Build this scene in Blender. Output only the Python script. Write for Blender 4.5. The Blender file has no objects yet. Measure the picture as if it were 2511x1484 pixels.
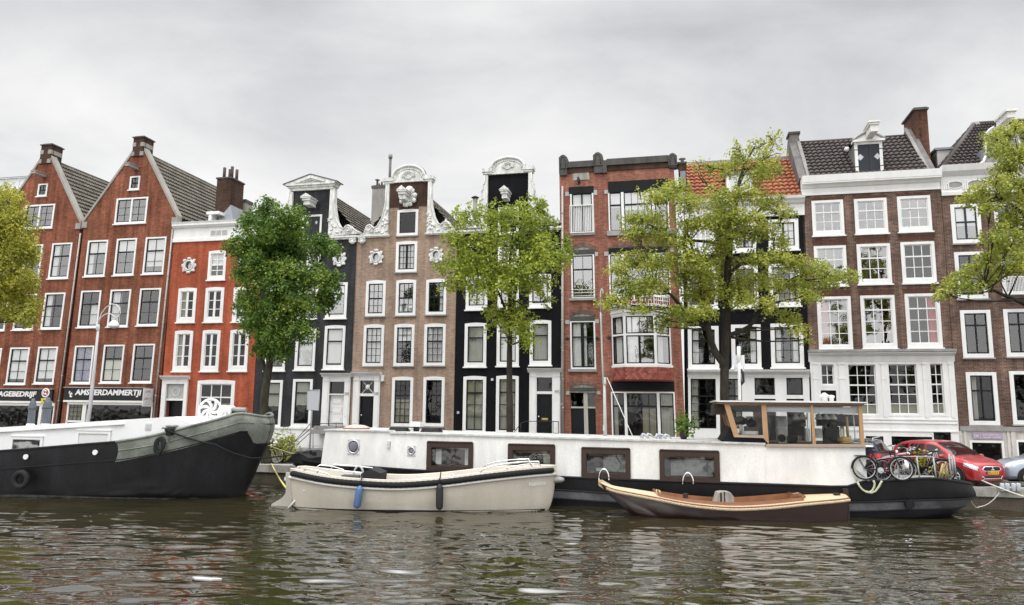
import bpy, bmesh, math, random
import numpy as np
from math import sin, cos, pi, sqrt, radians, atan, atan2
from mathutils import Vector, Matrix, geometry
random.seed(7)
SC = bpy.context.scene
COL = SC.collection

# ------------------------------------------------------------------ camera model
FPX, TH, RO = 1780.0, atan(263 / 1780), 0.012
EYE = Vector((0, 0, 3.2))
ST = 0.75                      # street level above the water
_f = Vector((0, cos(TH), sin(TH))); _u0 = Vector((0, -sin(TH), cos(TH))); _r0 = Vector((1, 0, 0))
CR = _r0 * cos(RO) + _u0 * sin(RO)
CU = -_r0 * sin(RO) + _u0 * cos(RO)

ZN = {'A1': (0, 480, 2.473), 'A2': (0, 1050, 2.473), 'A3': (0, 1450, 2.2827), 'A4': (600, 1000, 2.12),
      'A5': (960, 560, 2.9675), 'A6': (1240, 1000, 2.2489), 'A7': (1600, 540, 2.47375),
      'B1': (2040, 540, 2.248), 'B2': (2040, 1100, 2.473), 'B3': (2940, 380, 2.4738), 'B4': (2940, 950, 2.1204),
      'B5': (2600, 1450, 2.0299), 'B6': (900, 1500, 1.9315), 'B7': (2000, 1500, 1.9315), 'B8': (3100, 1550, 3.407),
      'C1': (0, 1430, 3.923), 'C2': (940, 1600, 4.6375), 'C3': (3480, 1640, 5.7087), 'C5': (2640, 1480, 4.05),
      'C7': (2200, 1050, 2.4727), 'C8': (3480, 420, 2.0336), 'C10': (2200, 460, 1.6865), 'C9': (820, 700, 2.2827),
      'C11': (3200, 1600, 4.9476), 'D': (0, 0, 1 / 1.52808)}


def D(z, x, y):
    a = ZN[z]
    return ((a[0] + x / a[2]) / 1.52808, (a[1] + y / a[2]) / 1.52808)


def ray(d):
    return _f * FPX + CR * (d[0] - 1255.5) - CU * (d[1] - 742)


class Fr:
    """a vertical survey frame: local x along, y away from the viewer, z up"""
    def __init__(s, o, phi):
        s.o = Vector(o); s.phi = phi
        s.u = Vector((cos(phi), -sin(phi), 0)); s.v = Vector((sin(phi), cos(phi), 0))

    def hit(s, d, y=0.0):
        r = ray(d); t = (s.o + s.v * y - EYE).dot(s.v) / r.dot(s.v)
        q = EYE + r * t - s.o
        return (q.dot(s.u), q.z)

    def hitz(s, d, z):
        r = ray(d); t = (z - EYE.z) / r.z
        q = EYE + r * t - s.o
        return (q.dot(s.u), q.dot(s.v))

    def w(s, x, y, z):
        return s.o + s.u * x + s.v * y + Vector((0, 0, z))


def depth_frame(px, depth, phi, off=0.0):
    """frame whose plane y=-off passes the point at image column px, given depth"""
    r = ray((px, 1005)); p = r * (depth / r.dot(_f)); p = Vector((p.x, p.y, 0))
    f = Fr((0, 0, 0), phi)
    return Fr(p + f.v * off, phi)


# ------------------------------------------------------------------ objects
def tag(o, label=None, cat=None, group=None, kind=None):
    if label: o['label'] = label
    if cat: o['category'] = cat
    if group: o['group'] = group
    if kind: o['kind'] = kind
    return o


def empty(name, loc, rz=0.0, label=None, cat=None, group=None):
    o = bpy.data.objects.new(name, None); COL.objects.link(o)
    o.location = loc; o.rotation_euler = (0, 0, rz); o.empty_display_size = .2
    return tag(o, label, cat, group)


def copy_tree(o, parent=None):
    c = o.copy(); COL.objects.link(c)
    if parent is not None: c.parent = parent
    for ch in list(o.children): copy_tree(ch, c)
    return c


class MB:
    def __init__(s):
        s.v = []; s.f = []; s.m = []; s.s = []

    def add(s, vs, fs, mi=0, smooth=False):
        b = len(s.v); s.v += [tuple(p) for p in vs]
        for f in fs:
            s.f.append(tuple(i + b for i in f)); s.m.append(mi); s.s.append(smooth)
        return s

    def box(s, x0, x1, y0, y1, z0, z1, mi=0):
        if x0 > x1: x0, x1 = x1, x0
        if y0 > y1: y0, y1 = y1, y0
        if z0 > z1: z0, z1 = z1, z0
        return s.add([(x0, y0, z0), (x1, y0, z0), (x1, y1, z0), (x0, y1, z0), (x0, y0, z1), (x1, y0, z1), (x1, y1, z1), (x0, y1, z1)],
                     [(0, 3, 2, 1), (4, 5, 6, 7), (0, 1, 5, 4), (1, 2, 6, 5), (2, 3, 7, 6), (3, 0, 4, 7)], mi)

    def prism(s, poly, y0, y1, holes=(), mi=0, back=True, rev=0.0, axis='y', smooth=False):
        """extrude a polygon; axis y: (x,z) poly, axis x: (y,z) poly, axis z: (x,y) poly"""
        def P(p, d):
            return (p[0], d, p[1]) if axis == 'y' else ((d, p[0], p[1]) if axis == 'x' else (p[0], p[1], d))
        loops = [list(poly)] + [list(h) for h in holes]
        tri = geometry.tessellate_polygon([[Vector((p[0], p[1], 0)) for p in l] for l in loops])
        flat = [p for l in loops for p in l]; n = len(flat)
        s.add([P(p, y0) for p in flat], [tuple(t) for t in tri], mi)
        if back and not holes: s.add([P(p, y1) for p in flat], [tuple(reversed(t)) for t in tri], mi)
        elif back: s.add([P(p, y1) for p in flat], [tuple(reversed(t)) for t in tri], mi)
        for l in loops:
            k = len(l)
            s.add([P(p, y0) for p in l] + [P(p, y1) for p in l], [(i, (i + 1) % k, k + (i + 1) % k, k + i) for i in range(k)], mi, smooth)
        return s

    def tube(s, pts, r, n=8, closed=False, mi=0, cap=True):
        pts = [Vector(p) for p in pts]; k = len(pts)
        rs = list(r) if isinstance(r, (list, tuple)) else [r] * k
        b = len(s.v); prev = None
        for i, p in enumerate(pts):
            t = (pts[(i + 1) % k] - pts[i - 1]) if closed else (pts[min(i + 1, k - 1)] - pts[max(i - 1, 0)])
            t = t.normalized() if t.length > 1e-9 else Vector((0, 0, 1))
            if prev is None:
                a = t.orthogonal().normalized()
            else:
                a = prev - t * prev.dot(t)
                a = a.normalized() if a.length > 1e-6 else t.orthogonal().normalized()
            prev = a; c = t.cross(a)
            for j in range(n):
                q = p + (a * cos(2 * pi * j / n) + c * sin(2 * pi * j / n)) * rs[i]
                s.v.append(tuple(q))
        for i in range(k if closed else k - 1):
            i2 = (i + 1) % k
            for j in range(n):
                j2 = (j + 1) % n
                s.f.append((b + i * n + j, b + i * n + j2, b + i2 * n + j2, b + i2 * n + j)); s.m.append(mi); s.s.append(True)
        if not closed and cap:
            s.f.append(tuple(b + j for j in range(n - 1, -1, -1))); s.m.append(mi); s.s.append(False)
            s.f.append(tuple(b + (k - 1) * n + j for j in range(n))); s.m.append(mi); s.s.append(False)
        return s

    def lathe(s, prof, c=(0, 0, 0), n=16, mi=0, axis='z', smooth=True):
        b = len(s.v); k = len(prof)
        for (r, h) in prof:
            for j in range(n):
                a = 2 * pi * j / n; x, y = r * cos(a), r * sin(a)
                q = (x, y, h) if axis == 'z' else ((x, h, y) if axis == 'y' else (h, x, y))
                s.v.append((c[0] + q[0], c[1] + q[1], c[2] + q[2]))
        for i in range(k - 1):
            for j in range(n):
                j2 = (j + 1) % n
                s.f.append((b + i * n + j, b + i * n + j2, b + (i + 1) * n + j2, b + (i + 1) * n + j)); s.m.append(mi); s.s.append(smooth)
        s.f.append(tuple(b + j for j in range(n))); s.m.append(mi); s.s.append(False)
        s.f.append(tuple(b + (k - 1) * n + j for j in range(n))); s.m.append(mi); s.s.append(False)
        return s

    def blob(s, c, r, mi=0, nu=8, nv=6):
        rx, ry, rz = r if isinstance(r, (tuple, list)) else (r, r, r)
        vs = []; fs = []
        for i in range(nv + 1):
            a = pi * i / nv
            for j in range(nu):
                t = 2 * pi * j / nu
                vs.append((c[0] + rx * sin(a) * cos(t), c[1] + ry * sin(a) * sin(t), c[2] + rz * cos(a)))
        for i in range(nv):
            for j in range(nu):
                fs.append((i * nu + j, i * nu + (j + 1) % nu, (i + 1) * nu + (j + 1) % nu, (i + 1) * nu + j))
        return s.add(vs, fs, mi, True)

    def grid(s, fn, nu, nv, mi=0, smooth=True):
        vs = [fn(i / nu, j / nv) for j in range(nv + 1) for i in range(nu + 1)]
        fs = [(j * (nu + 1) + i, j * (nu + 1) + i + 1, (j + 1) * (nu + 1) + i + 1, (j + 1) * (nu + 1) + i) for j in range(nv) for i in range(nu)]
        return s.add(vs, fs, mi, smooth)

    def spiral(s, cx, y, cz, r, turns=1.6, th=.05, a0=0.0, sgn=1):
        pts = []
        for i in range(28):
            t = i / 27; rr = r * (1 - .85 * t); a = a0 + sgn * 2 * pi * turns * t
            pts.append((cx + rr * cos(a), y, cz + rr * sin(a)))
        return s.tube(pts, [th * (1 - .5 * i / 27) for i in range(28)], 6)

    def islands(s):
        pa = list(range(len(s.v)))
        def fd(i):
            while pa[i] != i: pa[i] = pa[pa[i]]; i = pa[i]
            return i
        for f in s.f:
            for i in f[1:]: pa[fd(i)] = fd(f[0])
        g = {}
        for f, m, sm in zip(s.f, s.m, s.s):
            q = g.setdefault(fd(f[0]), MB()); q.f.append(f); q.m.append(m); q.s.append(sm)
        for q in g.values():
            ids = sorted({i for f in q.f for i in f}); mp = {i: k for k, i in enumerate(ids)}; q.v = [s.v[i] for i in ids]; q.f = [tuple(mp[i] for i in f) for f in q.f]
        return list(g.values())

    def build(s, name, mats, parent=None, xf=None, recalc=True):
        me = bpy.data.meshes.new(name)
        vs = s.v if xf is None else [xf(p) for p in s.v]
        me.from_pydata(vs, [], s.f)
        for m in (mats if isinstance(mats, (list, tuple)) else [mats]): me.materials.append(m)
        me.polygons.foreach_set('material_index', s.m); me.polygons.foreach_set('use_smooth', s.s)
        if recalc:
            bm = bmesh.new(); bm.from_mesh(me); bmesh.ops.recalc_face_normals(bm, faces=bm.faces); bm.to_mesh(me); bm.free()
        me.update()
        o = bpy.data.objects.new(name, me); COL.objects.link(o)
        if parent is not None: o.parent = parent
        return o


def text_mesh(name, txt, size, mat, parent, loc, rot=(pi / 2, 0, 0), bold=.0, shear=0.0, depth=.01, width=None, height=None):
    cu = bpy.data.curves.new(name + '_c', 'FONT'); cu.body = txt; cu.size = size; cu.offset = bold; cu.shear = shear
    cu.extrude = depth; cu.align_x = 'CENTER'; cu.align_y = 'CENTER'; cu.resolution_u = 3
    t = bpy.data.objects.new(name + '_c', cu); COL.objects.link(t)
    dg = bpy.context.evaluated_depsgraph_get(); dg.update()
    me = bpy.data.meshes.new_from_object(t.evaluated_get(dg)); me.name = name
    bpy.data.objects.remove(t)
    co = np.empty(len(me.vertices) * 3); me.vertices.foreach_get('co', co); co = co.reshape(-1, 3)
    for ax, want in ((0, width), (1, height)):
        lo, hi = co[:, ax].min(), co[:, ax].max()
        co[:, ax] -= (lo + hi) / 2
        if want: co[:, ax] *= want / (hi - lo)
    me.vertices.foreach_set('co', co.ravel()); me.update()
    me.materials.clear(); me.materials.append(mat)
    o = bpy.data.objects.new(name, me); COL.objects.link(o); o.parent = parent; o.location = loc; o.rotation_euler = rot
    return o


# ------------------------------------------------------------------ materials
MT = {}


def nodes(name):
    m = bpy.data.materials.new(name); m.use_nodes = True
    nt = m.node_tree; b = nt.nodes['Principled BSDF']
    MT[name] = m
    return m, nt, b


def N(nt, typ, **kw):
    n = nt.nodes.new(typ)
    for k, v in kw.items():
        if k.startswith('_'): setattr(n, k[1:], v)
        else: n.inputs[k.replace('__', ' ')].default_value = v
    return n


def noise(nt, scale, detail=4, rough=.55, coord='Object', stretch=None):
    tc = N(nt, 'ShaderNodeTexCoord'); src = tc.outputs[coord]
    if stretch:
        mp = N(nt, 'ShaderNodeMapping'); mp.inputs['Scale'].default_value = stretch
        nt.links.new(src, mp.inputs[0]); src = mp.outputs[0]
    n = N(nt, 'ShaderNodeTexNoise', Scale=scale, Detail=detail, Roughness=rough)
    nt.links.new(src, n.inputs['Vector'])
    return n


def ramp(nt, src, a, b, ca, cb):
    r = N(nt, 'ShaderNodeValToRGB'); e = r.color_ramp.elements
    e[0].position = a; e[1].position = b; e[0].color = (*ca, 1) if len(ca) == 3 else ca; e[1].color = (*cb, 1)
    nt.links.new(src, r.inputs[0]); return r


def mixc(nt, fac, a, b, typ='MIX'):
    m = N(nt, 'ShaderNodeMix', _data_type='RGBA', _blend_type=typ)
    for v, i in ((fac, 0), (a, 6), (b, 7)):
        if isinstance(v, (int, float)): m.inputs[i].default_value = v
        elif isinstance(v, tuple): m.inputs[i].default_value = (*v, 1)
        else: nt.links.new(v, m.inputs[i])
    return m.outputs[2]


def scl(c, k): return tuple(min(1, x * k) for x in c)


def paint(name, c, rough=.5, var=.12, scale=1.2, bump=0.0, metal=0.0, streak=True, coat=0.0, spec=.32):
    """plain surface with slight weathering: broad blotches plus fine grain"""
    m, nt, b = nodes(name)
    n1 = noise(nt, scale, 5, .6, stretch=(1, 1, .35) if streak else None); n2 = noise(nt, 24, 2)
    c1 = ramp(nt, n1.outputs[0], .3, .7, scl(c, 1 - var), scl(c, 1 + var * .6))
    c2 = ramp(nt, n2.outputs[0], .3, .7, (1 - var * .5,) * 3, (1 + var * .3,) * 3)
    nt.links.new(mixc(nt, 1.0, c1.outputs[0], c2.outputs[0], 'MULTIPLY'), b.inputs['Base Color'])
    b.inputs['Roughness'].default_value = rough; b.inputs['Metallic'].default_value = metal
    b.inputs['Coat Weight'].default_value = coat; b.inputs['Specular IOR Level'].default_value = spec
    if bump:
        bp = N(nt, 'ShaderNodeBump', Strength=bump, Distance=.02); nt.links.new(n2.outputs[0], bp.inputs['Height'])
        nt.links.new(bp.outputs[0], b.inputs['Normal'])
    return m


def brick(name, c1, c2, mortar, bw=.21, bh=.062, var=.35, tint=None, msize=.012, rough=.85):
    m, nt, b = nodes(name)
    tc = N(nt, 'ShaderNodeTexCoord'); sp = N(nt, 'ShaderNodeSeparateXYZ'); cb = N(nt, 'ShaderNodeCombineXYZ')
    ad = N(nt, 'ShaderNodeMath', _operation='ADD')
    nt.links.new(tc.outputs['Object'], sp.inputs[0])
    nt.links.new(sp.outputs[0], ad.inputs[0]); nt.links.new(sp.outputs[1], ad.inputs[1])
    nt.links.new(ad.outputs[0], cb.inputs[0]); nt.links.new(sp.outputs[2], cb.inputs[1])
    bk = N(nt, 'ShaderNodeTexBrick', Scale=1.0)
    bk.inputs['Brick Width'].default_value = bw; bk.inputs['Row Height'].default_value = bh; bk.inputs['Mortar Size'].default_value = msize
    bk.inputs['Mortar Smooth'].default_value = .3; bk.inputs['Bias'].default_value = -.1
    bk.inputs['Color1'].default_value = (*c1, 1); bk.inputs['Color2'].default_value = (*c2, 1); bk.inputs['Mortar'].default_value = (*mortar, 1)
    nt.links.new(cb.outputs[0], bk.inputs['Vector'])
    n1 = noise(nt, .55, 6, .65); n2 = noise(nt, 5, 4, .6, stretch=(.6, .6, 2.2))
    r1 = ramp(nt, n1.outputs[0], .32, .68, (1 - var,) * 3, (1 + var * .5,) * 3)
    r2 = ramp(nt, n2.outputs[0], .3, .7, (1 - var * .8,) * 3, (1 + var * .5,) * 3)
    x = mixc(nt, 1.0, bk.outputs['Color'], r1.outputs[0], 'MULTIPLY')
    x = mixc(nt, 1.0, x, r2.outputs[0], 'MULTIPLY')
    n4 = noise(nt, 1.3, 4, .6, stretch=(2.2, 2.2, .16)); r4 = ramp(nt, n4.outputs[0], .34, .66, (1 - var * .95,) * 3, (1 + var * .35,) * 3)
    x = mixc(nt, 1.0, x, r4.outputs[0], 'MULTIPLY')
    if tint:
        n3 = noise(nt, .9, 4, .6); r3 = ramp(nt, n3.outputs[0], .5, .72, (0, 0, 0), (1, 1, 1))
        x = mixc(nt, r3.outputs[0], x, tint)
    nt.links.new(x, b.inputs['Base Color']); b.inputs['Roughness'].default_value = rough
    b.inputs['Specular IOR Level'].default_value = .08
    bp = N(nt, 'ShaderNodeBump', Strength=.5, Distance=.012); nt.links.new(n2.outputs[0], bp.inputs['Height'])
    nt.links.new(bp.outputs[0], b.inputs['Normal'])
    return m


def glass(name, f0=.12, tint=(.86, .88, .88), wav=.02):
    """window pane: clear sheet that mirrors more at a slant (both faces of the sheet counted)"""
    m, nt, b = nodes(name); nt.nodes.remove(b); out = nt.nodes['Material Output']
    ge = N(nt, 'ShaderNodeNewGeometry'); dt = N(nt, 'ShaderNodeVectorMath', _operation='DOT_PRODUCT')
    nt.links.new(ge.outputs['Normal'], dt.inputs[0]); nt.links.new(ge.outputs['Incoming'], dt.inputs[1])
    ab = N(nt, 'ShaderNodeMath', _operation='ABSOLUTE'); nt.links.new(dt.outputs['Value'], ab.inputs[0])
    om = N(nt, 'ShaderNodeMath', _operation='SUBTRACT'); om.inputs[0].default_value = 1; nt.links.new(ab.outputs[0], om.inputs[1])
    pw = N(nt, 'ShaderNodeMath', _operation='POWER'); nt.links.new(om.outputs[0], pw.inputs[0]); pw.inputs[1].default_value = 5
    ma = N(nt, 'ShaderNodeMath', _operation='MULTIPLY_ADD'); nt.links.new(pw.outputs[0], ma.inputs[0]); ma.inputs[1].default_value = 1 - f0; ma.inputs[2].default_value = f0
    tr = N(nt, 'ShaderNodeBsdfTransparent', Color=(*tint, 1)); gl = N(nt, 'ShaderNodeBsdfGlossy', Roughness=.015)
    n1 = noise(nt, 1.1, 2, .5); bp = N(nt, 'ShaderNodeBump', Strength=.6, Distance=wav); nt.links.new(n1.outputs[0], bp.inputs['Height'])
    nt.links.new(bp.outputs[0], gl.inputs['Normal'])
    mx = N(nt, 'ShaderNodeMixShader'); nt.links.new(ma.outputs[0], mx.inputs[0]); nt.links.new(tr.outputs[0], mx.inputs[1]); nt.links.new(gl.outputs[0], mx.inputs[2])
    nt.links.new(mx.outputs[0], out.inputs[0])
    return m


def leafmat(name, ca, cb, cc):
    m, nt, b = nodes(name); nt.nodes.remove(b); out = nt.nodes['Material Output']
    ge = N(nt, 'ShaderNodeNewGeometry')
    r = N(nt, 'ShaderNodeValToRGB'); e = r.color_ramp.elements
    e[0].position = 0; e[0].color = (*ca, 1); e[1].position = 1; e[1].color = (*cc, 1)
    k = e.new(.55); k.color = (*cb, 1)
    n1 = noise(nt, .8, 4, .6)
    mm = N(nt, 'ShaderNodeMath', _operation='MULTIPLY_ADD'); nt.links.new(ge.outputs['Random Per Island'], mm.inputs[0]); mm.inputs[1].default_value = .34
    s2 = N(nt, 'ShaderNodeMath', _operation='MULTIPLY_ADD'); nt.links.new(n1.outputs[0], s2.inputs[0]); s2.inputs[1].default_value = 2.0; s2.inputs[2].default_value = -.68
    nt.links.new(s2.outputs[0], mm.inputs[2]); nt.links.new(mm.outputs[0], r.inputs[0])
    d = N(nt, 'ShaderNodeBsdfPrincipled', Roughness=.5); nt.links.new(r.outputs[0], d.inputs['Base Color']); d.inputs['Specular IOR Level'].default_value = .3
    t = N(nt, 'ShaderNodeBsdfTranslucent'); nt.links.new(r.outputs[0], t.inputs[0])
    mx = N(nt, 'ShaderNodeMixShader', Fac=.36); nt.links.new(d.outputs[0], mx.inputs[1]); nt.links.new(t.outputs[0], mx.inputs[2])
    nt.links.new(mx.outputs[0], out.inputs[0])
    return m


def wood(name, c1, c2, scale=3, rough=.5, stretch=(1, 1, 12), coat=0.0):
    m, nt, b = nodes(name)
    n1 = noise(nt, scale, 5, .6, stretch=stretch)
    nt.links.new(ramp(nt, n1.outputs[0], .3, .7, c1, c2).outputs[0], b.inputs['Base Color'])
    b.inputs['Roughness'].default_value = rough; b.inputs['Coat Weight'].default_value = coat
    return m


WHITE = paint('white_paint', (.75, .75, .735), .5, .09, 2.2)
CREAM = paint('cream_paint', (.74, .73, .69), .5, .07)
ORN = paint('ornament_white', (.68, .68, .655), .7, .30, 4.5)
BLACKP = paint('black_paint', (.009, .0095, .011), .5, .25, spec=.15)
DOORB = paint('door_black', (.008, .009, .011), .35, .2, spec=.2)
SASHB = paint('sash_black', (.009, .010, .012), .4, .2, spec=.2)
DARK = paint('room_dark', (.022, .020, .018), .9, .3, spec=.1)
CURT = paint('curtain_white', (.78, .77, .75), .9, .06, 2)
BLIND = paint('blind_cream', (.62, .60, .50), .9, .06, 2)
REDC = paint('curtain_red', (.45, .10, .09), .9, .2, 2)
PATC = paint('curtain_pattern', (.32, .33, .45), .9, .6, 14, streak=False)
GLASS = glass('pane_glass', .13)
GLASSM = glass('pane_glass_grey', .24)
GLASSB = glass('pane_glass_bright', .36, wav=.012)
GLASSW = glass('pane_glass_wheelhouse', .03, (.86, .88, .86))
GLASSD = glass('pane_glass_clear', .05, (.55, .56, .52))
STONE = paint('sand_stone', (.31, .29, .26), .85, .25, 2, .3)
STONEG = paint('grey_stone', (.30, .29, .28), .85, .25, 2, .3)
STONED = paint('dark_stone', (.085, .08, .075), .8, .35, 2, .3)
LEAD = paint('lead_grey', (.22, .23, .25), .6, .2, 2)
STUCCO = paint('stucco_grey', (.33, .31, .29), .85, .3, 1.2)
PIPE = paint('pipe_grey', (.42, .39, .37), .5, .12, 2)
IRON = paint('iron_black', (.02, .02, .021), .5, .3)
STEEL = paint('steel_light', (.55, .56, .57), .3, .1, 3, metal=.9)
CHROME = paint('chrome', (.8, .8, .8), .12, .03, 3, metal=1.0)
GALV = paint('galvanised', (.50, .51, .53), .45, .12, 3, metal=.3)
GREYP = paint('grey_paint', (.52, .53, .56), .5, .06, 2)
SASHDB = paint('sash_blue_black', (.012, .022, .032), .35, .2)

BR_RED = brick('brick_red', (.30, .087, .047), (.18, .054, .032), (.24, .125, .086), tint=None, var=.42)
BR_RED2 = brick('brick_red_brown', (.30, .092, .049), (.18, .057, .033), (.245, .128, .088), var=.42)
BR_ORG = brick('brick_orange_paint', (.42, .108, .056), (.36, .09, .048), (.39, .108, .062), var=.30)
BR_BRN = brick('brick_brown', (.375, .262, .192), (.25, .168, .126), (.40, .31, .25), var=.30, tint=(.31, .228, .165))
BR_BLK = brick('brick_black_tar', (.050, .051, .054), (.038, .039, .042), (.041, .042, .044), var=.36, rough=.8)
BR_BLK2 = brick('brick_black_paint', (.0095, .010, .0125), (.007, .0075, .009), (.008, .0082, .0095), var=.3, rough=.7)
BR_HRD = brick('brick_crimson', (.36, .135, .087), (.20, .074, .052), (.31, .18, .14), bh=.075, var=.34)
BR_DRK = brick('brick_dark', (.205, .110, .078), (.082, .054, .045), (.25, .20, .17), var=.42, bh=.07, msize=.011)
BR_NECK = brick('brick_umber', (.085, .047, .035), (.055, .034, .027), (.09, .06, .047), var=.35)
TILE_G = paint('tile_grey', (.135, .122, .098), .8, .45, 1.6, .3, streak=False)
TILE_D = paint('tile_dark', (.062, .050, .046), .7, .4, 2, .3, streak=False)
TILE_O = paint('tile_orange', (.31, .105, .052), .8, .5, 2.4, .3, streak=False)
TILE_R, nt, b_ = nodes('tile_oxide'); ge = N(nt, 'ShaderNodeNewGeometry')
nt.links.new(ramp(nt, ge.outputs['Random Per Island'], 0, 1, (.15, .034, .026), (.36, .10, .068)).outputs[0], b_.inputs['Base Color']); b_.inputs['Roughness'].default_value = .75
# ------------------------------------------------------------------ facade frame and houses
FAC = Fr((0, 41.0, 0), radians(12.8))


class House:
    def __init__(s, name, label, z1, x1, y1, z2, x2, y2, group=None, cat='house'):
        a = FAC.hit(D(z1, x1, y1)); b = FAC.hit(D(z2, x2, y2))
        s.lean = (a[0] - b[0]) / (a[1] - b[1])
        s.x0 = a[0] - s.lean * (a[1] - ST)
        s.root = empty(name, FAC.w(s.x0, 0, ST), -FAC.phi, label, cat, group)
        s.holes = []; s.name = name

    def p(s, z, x, y, dep=0.0):
        h = FAC.hit(D(z, x, y), dep); Z = h[1] - ST
        return (h[0] - s.x0 - s.lean * Z, Z)

    def pp(s, z, pts, dep=0.0): return [s.p(z, x, y, dep) for x, y in pts]

    def xf(s, q): return (q[0] + s.lean * q[2], q[1], q[2])

    def emit(s, name, mb, mats, parent=None, recalc=True):
        return mb.build(name, mats, parent or s.root, s.xf, recalc)

    def rect(s, z, x0, y0, x1, y1, z2=None, dep=0.0):
        a = s.p(z, x0, y0, dep); b = s.p(z2 or z, x1, y1, dep)
        return (a[0], b[0], b[1], a[1])           # X0 X1 Z0 Z1

    # ---- facade wall with openings (each opening gets a reveal and a dark room behind)
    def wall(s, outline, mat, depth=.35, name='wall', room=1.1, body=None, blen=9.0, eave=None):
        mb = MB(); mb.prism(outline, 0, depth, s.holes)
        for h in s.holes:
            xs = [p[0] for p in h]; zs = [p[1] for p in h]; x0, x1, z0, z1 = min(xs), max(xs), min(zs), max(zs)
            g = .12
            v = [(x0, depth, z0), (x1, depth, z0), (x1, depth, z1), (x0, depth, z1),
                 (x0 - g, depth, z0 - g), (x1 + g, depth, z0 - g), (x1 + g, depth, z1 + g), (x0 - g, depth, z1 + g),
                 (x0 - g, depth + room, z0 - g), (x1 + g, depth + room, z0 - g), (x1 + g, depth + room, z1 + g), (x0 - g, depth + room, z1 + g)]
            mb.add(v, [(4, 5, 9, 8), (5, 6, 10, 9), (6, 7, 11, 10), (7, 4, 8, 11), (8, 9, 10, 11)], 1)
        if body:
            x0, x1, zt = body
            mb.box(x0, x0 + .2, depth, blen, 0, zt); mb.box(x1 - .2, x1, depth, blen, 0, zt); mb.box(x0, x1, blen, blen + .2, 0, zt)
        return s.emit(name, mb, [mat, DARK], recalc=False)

    def win(s, z, x0, y0, x1, y1, z2=None, cols=2, top=1, bot=2, split=.38, sash=None, cur=None, fw=.15, arch=0.0, sill=True,
            hgt=None, frame=None, gl=None, mull=0, bars=.028, fl=None, name='window', post=0, rail=.075, sillm=None, rect=None, sw=.055, proud=.035):
        X0, X1, Z0, Z1 = rect or s.rect(z, x0, y0, x1, y1, z2)
        sash = sash or SASHB; frame = frame or WHITE; gl = gl or GLASS
        e = .02; s.holes.append([(X0 + e, Z0 + e), (X1 - e, Z0 + e), (X1 - e, Z1 - e), (X0 + e, Z1 - e)])
        fb = fl or fw
        mb = MB(); ya, yb = -proud, .13
        mb.box(X0, X0 + fw, ya, yb, Z0, Z1); mb.box(X1 - fw, X1, ya, yb, Z0, Z1)
        mb.box(X0 + fw, X1 - fw, ya, yb, Z0, Z0 + fb)
        if arch:
            n = 8; pl = [(X0, Z1), ] + [(X0 + (X1 - X0) * i / n, Z1 + arch * sin(pi * i / n)) for i in range(1, n)] + [(X1, Z1)]
            mb.prism(pl, ya, yb - .1)
        mb.box(X0 + fw, X1 - fw, ya, yb, Z1 - fw * .9, Z1)
        if post: mb.box((X0 + X1 - post) / 2, (X0 + X1 + post) / 2, ya + .006, yb, Z0 + fb, Z1 - fw * .9)
        o = s.emit(name, mb, frame)
        ix0, ix1, iz0, iz1 = X0 + fw, X1 - fw, Z0 + fb, Z1 - fw * .9
        sb = MB(); sa, sz = .02, .07
        sb.box(ix0, ix0 + sw, sa, sz, iz0, iz1); sb.box(ix1 - sw, ix1, sa, sz, iz0, iz1)
        sb.box(ix0 + sw, ix1 - sw, sa, sz, iz0, iz0 + sw * 1.3); sb.box(ix0 + sw, ix1 - sw, sa, sz, iz1 - sw, iz1)
        zs = iz1 - (iz1 - iz0) * split if bot else iz0
        gx0, gx1 = ix0 + sw, ix1 - sw
        if bot: sb.box(gx0, gx1, sa - .012, sz - .01, zs - rail / 2, zs + rail / 2)
        if mull: sb.box((gx0 + gx1) / 2 - mull / 2, (gx0 + gx1) / 2 + mull / 2, sa - .008, sz - .008, iz0 + sw, iz1 - sw)
        for i in range(1, cols):
            xc = gx0 + (gx1 - gx0) * i / cols
            if mull and cols % 2 == 0 and i == cols // 2: continue
            sb.box(xc - bars / 2, xc + bars / 2, sa + .01, sz - .013, iz0 + sw, iz1 - sw)
        for (a, b, k) in ((zs, iz1 - sw, top), (iz0 + sw, zs, bot)):
            for j in range(1, k):
                zc = a + (b - a) * j / k
                sb.box(gx0, gx1, sa + .014, sz - .016, zc - bars / 2, zc + bars / 2)
        s.emit('sash', sb, sash, o)
        gb = MB(); gy = .048
        gb.add([(ix0, gy, iz0), (ix1, gy, iz0), (ix1, gy, iz1), (ix0, gy, iz1)], [(0, 1, 2, 3)])
        s.emit('pane', gb, gl, o, recalc=False)
        if cur: s.curtain(o, ix0, ix1, iz0, iz1, cur)
        if sill:
            q = MB(); q.box(X0 - .06, X1 + .06, -.11, 0.0, Z0 - .075, Z0 - .001); s.emit('sill', q, sillm or frame, o)
        return o

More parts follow.
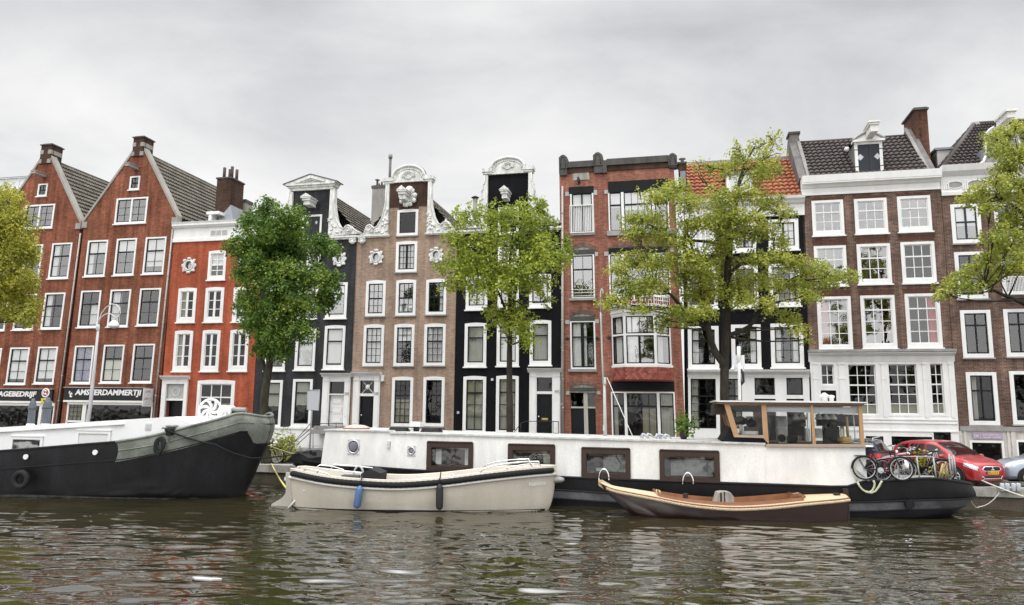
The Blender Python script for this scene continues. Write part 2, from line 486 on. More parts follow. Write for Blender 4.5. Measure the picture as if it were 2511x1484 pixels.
    def curtain(s, o, x0, x1, z0, z1, spec):
        """spec: list of (kind, xa, xb, za, zb, material) in fractions of the opening"""
        if isinstance(spec, str):
            spec = {'full': [('c', 0, 1, 0, 1, CURT)], 'blind': [('b', 0, 1, .12, 1, CURT)], 'sides': [('c', 0, .26, 0, 1, CURT), ('c', .76, 1, 0, 1, CURT)],
                    'left': [('c', 0, .3, 0, 1, CURT)], 'right': [('c', .72, 1, 0, 1, CURT)], 'top': [('b', 0, 1, .62, 1, CURT)], 'top3': [('b', 0, 1, .45, 1, CURT)],
                    'low': [('c', 0, 1, 0, .5, CURT)], 'cream': [('b', 0, 1, .30, 1, BLIND), ('c', 0, 1, 0, .3, CURT)], 'half': [('b', 0, 1, 0, .55, BLIND)],
                    'redl': [('c', 0, .3, 0, 1, REDC)], 'redr': [('c', .68, 1, 0, 1, REDC)], 'pat': [('c', 0, 1, 0, 1, PATC)], 'yel': [('b', 0, .5, 0, 1, BLIND)]}[spec]
        for (k, a, b, c, d, m) in spec:
            xa, xb = x0 + (x1 - x0) * a, x0 + (x1 - x0) * b; za, zb = z0 + (z1 - z0) * c, z0 + (z1 - z0) * d
            q = MB()
            if k == 'b':
                q.box(xa + .02, xb - .02, .085, .095, za, zb); q.box(xa + .02, xb - .02, .08, .105, za - .03, za)
            else:
                w = (xb - xa); nf = max(3, int(w / .13)); ph = random.random() * 6
                q.grid(lambda u, v: (xa + w * u, .115 + (.022 + .012 * sin(9 * u + ph)) * sin(2 * pi * nf * u + ph + .7 * v), za + (zb - za) * v), nf * 6, 3)
            s.emit('curtain' if k == 'c' else 'blind', q, m, o, recalc=False)

    def bx(s, name, z, x0, y0, x1, y1, ya, yb, mat, z2=None, parent=None):
        X0, X1, Z0, Z1 = s.rect(z, x0, y0, x1, y1, z2)
        return s.emit(name, MB().box(X0, X1, ya, yb, Z0, Z1), mat, parent)

    def cornice(s, X0, X1, Z0, Z1, prof, mat, name='cornice', ends=0.0):
        """prof: list of (out, zfrac) from bottom to top"""
        mb = MB(); pl = [(.25, Z0)] + [(-o, Z0 + (Z1 - Z0) * f) for o, f in prof] + [(.25, Z1)]
        mb.prism(pl, X0 - ends, X1 + ends, axis='x'); return s.emit(name, mb, mat)

    def roof(s, corners, mat, name='roof', tw=.27, tl=.40, amp=.06):
        """pantile surface: corners eave0, eave1, ridge1, ridge0 (x,y,z local)"""
        a, b, c, d = [Vector(q) for q in corners]
        n = ((b - a).cross(d - a)).normalized(); n = n if n.z > 0 else -n
        lu = max((b - a).length, (c - d).length); lv = (d - a).length
        nt = max(2, int(lu / tw)); nl = max(2, int(lv / tl))
        us = [i / (nt * 4) for i in range(nt * 4 + 1)]
        vs = []
        for j in range(nl): vs += [(j / nl, .09), ((j + .97) / nl, 0.0)]
        mb = MB(); pts = []
        for (v, h) in vs:
            for i, u in enumerate(us):
                q = (a * (1 - u) + b * u) * (1 - v) + (d * (1 - u) + c * u) * v
                pts.append(q + n * (h + amp * abs(sin(pi * u * nt)) ** .8))
        w = len(us)
        mb.add(pts, [(j * w + i, j * w + i + 1, (j + 1) * w + i + 1, (j + 1) * w + i) for j in range(len(vs) - 1) for i in range(w - 1)], 0, False)
        return s.emit(name, mb, mat, recalc=False)

    def pipe(s, z, x1, y1, x2, y2, z2=None, r=.05, mat=None):
        a = s.p(z, x1, y1, -.1); b = s.p(z2 or z, x2, y2, -.1); mb = MB()
        mb.tube([(a[0], -.1, a[1]), (b[0], -.1, b[1])], r, 8)
        k = int(abs(a[1] - b[1]) / 1.6)
        for i in range(1, k + 1):
            t = i / (k + 1); mb.tube([(a[0] + (b[0] - a[0]) * t, -.1, a[1] + (b[1] - a[1]) * t - .03), (a[0] + (b[0] - a[0]) * t, -.1, a[1] + (b[1] - a[1]) * t + .03)], r * 1.35, 8)
        return s.emit('drainpipe', mb, mat or PIPE)

    def oval(s, z, cx, cy, wpx, hpx):
        """oval window in a carved white surround"""
        X0, X1, Z0, Z1 = s.rect(z, cx - wpx / 2, cy - hpx / 2, cx + wpx / 2, cy + hpx / 2)
        xc, zc, a, b = (X0 + X1) / 2, (Z0 + Z1) / 2, (X1 - X0) / 2, (Z1 - Z0) / 2
        n = 32; inner = [(xc + a * .42 * cos(2 * pi * i / n), zc + b * .5 * sin(2 * pi * i / n)) for i in range(n)]
        s.holes.append(inner)
        out = []
        for i in range(n):
            t = 2 * pi * i / n; k = .86 + .07 * cos(8 * t) + .05 * cos(4 * t)
            out.append((xc + a * k * cos(t), zc + b * k * sin(t)))
        mb = MB(); mb.prism(out, -.06, .04, [inner])
        rim = [(xc + a * .5 * cos(2 * pi * i / n), -.07, zc + b * .58 * sin(2 * pi * i / n)) for i in range(n)]
        mb.tube(rim, .045, 6, True)
        for t in (.25, .75, 1.25, 1.75):
            q = (xc + a * .93 * cos(pi * t), zc + b * .9 * sin(pi * t)); mb.blob((q[0], -.05, q[1]), (.10, .06, .09))
            mb.blob((q[0] * .5 + .5 * (xc + a * .75 * cos(pi * t - .35)), -.07, q[1] * .5 + .5 * (zc + b * .75 * sin(pi * t - .35))), (.08, .05, .08))
        for t in (.5, 1.5): mb.blob((xc, -.07, zc + b * .88 * sin(pi * t)), (.16, .06, .08))
        for t in (0, 1): mb.blob((xc + a * .86 * cos(pi * t), -.05, zc), (.06, .05, .12))
        o = s.emit('window', mb, ORN)
        g = MB(); g.add([(x, .06, zz) for x, zz in inner], [tuple(range(n))]); s.emit('pane', g, GLASSB, o, recalc=False)
        k = MB(); k.box(xc - .012, xc + .012, .04, .055, zc - b * .48, zc + b * .48); s.emit('sash', k, WHITE, o)
        return o

    def door(s, z, x0, y0, x1, y1, mat, z2=None, panels=3, knob=True, letter=False, yd=.10, leafs=1, room=False):
        X0, X1, Z0, Z1 = s.rect(z, x0, y0, x1, y1, z2); Z0 = max(Z0, .05)
        mb = MB(); w = X1 - X0; h = Z1 - Z0
        mb.box(X0, X1, yd, yd + .05, Z0, Z1)
        for l in range(leafs):
            a, b = X0 + w * l / leafs, X0 + w * (l + 1) / leafs
            for i in range(panels):
                za = Z0 + h * (.06 + .94 * i / panels); zb = Z0 + h * (.94 * (i + 1) / panels) - .02; mx = .13 * (b - a)
                pa, pb = a + mx, b - mx
                mb.box(pa, pb, yd - .012, yd - .001, za, za + .03); mb.box(pa, pb, yd - .012, yd - .001, zb - .03, zb)
                mb.box(pa, pa + .03, yd - .012, yd - .001, za + .03, zb - .03); mb.box(pb - .03, pb, yd - .012, yd - .001, za + .03, zb - .03)
                mb.box(pa + .08, pb - .08, yd - .02, yd - .001, za + .09, zb - .09)
        o = s.emit('door', mb, mat)
        if knob:
            q = MB(); q.blob((X0 + w * .1, yd - .05, Z0 + h * .48), .045); s.emit('knob', q, CHROME, o)
        if letter:
            q = MB(); q.box(X0 + w * .3, X1 - w * .3, yd - .035, yd - .022, Z0 + h * .42, Z0 + h * .46); s.emit('letter_slot', q, BRASS, o)
        return o

    def hoist(s, z, xa, ya, xb, yb, out=.75, mat=None):
        """hoisting beam jutting from the gable, traced at its wall end"""
        X0, X1, Z0, Z1 = s.rect(z, xa, ya, xb, yb)
        mb = MB(); mb.box(X0, X1, -out, 0, Z0, Z1); mb.box(X0 - .04, X1 + .04, -out - .03, 0, Z1, Z1 + .05)
        return s.emit('hoist_beam', mb, mat or STONE)


BRASS = paint('brass', (.5, .4, .16), .3, .1, 3, metal=.8)
CORN = [(.06, 0), (.06, .08), (.10, .10), (.10, .34), (.02, .36), (.02, .55), (.10, .58), (.16, .66), (.28, .70), (.28, .80), (.36, .84), (.40, 1.0)]


def wallbox(h, z, pts): return h.pp(z, pts)


# ================================================================== gabled brick warehouses
def gable_house(h, right_eave, apex_r, apex_l, left_x, block, attic, double, rows, mat, group_tile, seed):
    XR, ZR = h.p(*right_eave); ar = h.p(*apex_r); al = h.p(*apex_l)
    XA = (ar[0] + al[0]) / 2; ZA = (ar[1] + al[1]) / 2
    XL = left_x if left_x is not None else 2 * XA - XR
    bw = (ar[0] - al[0]) / 2
    h.win(*attic, cols=2, top=1, bot=1, split=.5, fw=.11, sw=.035)
    # attic double casement window
    X0, X1, Z0, Z1 = h.rect(*double)
    h.win(None, 0, 0, 0, 0, rect=(X0, X1, Z0, Z1), cols=4, top=3, bot=0, fw=.12, post=.13, gl=GLASSM)
    for r in rows: h.win(r[0], *r[1:5], cols=2, top=1, bot=2, split=.36, cur=r[5] if len(r) > 5 else None, fw=.115, rail=.09, gl=GLASSM if r[0] == 'A1' else GLASS)
    outline = [(XL, 0), (XR, 0), (XR, ZR), (XA + bw, ZA), (XA - bw, ZA), (XL, ZR)]
    h.wall(outline, mat, body=(XL, XR, ZR - .3))
    # stone coping along the two slopes
    mb = MB(); t = .17
    for (xe, sg) in ((XR, 1), (XL, -1)):
        top = (XA + sg * bw, ZA); a = (xe, ZR)
        mb.prism([a, top, (top[0] + sg * .02, top[1] + t * 1.3), (a[0] + sg * t * .55, a[1] + .12), (a[0] + sg * t * .55, a[1] - .04)], -.06, .42)
        mb.box(xe - .28, xe + .16, -.10, .45, ZR - .36, ZR + .0) if False else mb.box(xe - sg * .3, xe + sg * .1, -.08, .40, ZR - .42, ZR - .02)
    h.emit('coping', mb, STONE)
    # finial block
    bx0 = h.p(*block[0])[0]; bx1 = h.p(*block[1])[0]; zt = h.p(*block[0])[1]
    zb = ZA - .35; f = MB(); f.box(bx0, bx1, -.10, .85, zb, zt)
    fo = h.emit('gable_block', f, BR_NECK)
    c = MB(); c.box(bx0 - .07, bx1 + .07, -.17, .92, zt, zt + .07); c.box(bx0 + .04, bx1 - .04, -.06, .8, zt + .07, zt + .14); h.emit('cap', c, STONED, fo)
    st = MB(); hh = zt - zb; w = bx1 - bx0
    for (u0, u1, a, b) in ((-.02, .30, .52, .74), (.72, 1.02, .52, .74), (-.08, .22, .02, .24), (.75, 1.08, .02, .24)):
        st.box(bx0 + w * u0, bx0 + w * u1, -.12, .05, zb + hh * a, zb + hh * b)
    st.box(bx1 - .02, bx1 + .022, .1, .80, zb + hh * .52, zb + hh * .74)
    for u_ in st.islands(): h.emit('stone_band', u_, STONE, fo)
    # roof
    L = 8.5
    h.roof([(XR + .1, .4, ZR - .05), (XR + .1, L, ZR - .05), (XA, L, ZA + .05), (XA, .4, ZA + .05)], group_tile)
    h.roof([(XL - .1, .4, ZR - .05), (XL - .1, L, ZR - .05), (XA, L, ZA + .05), (XA, .4, ZA + .05)], group_tile)
    rd = MB(); rd.tube([(XA, .4, ZA + .06), (XA, L, ZA + .06)], .11, 8); h.emit('ridge', rd, group_tile)
    return XL, XR, ZR, XA


B = House('gabled_house', 'red brick gabled house at the left edge, half hidden by the yellow green tree', 'A1', 745, 990, 'A2', 515, 1340)
rowsB = [('A1', 490, 1070, 632, 1392, 'left'), ('A1', 243, 1085, 360, 1400), ('A1', -5, 1095, 117, 1410),
         ('A2', 422, 120, 567, 450, 'left'), ('A2', 165, 130, 303, 460), ('A2', -95, 140, 43, 467),
         ('A2', 360, 618, 497, 960, 'blind'), ('A2', 100, 625, 235, 965, 'blind'), ('A2', -160, 632, -25, 968)]
B_XL, B_XR, B_ZR, B_XA = None, None, None, None
# shop front openings of the two garages
def lerp_(a, b, t): return a + (b - a) * t


def shop(h, z, x0, y0, x1, y1, posts, leaded=None, z2=None):
    X0, X1, Z0, Z1 = h.rect(z, x0, y0, x1, y1, z2); Z0 = .15
    h.holes.append([(X0, Z0), (X1, Z0), (X1, Z1), (X0, Z1)])
    mb = MB(); mb.box(X0, X1, -.06, .1, Z1 - .16, Z1 + .02); mb.box(X0, X0 + .12, -.03, .1, Z0, Z1 - .16); mb.box(X1 - .08, X1, -.03, .1, Z0, Z1 - .16)
    for (px, w) in posts:
        xc = h.p(z, px, (y0 + y1) / 2)[0]; mb.box(xc - w / 2, xc + w / 2, -.03, .1, Z0, Z1 - .16)
    o = h.emit('shop_window', mb, CREAM)
    g = MB(); g.add([(X0, .06, Z0), (X1, .06, Z0), (X1, .06, Z1), (X0, .06, Z1)], [(0, 1, 2, 3)]); h.emit('pane', g, GLASSD, o, recalc=False)
    c = MB()
    n = int((X1 - X0) / .5)
    for i in range(n):
        xa = X0 + (X1 - X0) * (i + .2) / n
        c.box(xa, xa + .1 + .15 * random.random(), .5, .55, Z0, Z1 - .4 - random.random())
    h.emit('shelving', c, paint('shop_shelving', (.05, .05, .05), .8, .3), o)
    if leaded:
        a = h.p(z, leaded[0], leaded[1]); b = h.p(z, leaded[2], leaded[3]); q = MB()
        q.box(a[0], b[0], .03, .05, b[1], a[1])
        lo = h.emit('leaded_light', q, paint('leaded_glass', (.16, .16, .12), .25, .5, 6), o); q = MB()
        for i in range(4):
            xx = a[0] + (b[0] - a[0]) * i / 3; q.box(xx - .015, xx + .015, .015, .03, b[1], a[1])
        for i in range(5):
            zz = b[1] + (a[1] - b[1]) * i / 4; q.box(a[0], b[0], .012, .03, zz - .015, zz + .015)
        h.emit('sash', q, SASHB, lo)
        q = MB(); q.box(a[0] - .1, b[0] + .1, -.03, .08, b[1] - .12, b[1]); h.emit('rail', q, CREAM, o)
    return o


shop(B, 'A2', -190, 1135, 480, 1400, [(370, .22)])
r = gable_house(B, ('A1', 745, 880), ('A1', 475, 285), ('A1', 388, 290), None, (('A1', 397, 168), ('A1', 492, 160)),
                ('A1', 360, 520, 432, 630), ('A1', 240, 718, 485, 925), rowsB, BR_RED, TILE_G, 1)
B.hoist('A1', 395, 436, 430, 456, .9)
B.pipe('A1', 745, 975, 515, 1345, 'A2')

C_ = House('gabled_house', 'tallest red brick gabled house, with a stone capped gable, left of the orange house', 'A1', 1600, 930, 'A2', 1425, 1280)
rowsC = [('A1', 820, 1045, 970, 1372, [('b', 0, 1, .66, 1, CURT), ('c', 0, .28, 0, .66, CURT)]), ('A1', 1088, 1028, 1238, 1362, 'top'), ('A1', 1355, 1015, 1513, 1350, [('b', 0, 1, .2, 1, CURT)]),
         ('A2', 757, 100, 905, 437, [('c', .5, 1, 0, .62, CURT)]), ('A2', 1030, 90, 1183, 430, [('c', 0, .5, 0, 1, CURT)]), ('A2', 1303, 78, 1463, 420),
         ('A2', 700, 608, 838, 958, 'pat'), ('A2', 968, 600, 1122, 953, [('b', 0, 1, 0, .6, BLIND)]), ('A2', 1243, 592, 1405, 950)]
shop(C_, 'A2', 632, 1128, 1395, 1400, [(775, .28)], (650, 1140, 742, 1300))
CX = gable_house(C_, ('A1', 1637, 825), ('A1', 1340, 212), ('A1', 1245, 222), C_.p('A1', 780, 870)[0], (('A1', 1250, 98), ('A1', 1345, 92)),
                 ('A1', 1210, 450, 1290, 570), ('A1', 1085, 655, 1352, 878), rowsC, BR_RED2, TILE_G, 2)
C_.hoist('A1', 1248, 366, 1284, 388, .9)
C_.pipe('A1', 1600, 935, 1420, 1300, 'A2')

# ================================================================== orange house
Dh = House('canal_house', 'narrow house painted bright orange red with white casements beside the dark green tree', 'A4', 765, 640, 'A4', 735, 1150)
XL = Dh.p('A1', 1608, 1040)[0]; XR = 0.0
for q in [('A1', 1940, 1145, 2085, 1405)]:
    Dh.win(*q, cols=2, top=2, bot=2, split=.5, sash=WHITE, fw=.16, bars=.05, fl=.22, arch=.05, cur=[('b', 0, 1, .55, 1, CURT)])
for i, q in enumerate([('A4', 150, 175, 275, 440), ('A4', 366, 170, 495, 438), ('A4', 588, 168, 716, 436),
          ('A4', 122, 512, 243, 830), ('A4', 342, 508, 462, 830), ('A4', 562, 505, 690, 828)]):
    Dh.win(*q, cols=2, top=3, bot=0, sash=WHITE, fw=.20, bars=.045, mull=.15, fl=.27, arch=.05, cur={0: 'yel', 3: [('c', 0, .45, 0, 1, CURT)]}.get(i), gl=GLASSD)
X0, X1, Z0, Z1 = Dh.rect('A4', 302, 905, 572, 1330)
Dh.win(None, 0, 0, 0, 0, rect=(X0, X1, .45, Z1), cols=3, top=1, bot=2, split=.26, sash=WHITE, fw=.22, bars=.06, arch=.06, gl=GLASSD, cur=[('b', .0, 1, .0, .62, BLIND)])
Dh.oval('A1', 1755, 1275, 130, 142); Dh.oval('A1', 2270, 1240, 130, 142)
fz = Dh.rect('A1', 1955, 950, 2115, 1000)
d0 = Dh.rect('A4', 60, 930, 172, 1330); d0 = (d0[0], d0[1], .35, d0[3])
Dh.holes.append([(d0[0], d0[2]), (d0[1], d0[2]), (d0[1], d0[3]), (d0[0], d0[3])])
zc = Dh.p('A1', 1900, 1050)[1]; zt = Dh.p('A1', 1900, 872)[1]
Dh.wall([(XL, 0), (XR, 0), (XR, zc + .3), (XL, zc + .3)], BR_ORG, body=(XL, XR, zc))
o = Dh.cornice(XL, XR, zc, zt, [(.10, 0), (.10, .17), (.05, .2), (.05, .7), (.16, .72), (.28, .82), (.28, .9), (.34, 1.0)], WHITE)
q = MB(); q.box(fz[0], fz[1], -.075, -.04, fz[2], fz[3]); o2 = Dh.emit('window', q, WHITE)
q = MB(); w = fz[1] - fz[0]
for i in range(3): q.box(fz[0] + .05 + (w - .05) * i / 3, fz[0] + (w - .05) * (i + 1) / 3, -.082, -.078, fz[2] + .05, fz[3] - .04)
Dh.emit('pane', q, paint('frieze_pane', (.42, .40, .38), .2, .2), o2)
# door portal
px0, px1 = Dh.p('A4', 20, 1000)[0], Dh.p('A4', 222, 1000)[0]; zp = Dh.p('A4', 120, 896)[1]; zq = Dh.p('A4', 120, 866)[1]
q = MB(); q.box(px0, d0[0], -.12, .1, .05, zp); q.box(d0[1], px1, -.12, .1, .05, zp); q.box(d0[0], d0[1], -.12, .1, d0[3], zp)
tz = Dh.p('A4', 120, 1055)[1]; q.box(d0[0], d0[1], -.03, .1, tz - .06, tz + .06)
po = Dh.emit('door_surround', q, WHITE)
Dh.cornice(px0 - .08, px1 + .08, zp, zq, [(.14, 0), (.2, .3), (.3, .6), (.34, 1)], WHITE, 'door_hood')
q = MB(); q.box(d0[0], d0[1], .03, .05, tz + .06, d0[3]); Dh.emit('transom_light', q, paint('frosted_light', (.42, .42, .40), .4, .25, 7), po)
q = MB(); xm = (d0[0] + d0[1]) / 2; zm = (tz + d0[3]) / 2
q.tube([(xm + .26 * cos(a * pi / 10), .02, zm + .26 * sin(a * pi / 10)) for a in range(20)], .02, 6, True); Dh.emit('tracery', q, WHITE, po)
q = MB(); q.box(d0[0], d0[1], .3, .35, .35, tz); Dh.emit('door', q, DOORB)
# roof with dormer and chimney stacks
Dh.roof([(XL, .3, zt), (XR, .3, zt), (XR, 5, zt + 1.2), (XL, 5, zt + 1.2)], TILE_G)
a = Dh.p('A1', 1990, 800, 1.9); b = Dh.p('A1', 2120, 800, 1.9); zt2 = Dh.p('A1', 2060, 470, 1.9)[1]
q = MB(); q.box(a[0], b[0], 1.9, 3.4, zt - .2, zt2); ch = Dh.emit('chimney', q, BR_NECK)
q = MB(); q.box(a[0] - .06, b[0] + .06, 1.84, 3.46, zt2, zt2 + .1); Dh.emit('cap', q, STONED, ch)
for k, hh in ((.18, .95), (.5, .85), (.62, 1.05), (.9, .85)):
    q = MB(); xx = a[0] + (b[0] - a[0]) * k; q.lathe([(.10, zt2 + .1), (.10, zt2 + hh), (.085, zt2 + hh)], (xx, 2.3 + .4 * k, 0), 10); Dh.emit('chimney_pot', q, paint('pot_clay', (.08, .055, .048), .8, .3), ch)
a = Dh.p('A1', 1968, 860, .9); b = Dh.p('A1', 2175, 858, .9); zg = Dh.p('A1', 2060, 800, .9)[1]; za = Dh.p('A1', 2095, 700, .9)[1]
q = MB(); q.box(a[0] + .35, b[0] - .1, .8, 2.6, zt - .3, zt + .12)
do = Dh.emit('dormer', q, LEAD)
q = MB(); q.box(a[0] - .05, lerp_(a[0], b[0], .52), .3, 1.2, zg - .12, zg + .06); q.box(a[0] + .1, a[0] + .3, .35, .9, zt - .1, zg - .121); Dh.emit('gutter', q, WHITE, do)
q = MB(); xm = (a[0] + b[0]) / 2 + .15
zg = zt + .1; q.add([(a[0] + .3, .75, zg), (b[0], .75, zg), (b[0], 2.6, zg), (a[0] + .3, 2.6, zg), (xm + .1, 1.2, za), (xm + .1, 2.6, za)],
      [(0, 1, 4), (1, 2, 5, 4), (3, 0, 4, 5), (2, 3, 5)]); Dh.emit('dormer_roof', q, LEAD, do)
a = Dh.p('A1', 2215, 690, 3.5); b = Dh.p('A1', 2275, 690, 3.5)
q = MB(); q.box(a[0], b[0], 3.5, 4.3, zt, a[1]); ch = Dh.emit('chimney', q, STUCCO)
q = MB(); q.box(a[0] - .06, b[0] + .06, 3.44, 4.36, a[1], a[1] + .2); Dh.emit('cap', q, STONED, ch)
# ================================================================== neck-gable houses
def mir(pts, xc): return [(2 * xc - x, z) for x, z in pts]


def bell_trim(h, xc, inner_x, outer, zl, ledge_x, scroll, name='gable_trim', n_orn=16, seed=3, th=.16):
    """carved white side pieces of a neck gable; outer = local points from top to ledge end (right side)"""
    rnd = random.Random(seed)
    ztop = outer[0][1]
    for sg in (1, -1):
        mb = MB()
        poly = [(inner_x, ztop), *outer, (inner_x, zl)]
        if sg < 0: poly = mir(poly, xc)
        mb.prism(poly, -th, .28)
        # raised edge following the flare
        ed = outer if sg > 0 else mir(outer, xc)
        mb.tube([(x, -th - .01, z) for x, z in ed], .045, 6)
        sx, sz, sr = scroll; cx = sx if sg > 0 else 2 * xc - sx
        mb.lathe([(sr, -th - .05), (sr, .1)], (cx, 0, sz), 20, axis='y', smooth=False)
        mb.spiral(cx, -th - .07, sz, sr * .9, 1.7, .05, pi if sg > 0 else 0, -sg)
        # carved foliage
        for i in range(n_orn):
            t = rnd.random(); u = rnd.random()
            z = zl + .12 + (ztop - zl) * .42 * t * t
            xo = ledge_x + (inner_x - ledge_x) * min(1, ((z - zl) / ((ztop - zl) * .45)) ** .45)
            x = inner_x + .1 + max(0, (xo - inner_x - .25)) * u
            if sg < 0: x = 2 * xc - x
            a = rnd.random() * 6
            pts = [(x + .16 * k * cos(a + k * 1.1), -th - .02, z + .16 * k * sin(a + k * 1.1)) for k in (0, .4, .8, 1.1)]
            mb.tube(pts, [.05, .055, .04, .015], 6)
        h.emit(name, mb, ORN)


def arch_top(h, x0, x1, z0, zsh, zap, name='pediment', r_in=.62):
    """segmental arched pediment with shoulders"""
    xc = (x0 + x1) / 2; w = (x1 - x0) / 2; n = 20
    arc = [(xc - w * .66 * cos(pi * i / n), zsh + (zap - zsh) * sin(pi * i / n)) for i in range(n + 1)]
    mb = MB(); mb.prism([(x0 + .12, z0), (x0 + .12, zsh - .2), *arc, (x1 - .12, zsh - .2), (x1 - .12, z0)], -.14, .3)
    o = h.emit(name, mb, ORN)
    m2 = MB(); m2.tube([(x, -.16, z) for x, z in arc], .085, 8); m2.tube([(xc + (x - xc) * .82, -.15, zsh - .05 + (z - zsh) * .78) for x, z in arc], .035, 6)
    m2.box(x0 - .05, xc - w * .62, -.26, .3, zsh - .22, zsh); m2.box(xc + w * .62, x1 + .05, -.26, .3, zsh - .22, zsh)
    m2.box(x0 + .02, xc - w * .62, -.2, .3, zsh - .34, zsh - .225); m2.box(xc + w * .62, x1 - .02, -.2, .3, zsh - .34, zsh - .225)
    h.emit('moulding', m2, ORN, o)
    m3 = MB(); zc = zsh + (zap - zsh) * .1; R = (zap - zsh) * .42
    m3.tube([(xc + R * .75 * cos(pi * k / 12), -.16, zc + R * .62 * sin(pi * k / 12)) for k in range(24)], .035, 6, True)
    for k in range(15):
        a = pi * (-.06 + 1.12 * k / 14); m3.tube([(xc + R * .85 * cos(a), -.15, zc + R * .7 * sin(a)), (xc + R * 1.15 * cos(a), -.2, zc + R * 1.0 * sin(a)), (xc + R * 1.45 * cos(a + .08), -.16, zc + R * 1.12 * sin(a + .08))], [.05, .055, .02], 6)
    for sg in (1, -1): m3.spiral(xc + sg * w * .62, -.15, z0 + .28, .17, 1.3, .035, 0, sg)
    h.emit('carving', m3, ORN, o)
    q = MB(); q.tube([(x, .05, z + .1) for x, z in arc], .05, 6); h.emit('lead_cap', q, STONED, o)
    return o


def ledge(h, x0, x1, z0, z1, name='ledge'):
    mb = MB(); mb.box(x0, x1, -.20, .28, z0 + (z1 - z0) * .45, z1); mb.box(x0 + .04, x1 - .04, -.12, .28, z0, z0 + (z1 - z0) * .45 - .003)
    return h.emit(name, mb, ORN)


def corbel(h, z, cx, cy, w, hh):
    X0, X1, Z0, Z1 = h.rect(z, cx - w / 2, cy - hh / 2, cx + w / 2, cy + hh / 2); m = MB()
    m.box(X0, X1, -.16, .02, Z0 + (Z1 - Z0) * .3, Z1); m.blob(((X0 + X1) / 2, -.1, Z0 + (Z1 - Z0) * .35), ((X1 - X0) * .42, .12, (Z1 - Z0) * .36))
    for k in (-1, 1): m.spiral((X0 + X1) / 2 + k * .12, -.18, Z1 - .14, .09, 1.2, .03)
    h.emit('corbel', m, ORN)


def portal(h, xs, zs, door_mat, zfloor, pil=.34, fan=False, number=None, panels=3, glassm=None, letter=False):
    """door surround: xs = outer left, door left, door right, outer right; zs = door top, transom bottom, transom top, entablature bottom, top"""
    a, b, c, d = xs; z1, z2, z3, z4, z5 = zs
    h.holes.append([(b, zfloor), (c, zfloor), (c, z3), (b, z3)])
    q = MB(); q.box(a, b, -.10, .10, zfloor - .3, z4); q.box(c, d, -.10, .10, zfloor - .3, z4)
    q.box(b, c, -.06, .10, z1, z2); q.box(b, c, -.10, .10, z3, z4)
    for (l, r) in ((a, b), (c, d)):
        q.box(l + .05, r - .05, -.15, -.1, zfloor, zfloor + .5); q.box(l + .07, r - .07, -.135, -.1, zfloor + .56, z4 - .3); q.box(l + .03, r - .03, -.15, -.1, z4 - .24, z4)
    o = h.emit('door_surround', q, WHITE)
    h.cornice(a - .03, d + .03, z4, z5, [(.12, 0), (.12, .2), (.16, .25), (.16, .5), (.26, .58), (.34, .72), (.34, .85), (.38, 1)], WHITE, 'door_hood', .06)
    q = MB(); q.add([(b, .07, z2), (c, .07, z2), (c, .07, z3), (b, .07, z3)], [(0, 1, 2, 3)]); h.emit('transom_light', q, GLASSD, o, recalc=False)
    if fan:
        q = MB(); xm, zm = (b + c) / 2, (z2 + z3) / 2
        for k in range(8):
            t = k * pi / 4 + pi / 4
            rx = (c - b) / 2 / max(abs(cos(t)), abs(sin(t)) * (c - b) / (z3 - z2))
            if k % 2 == 0: q.tube([(xm, .05, zm), (xm + rx * cos(t), .05, zm + rx * sin(t))], .022, 6)
        h.emit('tracery', q, WHITE, o)
        q = MB(); q.blob((xm, .03, zm), (.15, .06, .15)); h.emit('fanlight_boss', q, WHITE, o)
    dd = MB(); w = c - b; hh = z1 - zfloor
    h2 = h.door
    X = (b, c)
    mb = MB(); yd = .12; mb.box(b, c, yd, yd + .05, zfloor, z1)
    for i in range(panels):
        za = zfloor + hh * (.05 + .95 * i / panels); zb = zfloor + hh * (.95 * (i + 1) / panels) - .02; mx = .14 * w
        mb.box(b + mx, c - mx, yd - .02, yd - .001, za, za + .035); mb.box(b + mx, c - mx, yd - .02, yd - .001, zb - .035, zb)
        mb.box(b + mx, b + mx + .035, yd - .02, yd - .001, za + .035, zb - .035); mb.box(c - mx - .035, c - mx, yd - .02, yd - .001, za + .035, zb - .035)
        mb.box(b + mx + .09, c - mx - .09, yd - .03, yd - .001, za + .1, zb - .1)
    do = h.emit('door', mb, door_mat)
    q = MB(); q.blob((b + .1, yd - .06, zfloor + hh * .48), .05); h.emit('knob', q, CHROME, do)
    if letter: q = MB(); q.box(b + w * .3, c - w * .3, yd - .05, yd - .031, zfloor + hh * .40, zfloor + hh * .45); h.emit('letter_slot', q, BRASS, do)
    q = MB(); q.box(a - .1, d + .1, -1.0, -.12, max(.02, zfloor - .45), zfloor - .25); q.box(a - .1, d + .1, -.7, -.12, zfloor - .25, zfloor - .02)
    h.emit('door_step', q, STONEG)
    if number: text_mesh('house_number', number, .2, STONEG, o, (d - .17 + h.lean * z2, -.105 - .06, z2 + .02), height=.13)
    return o


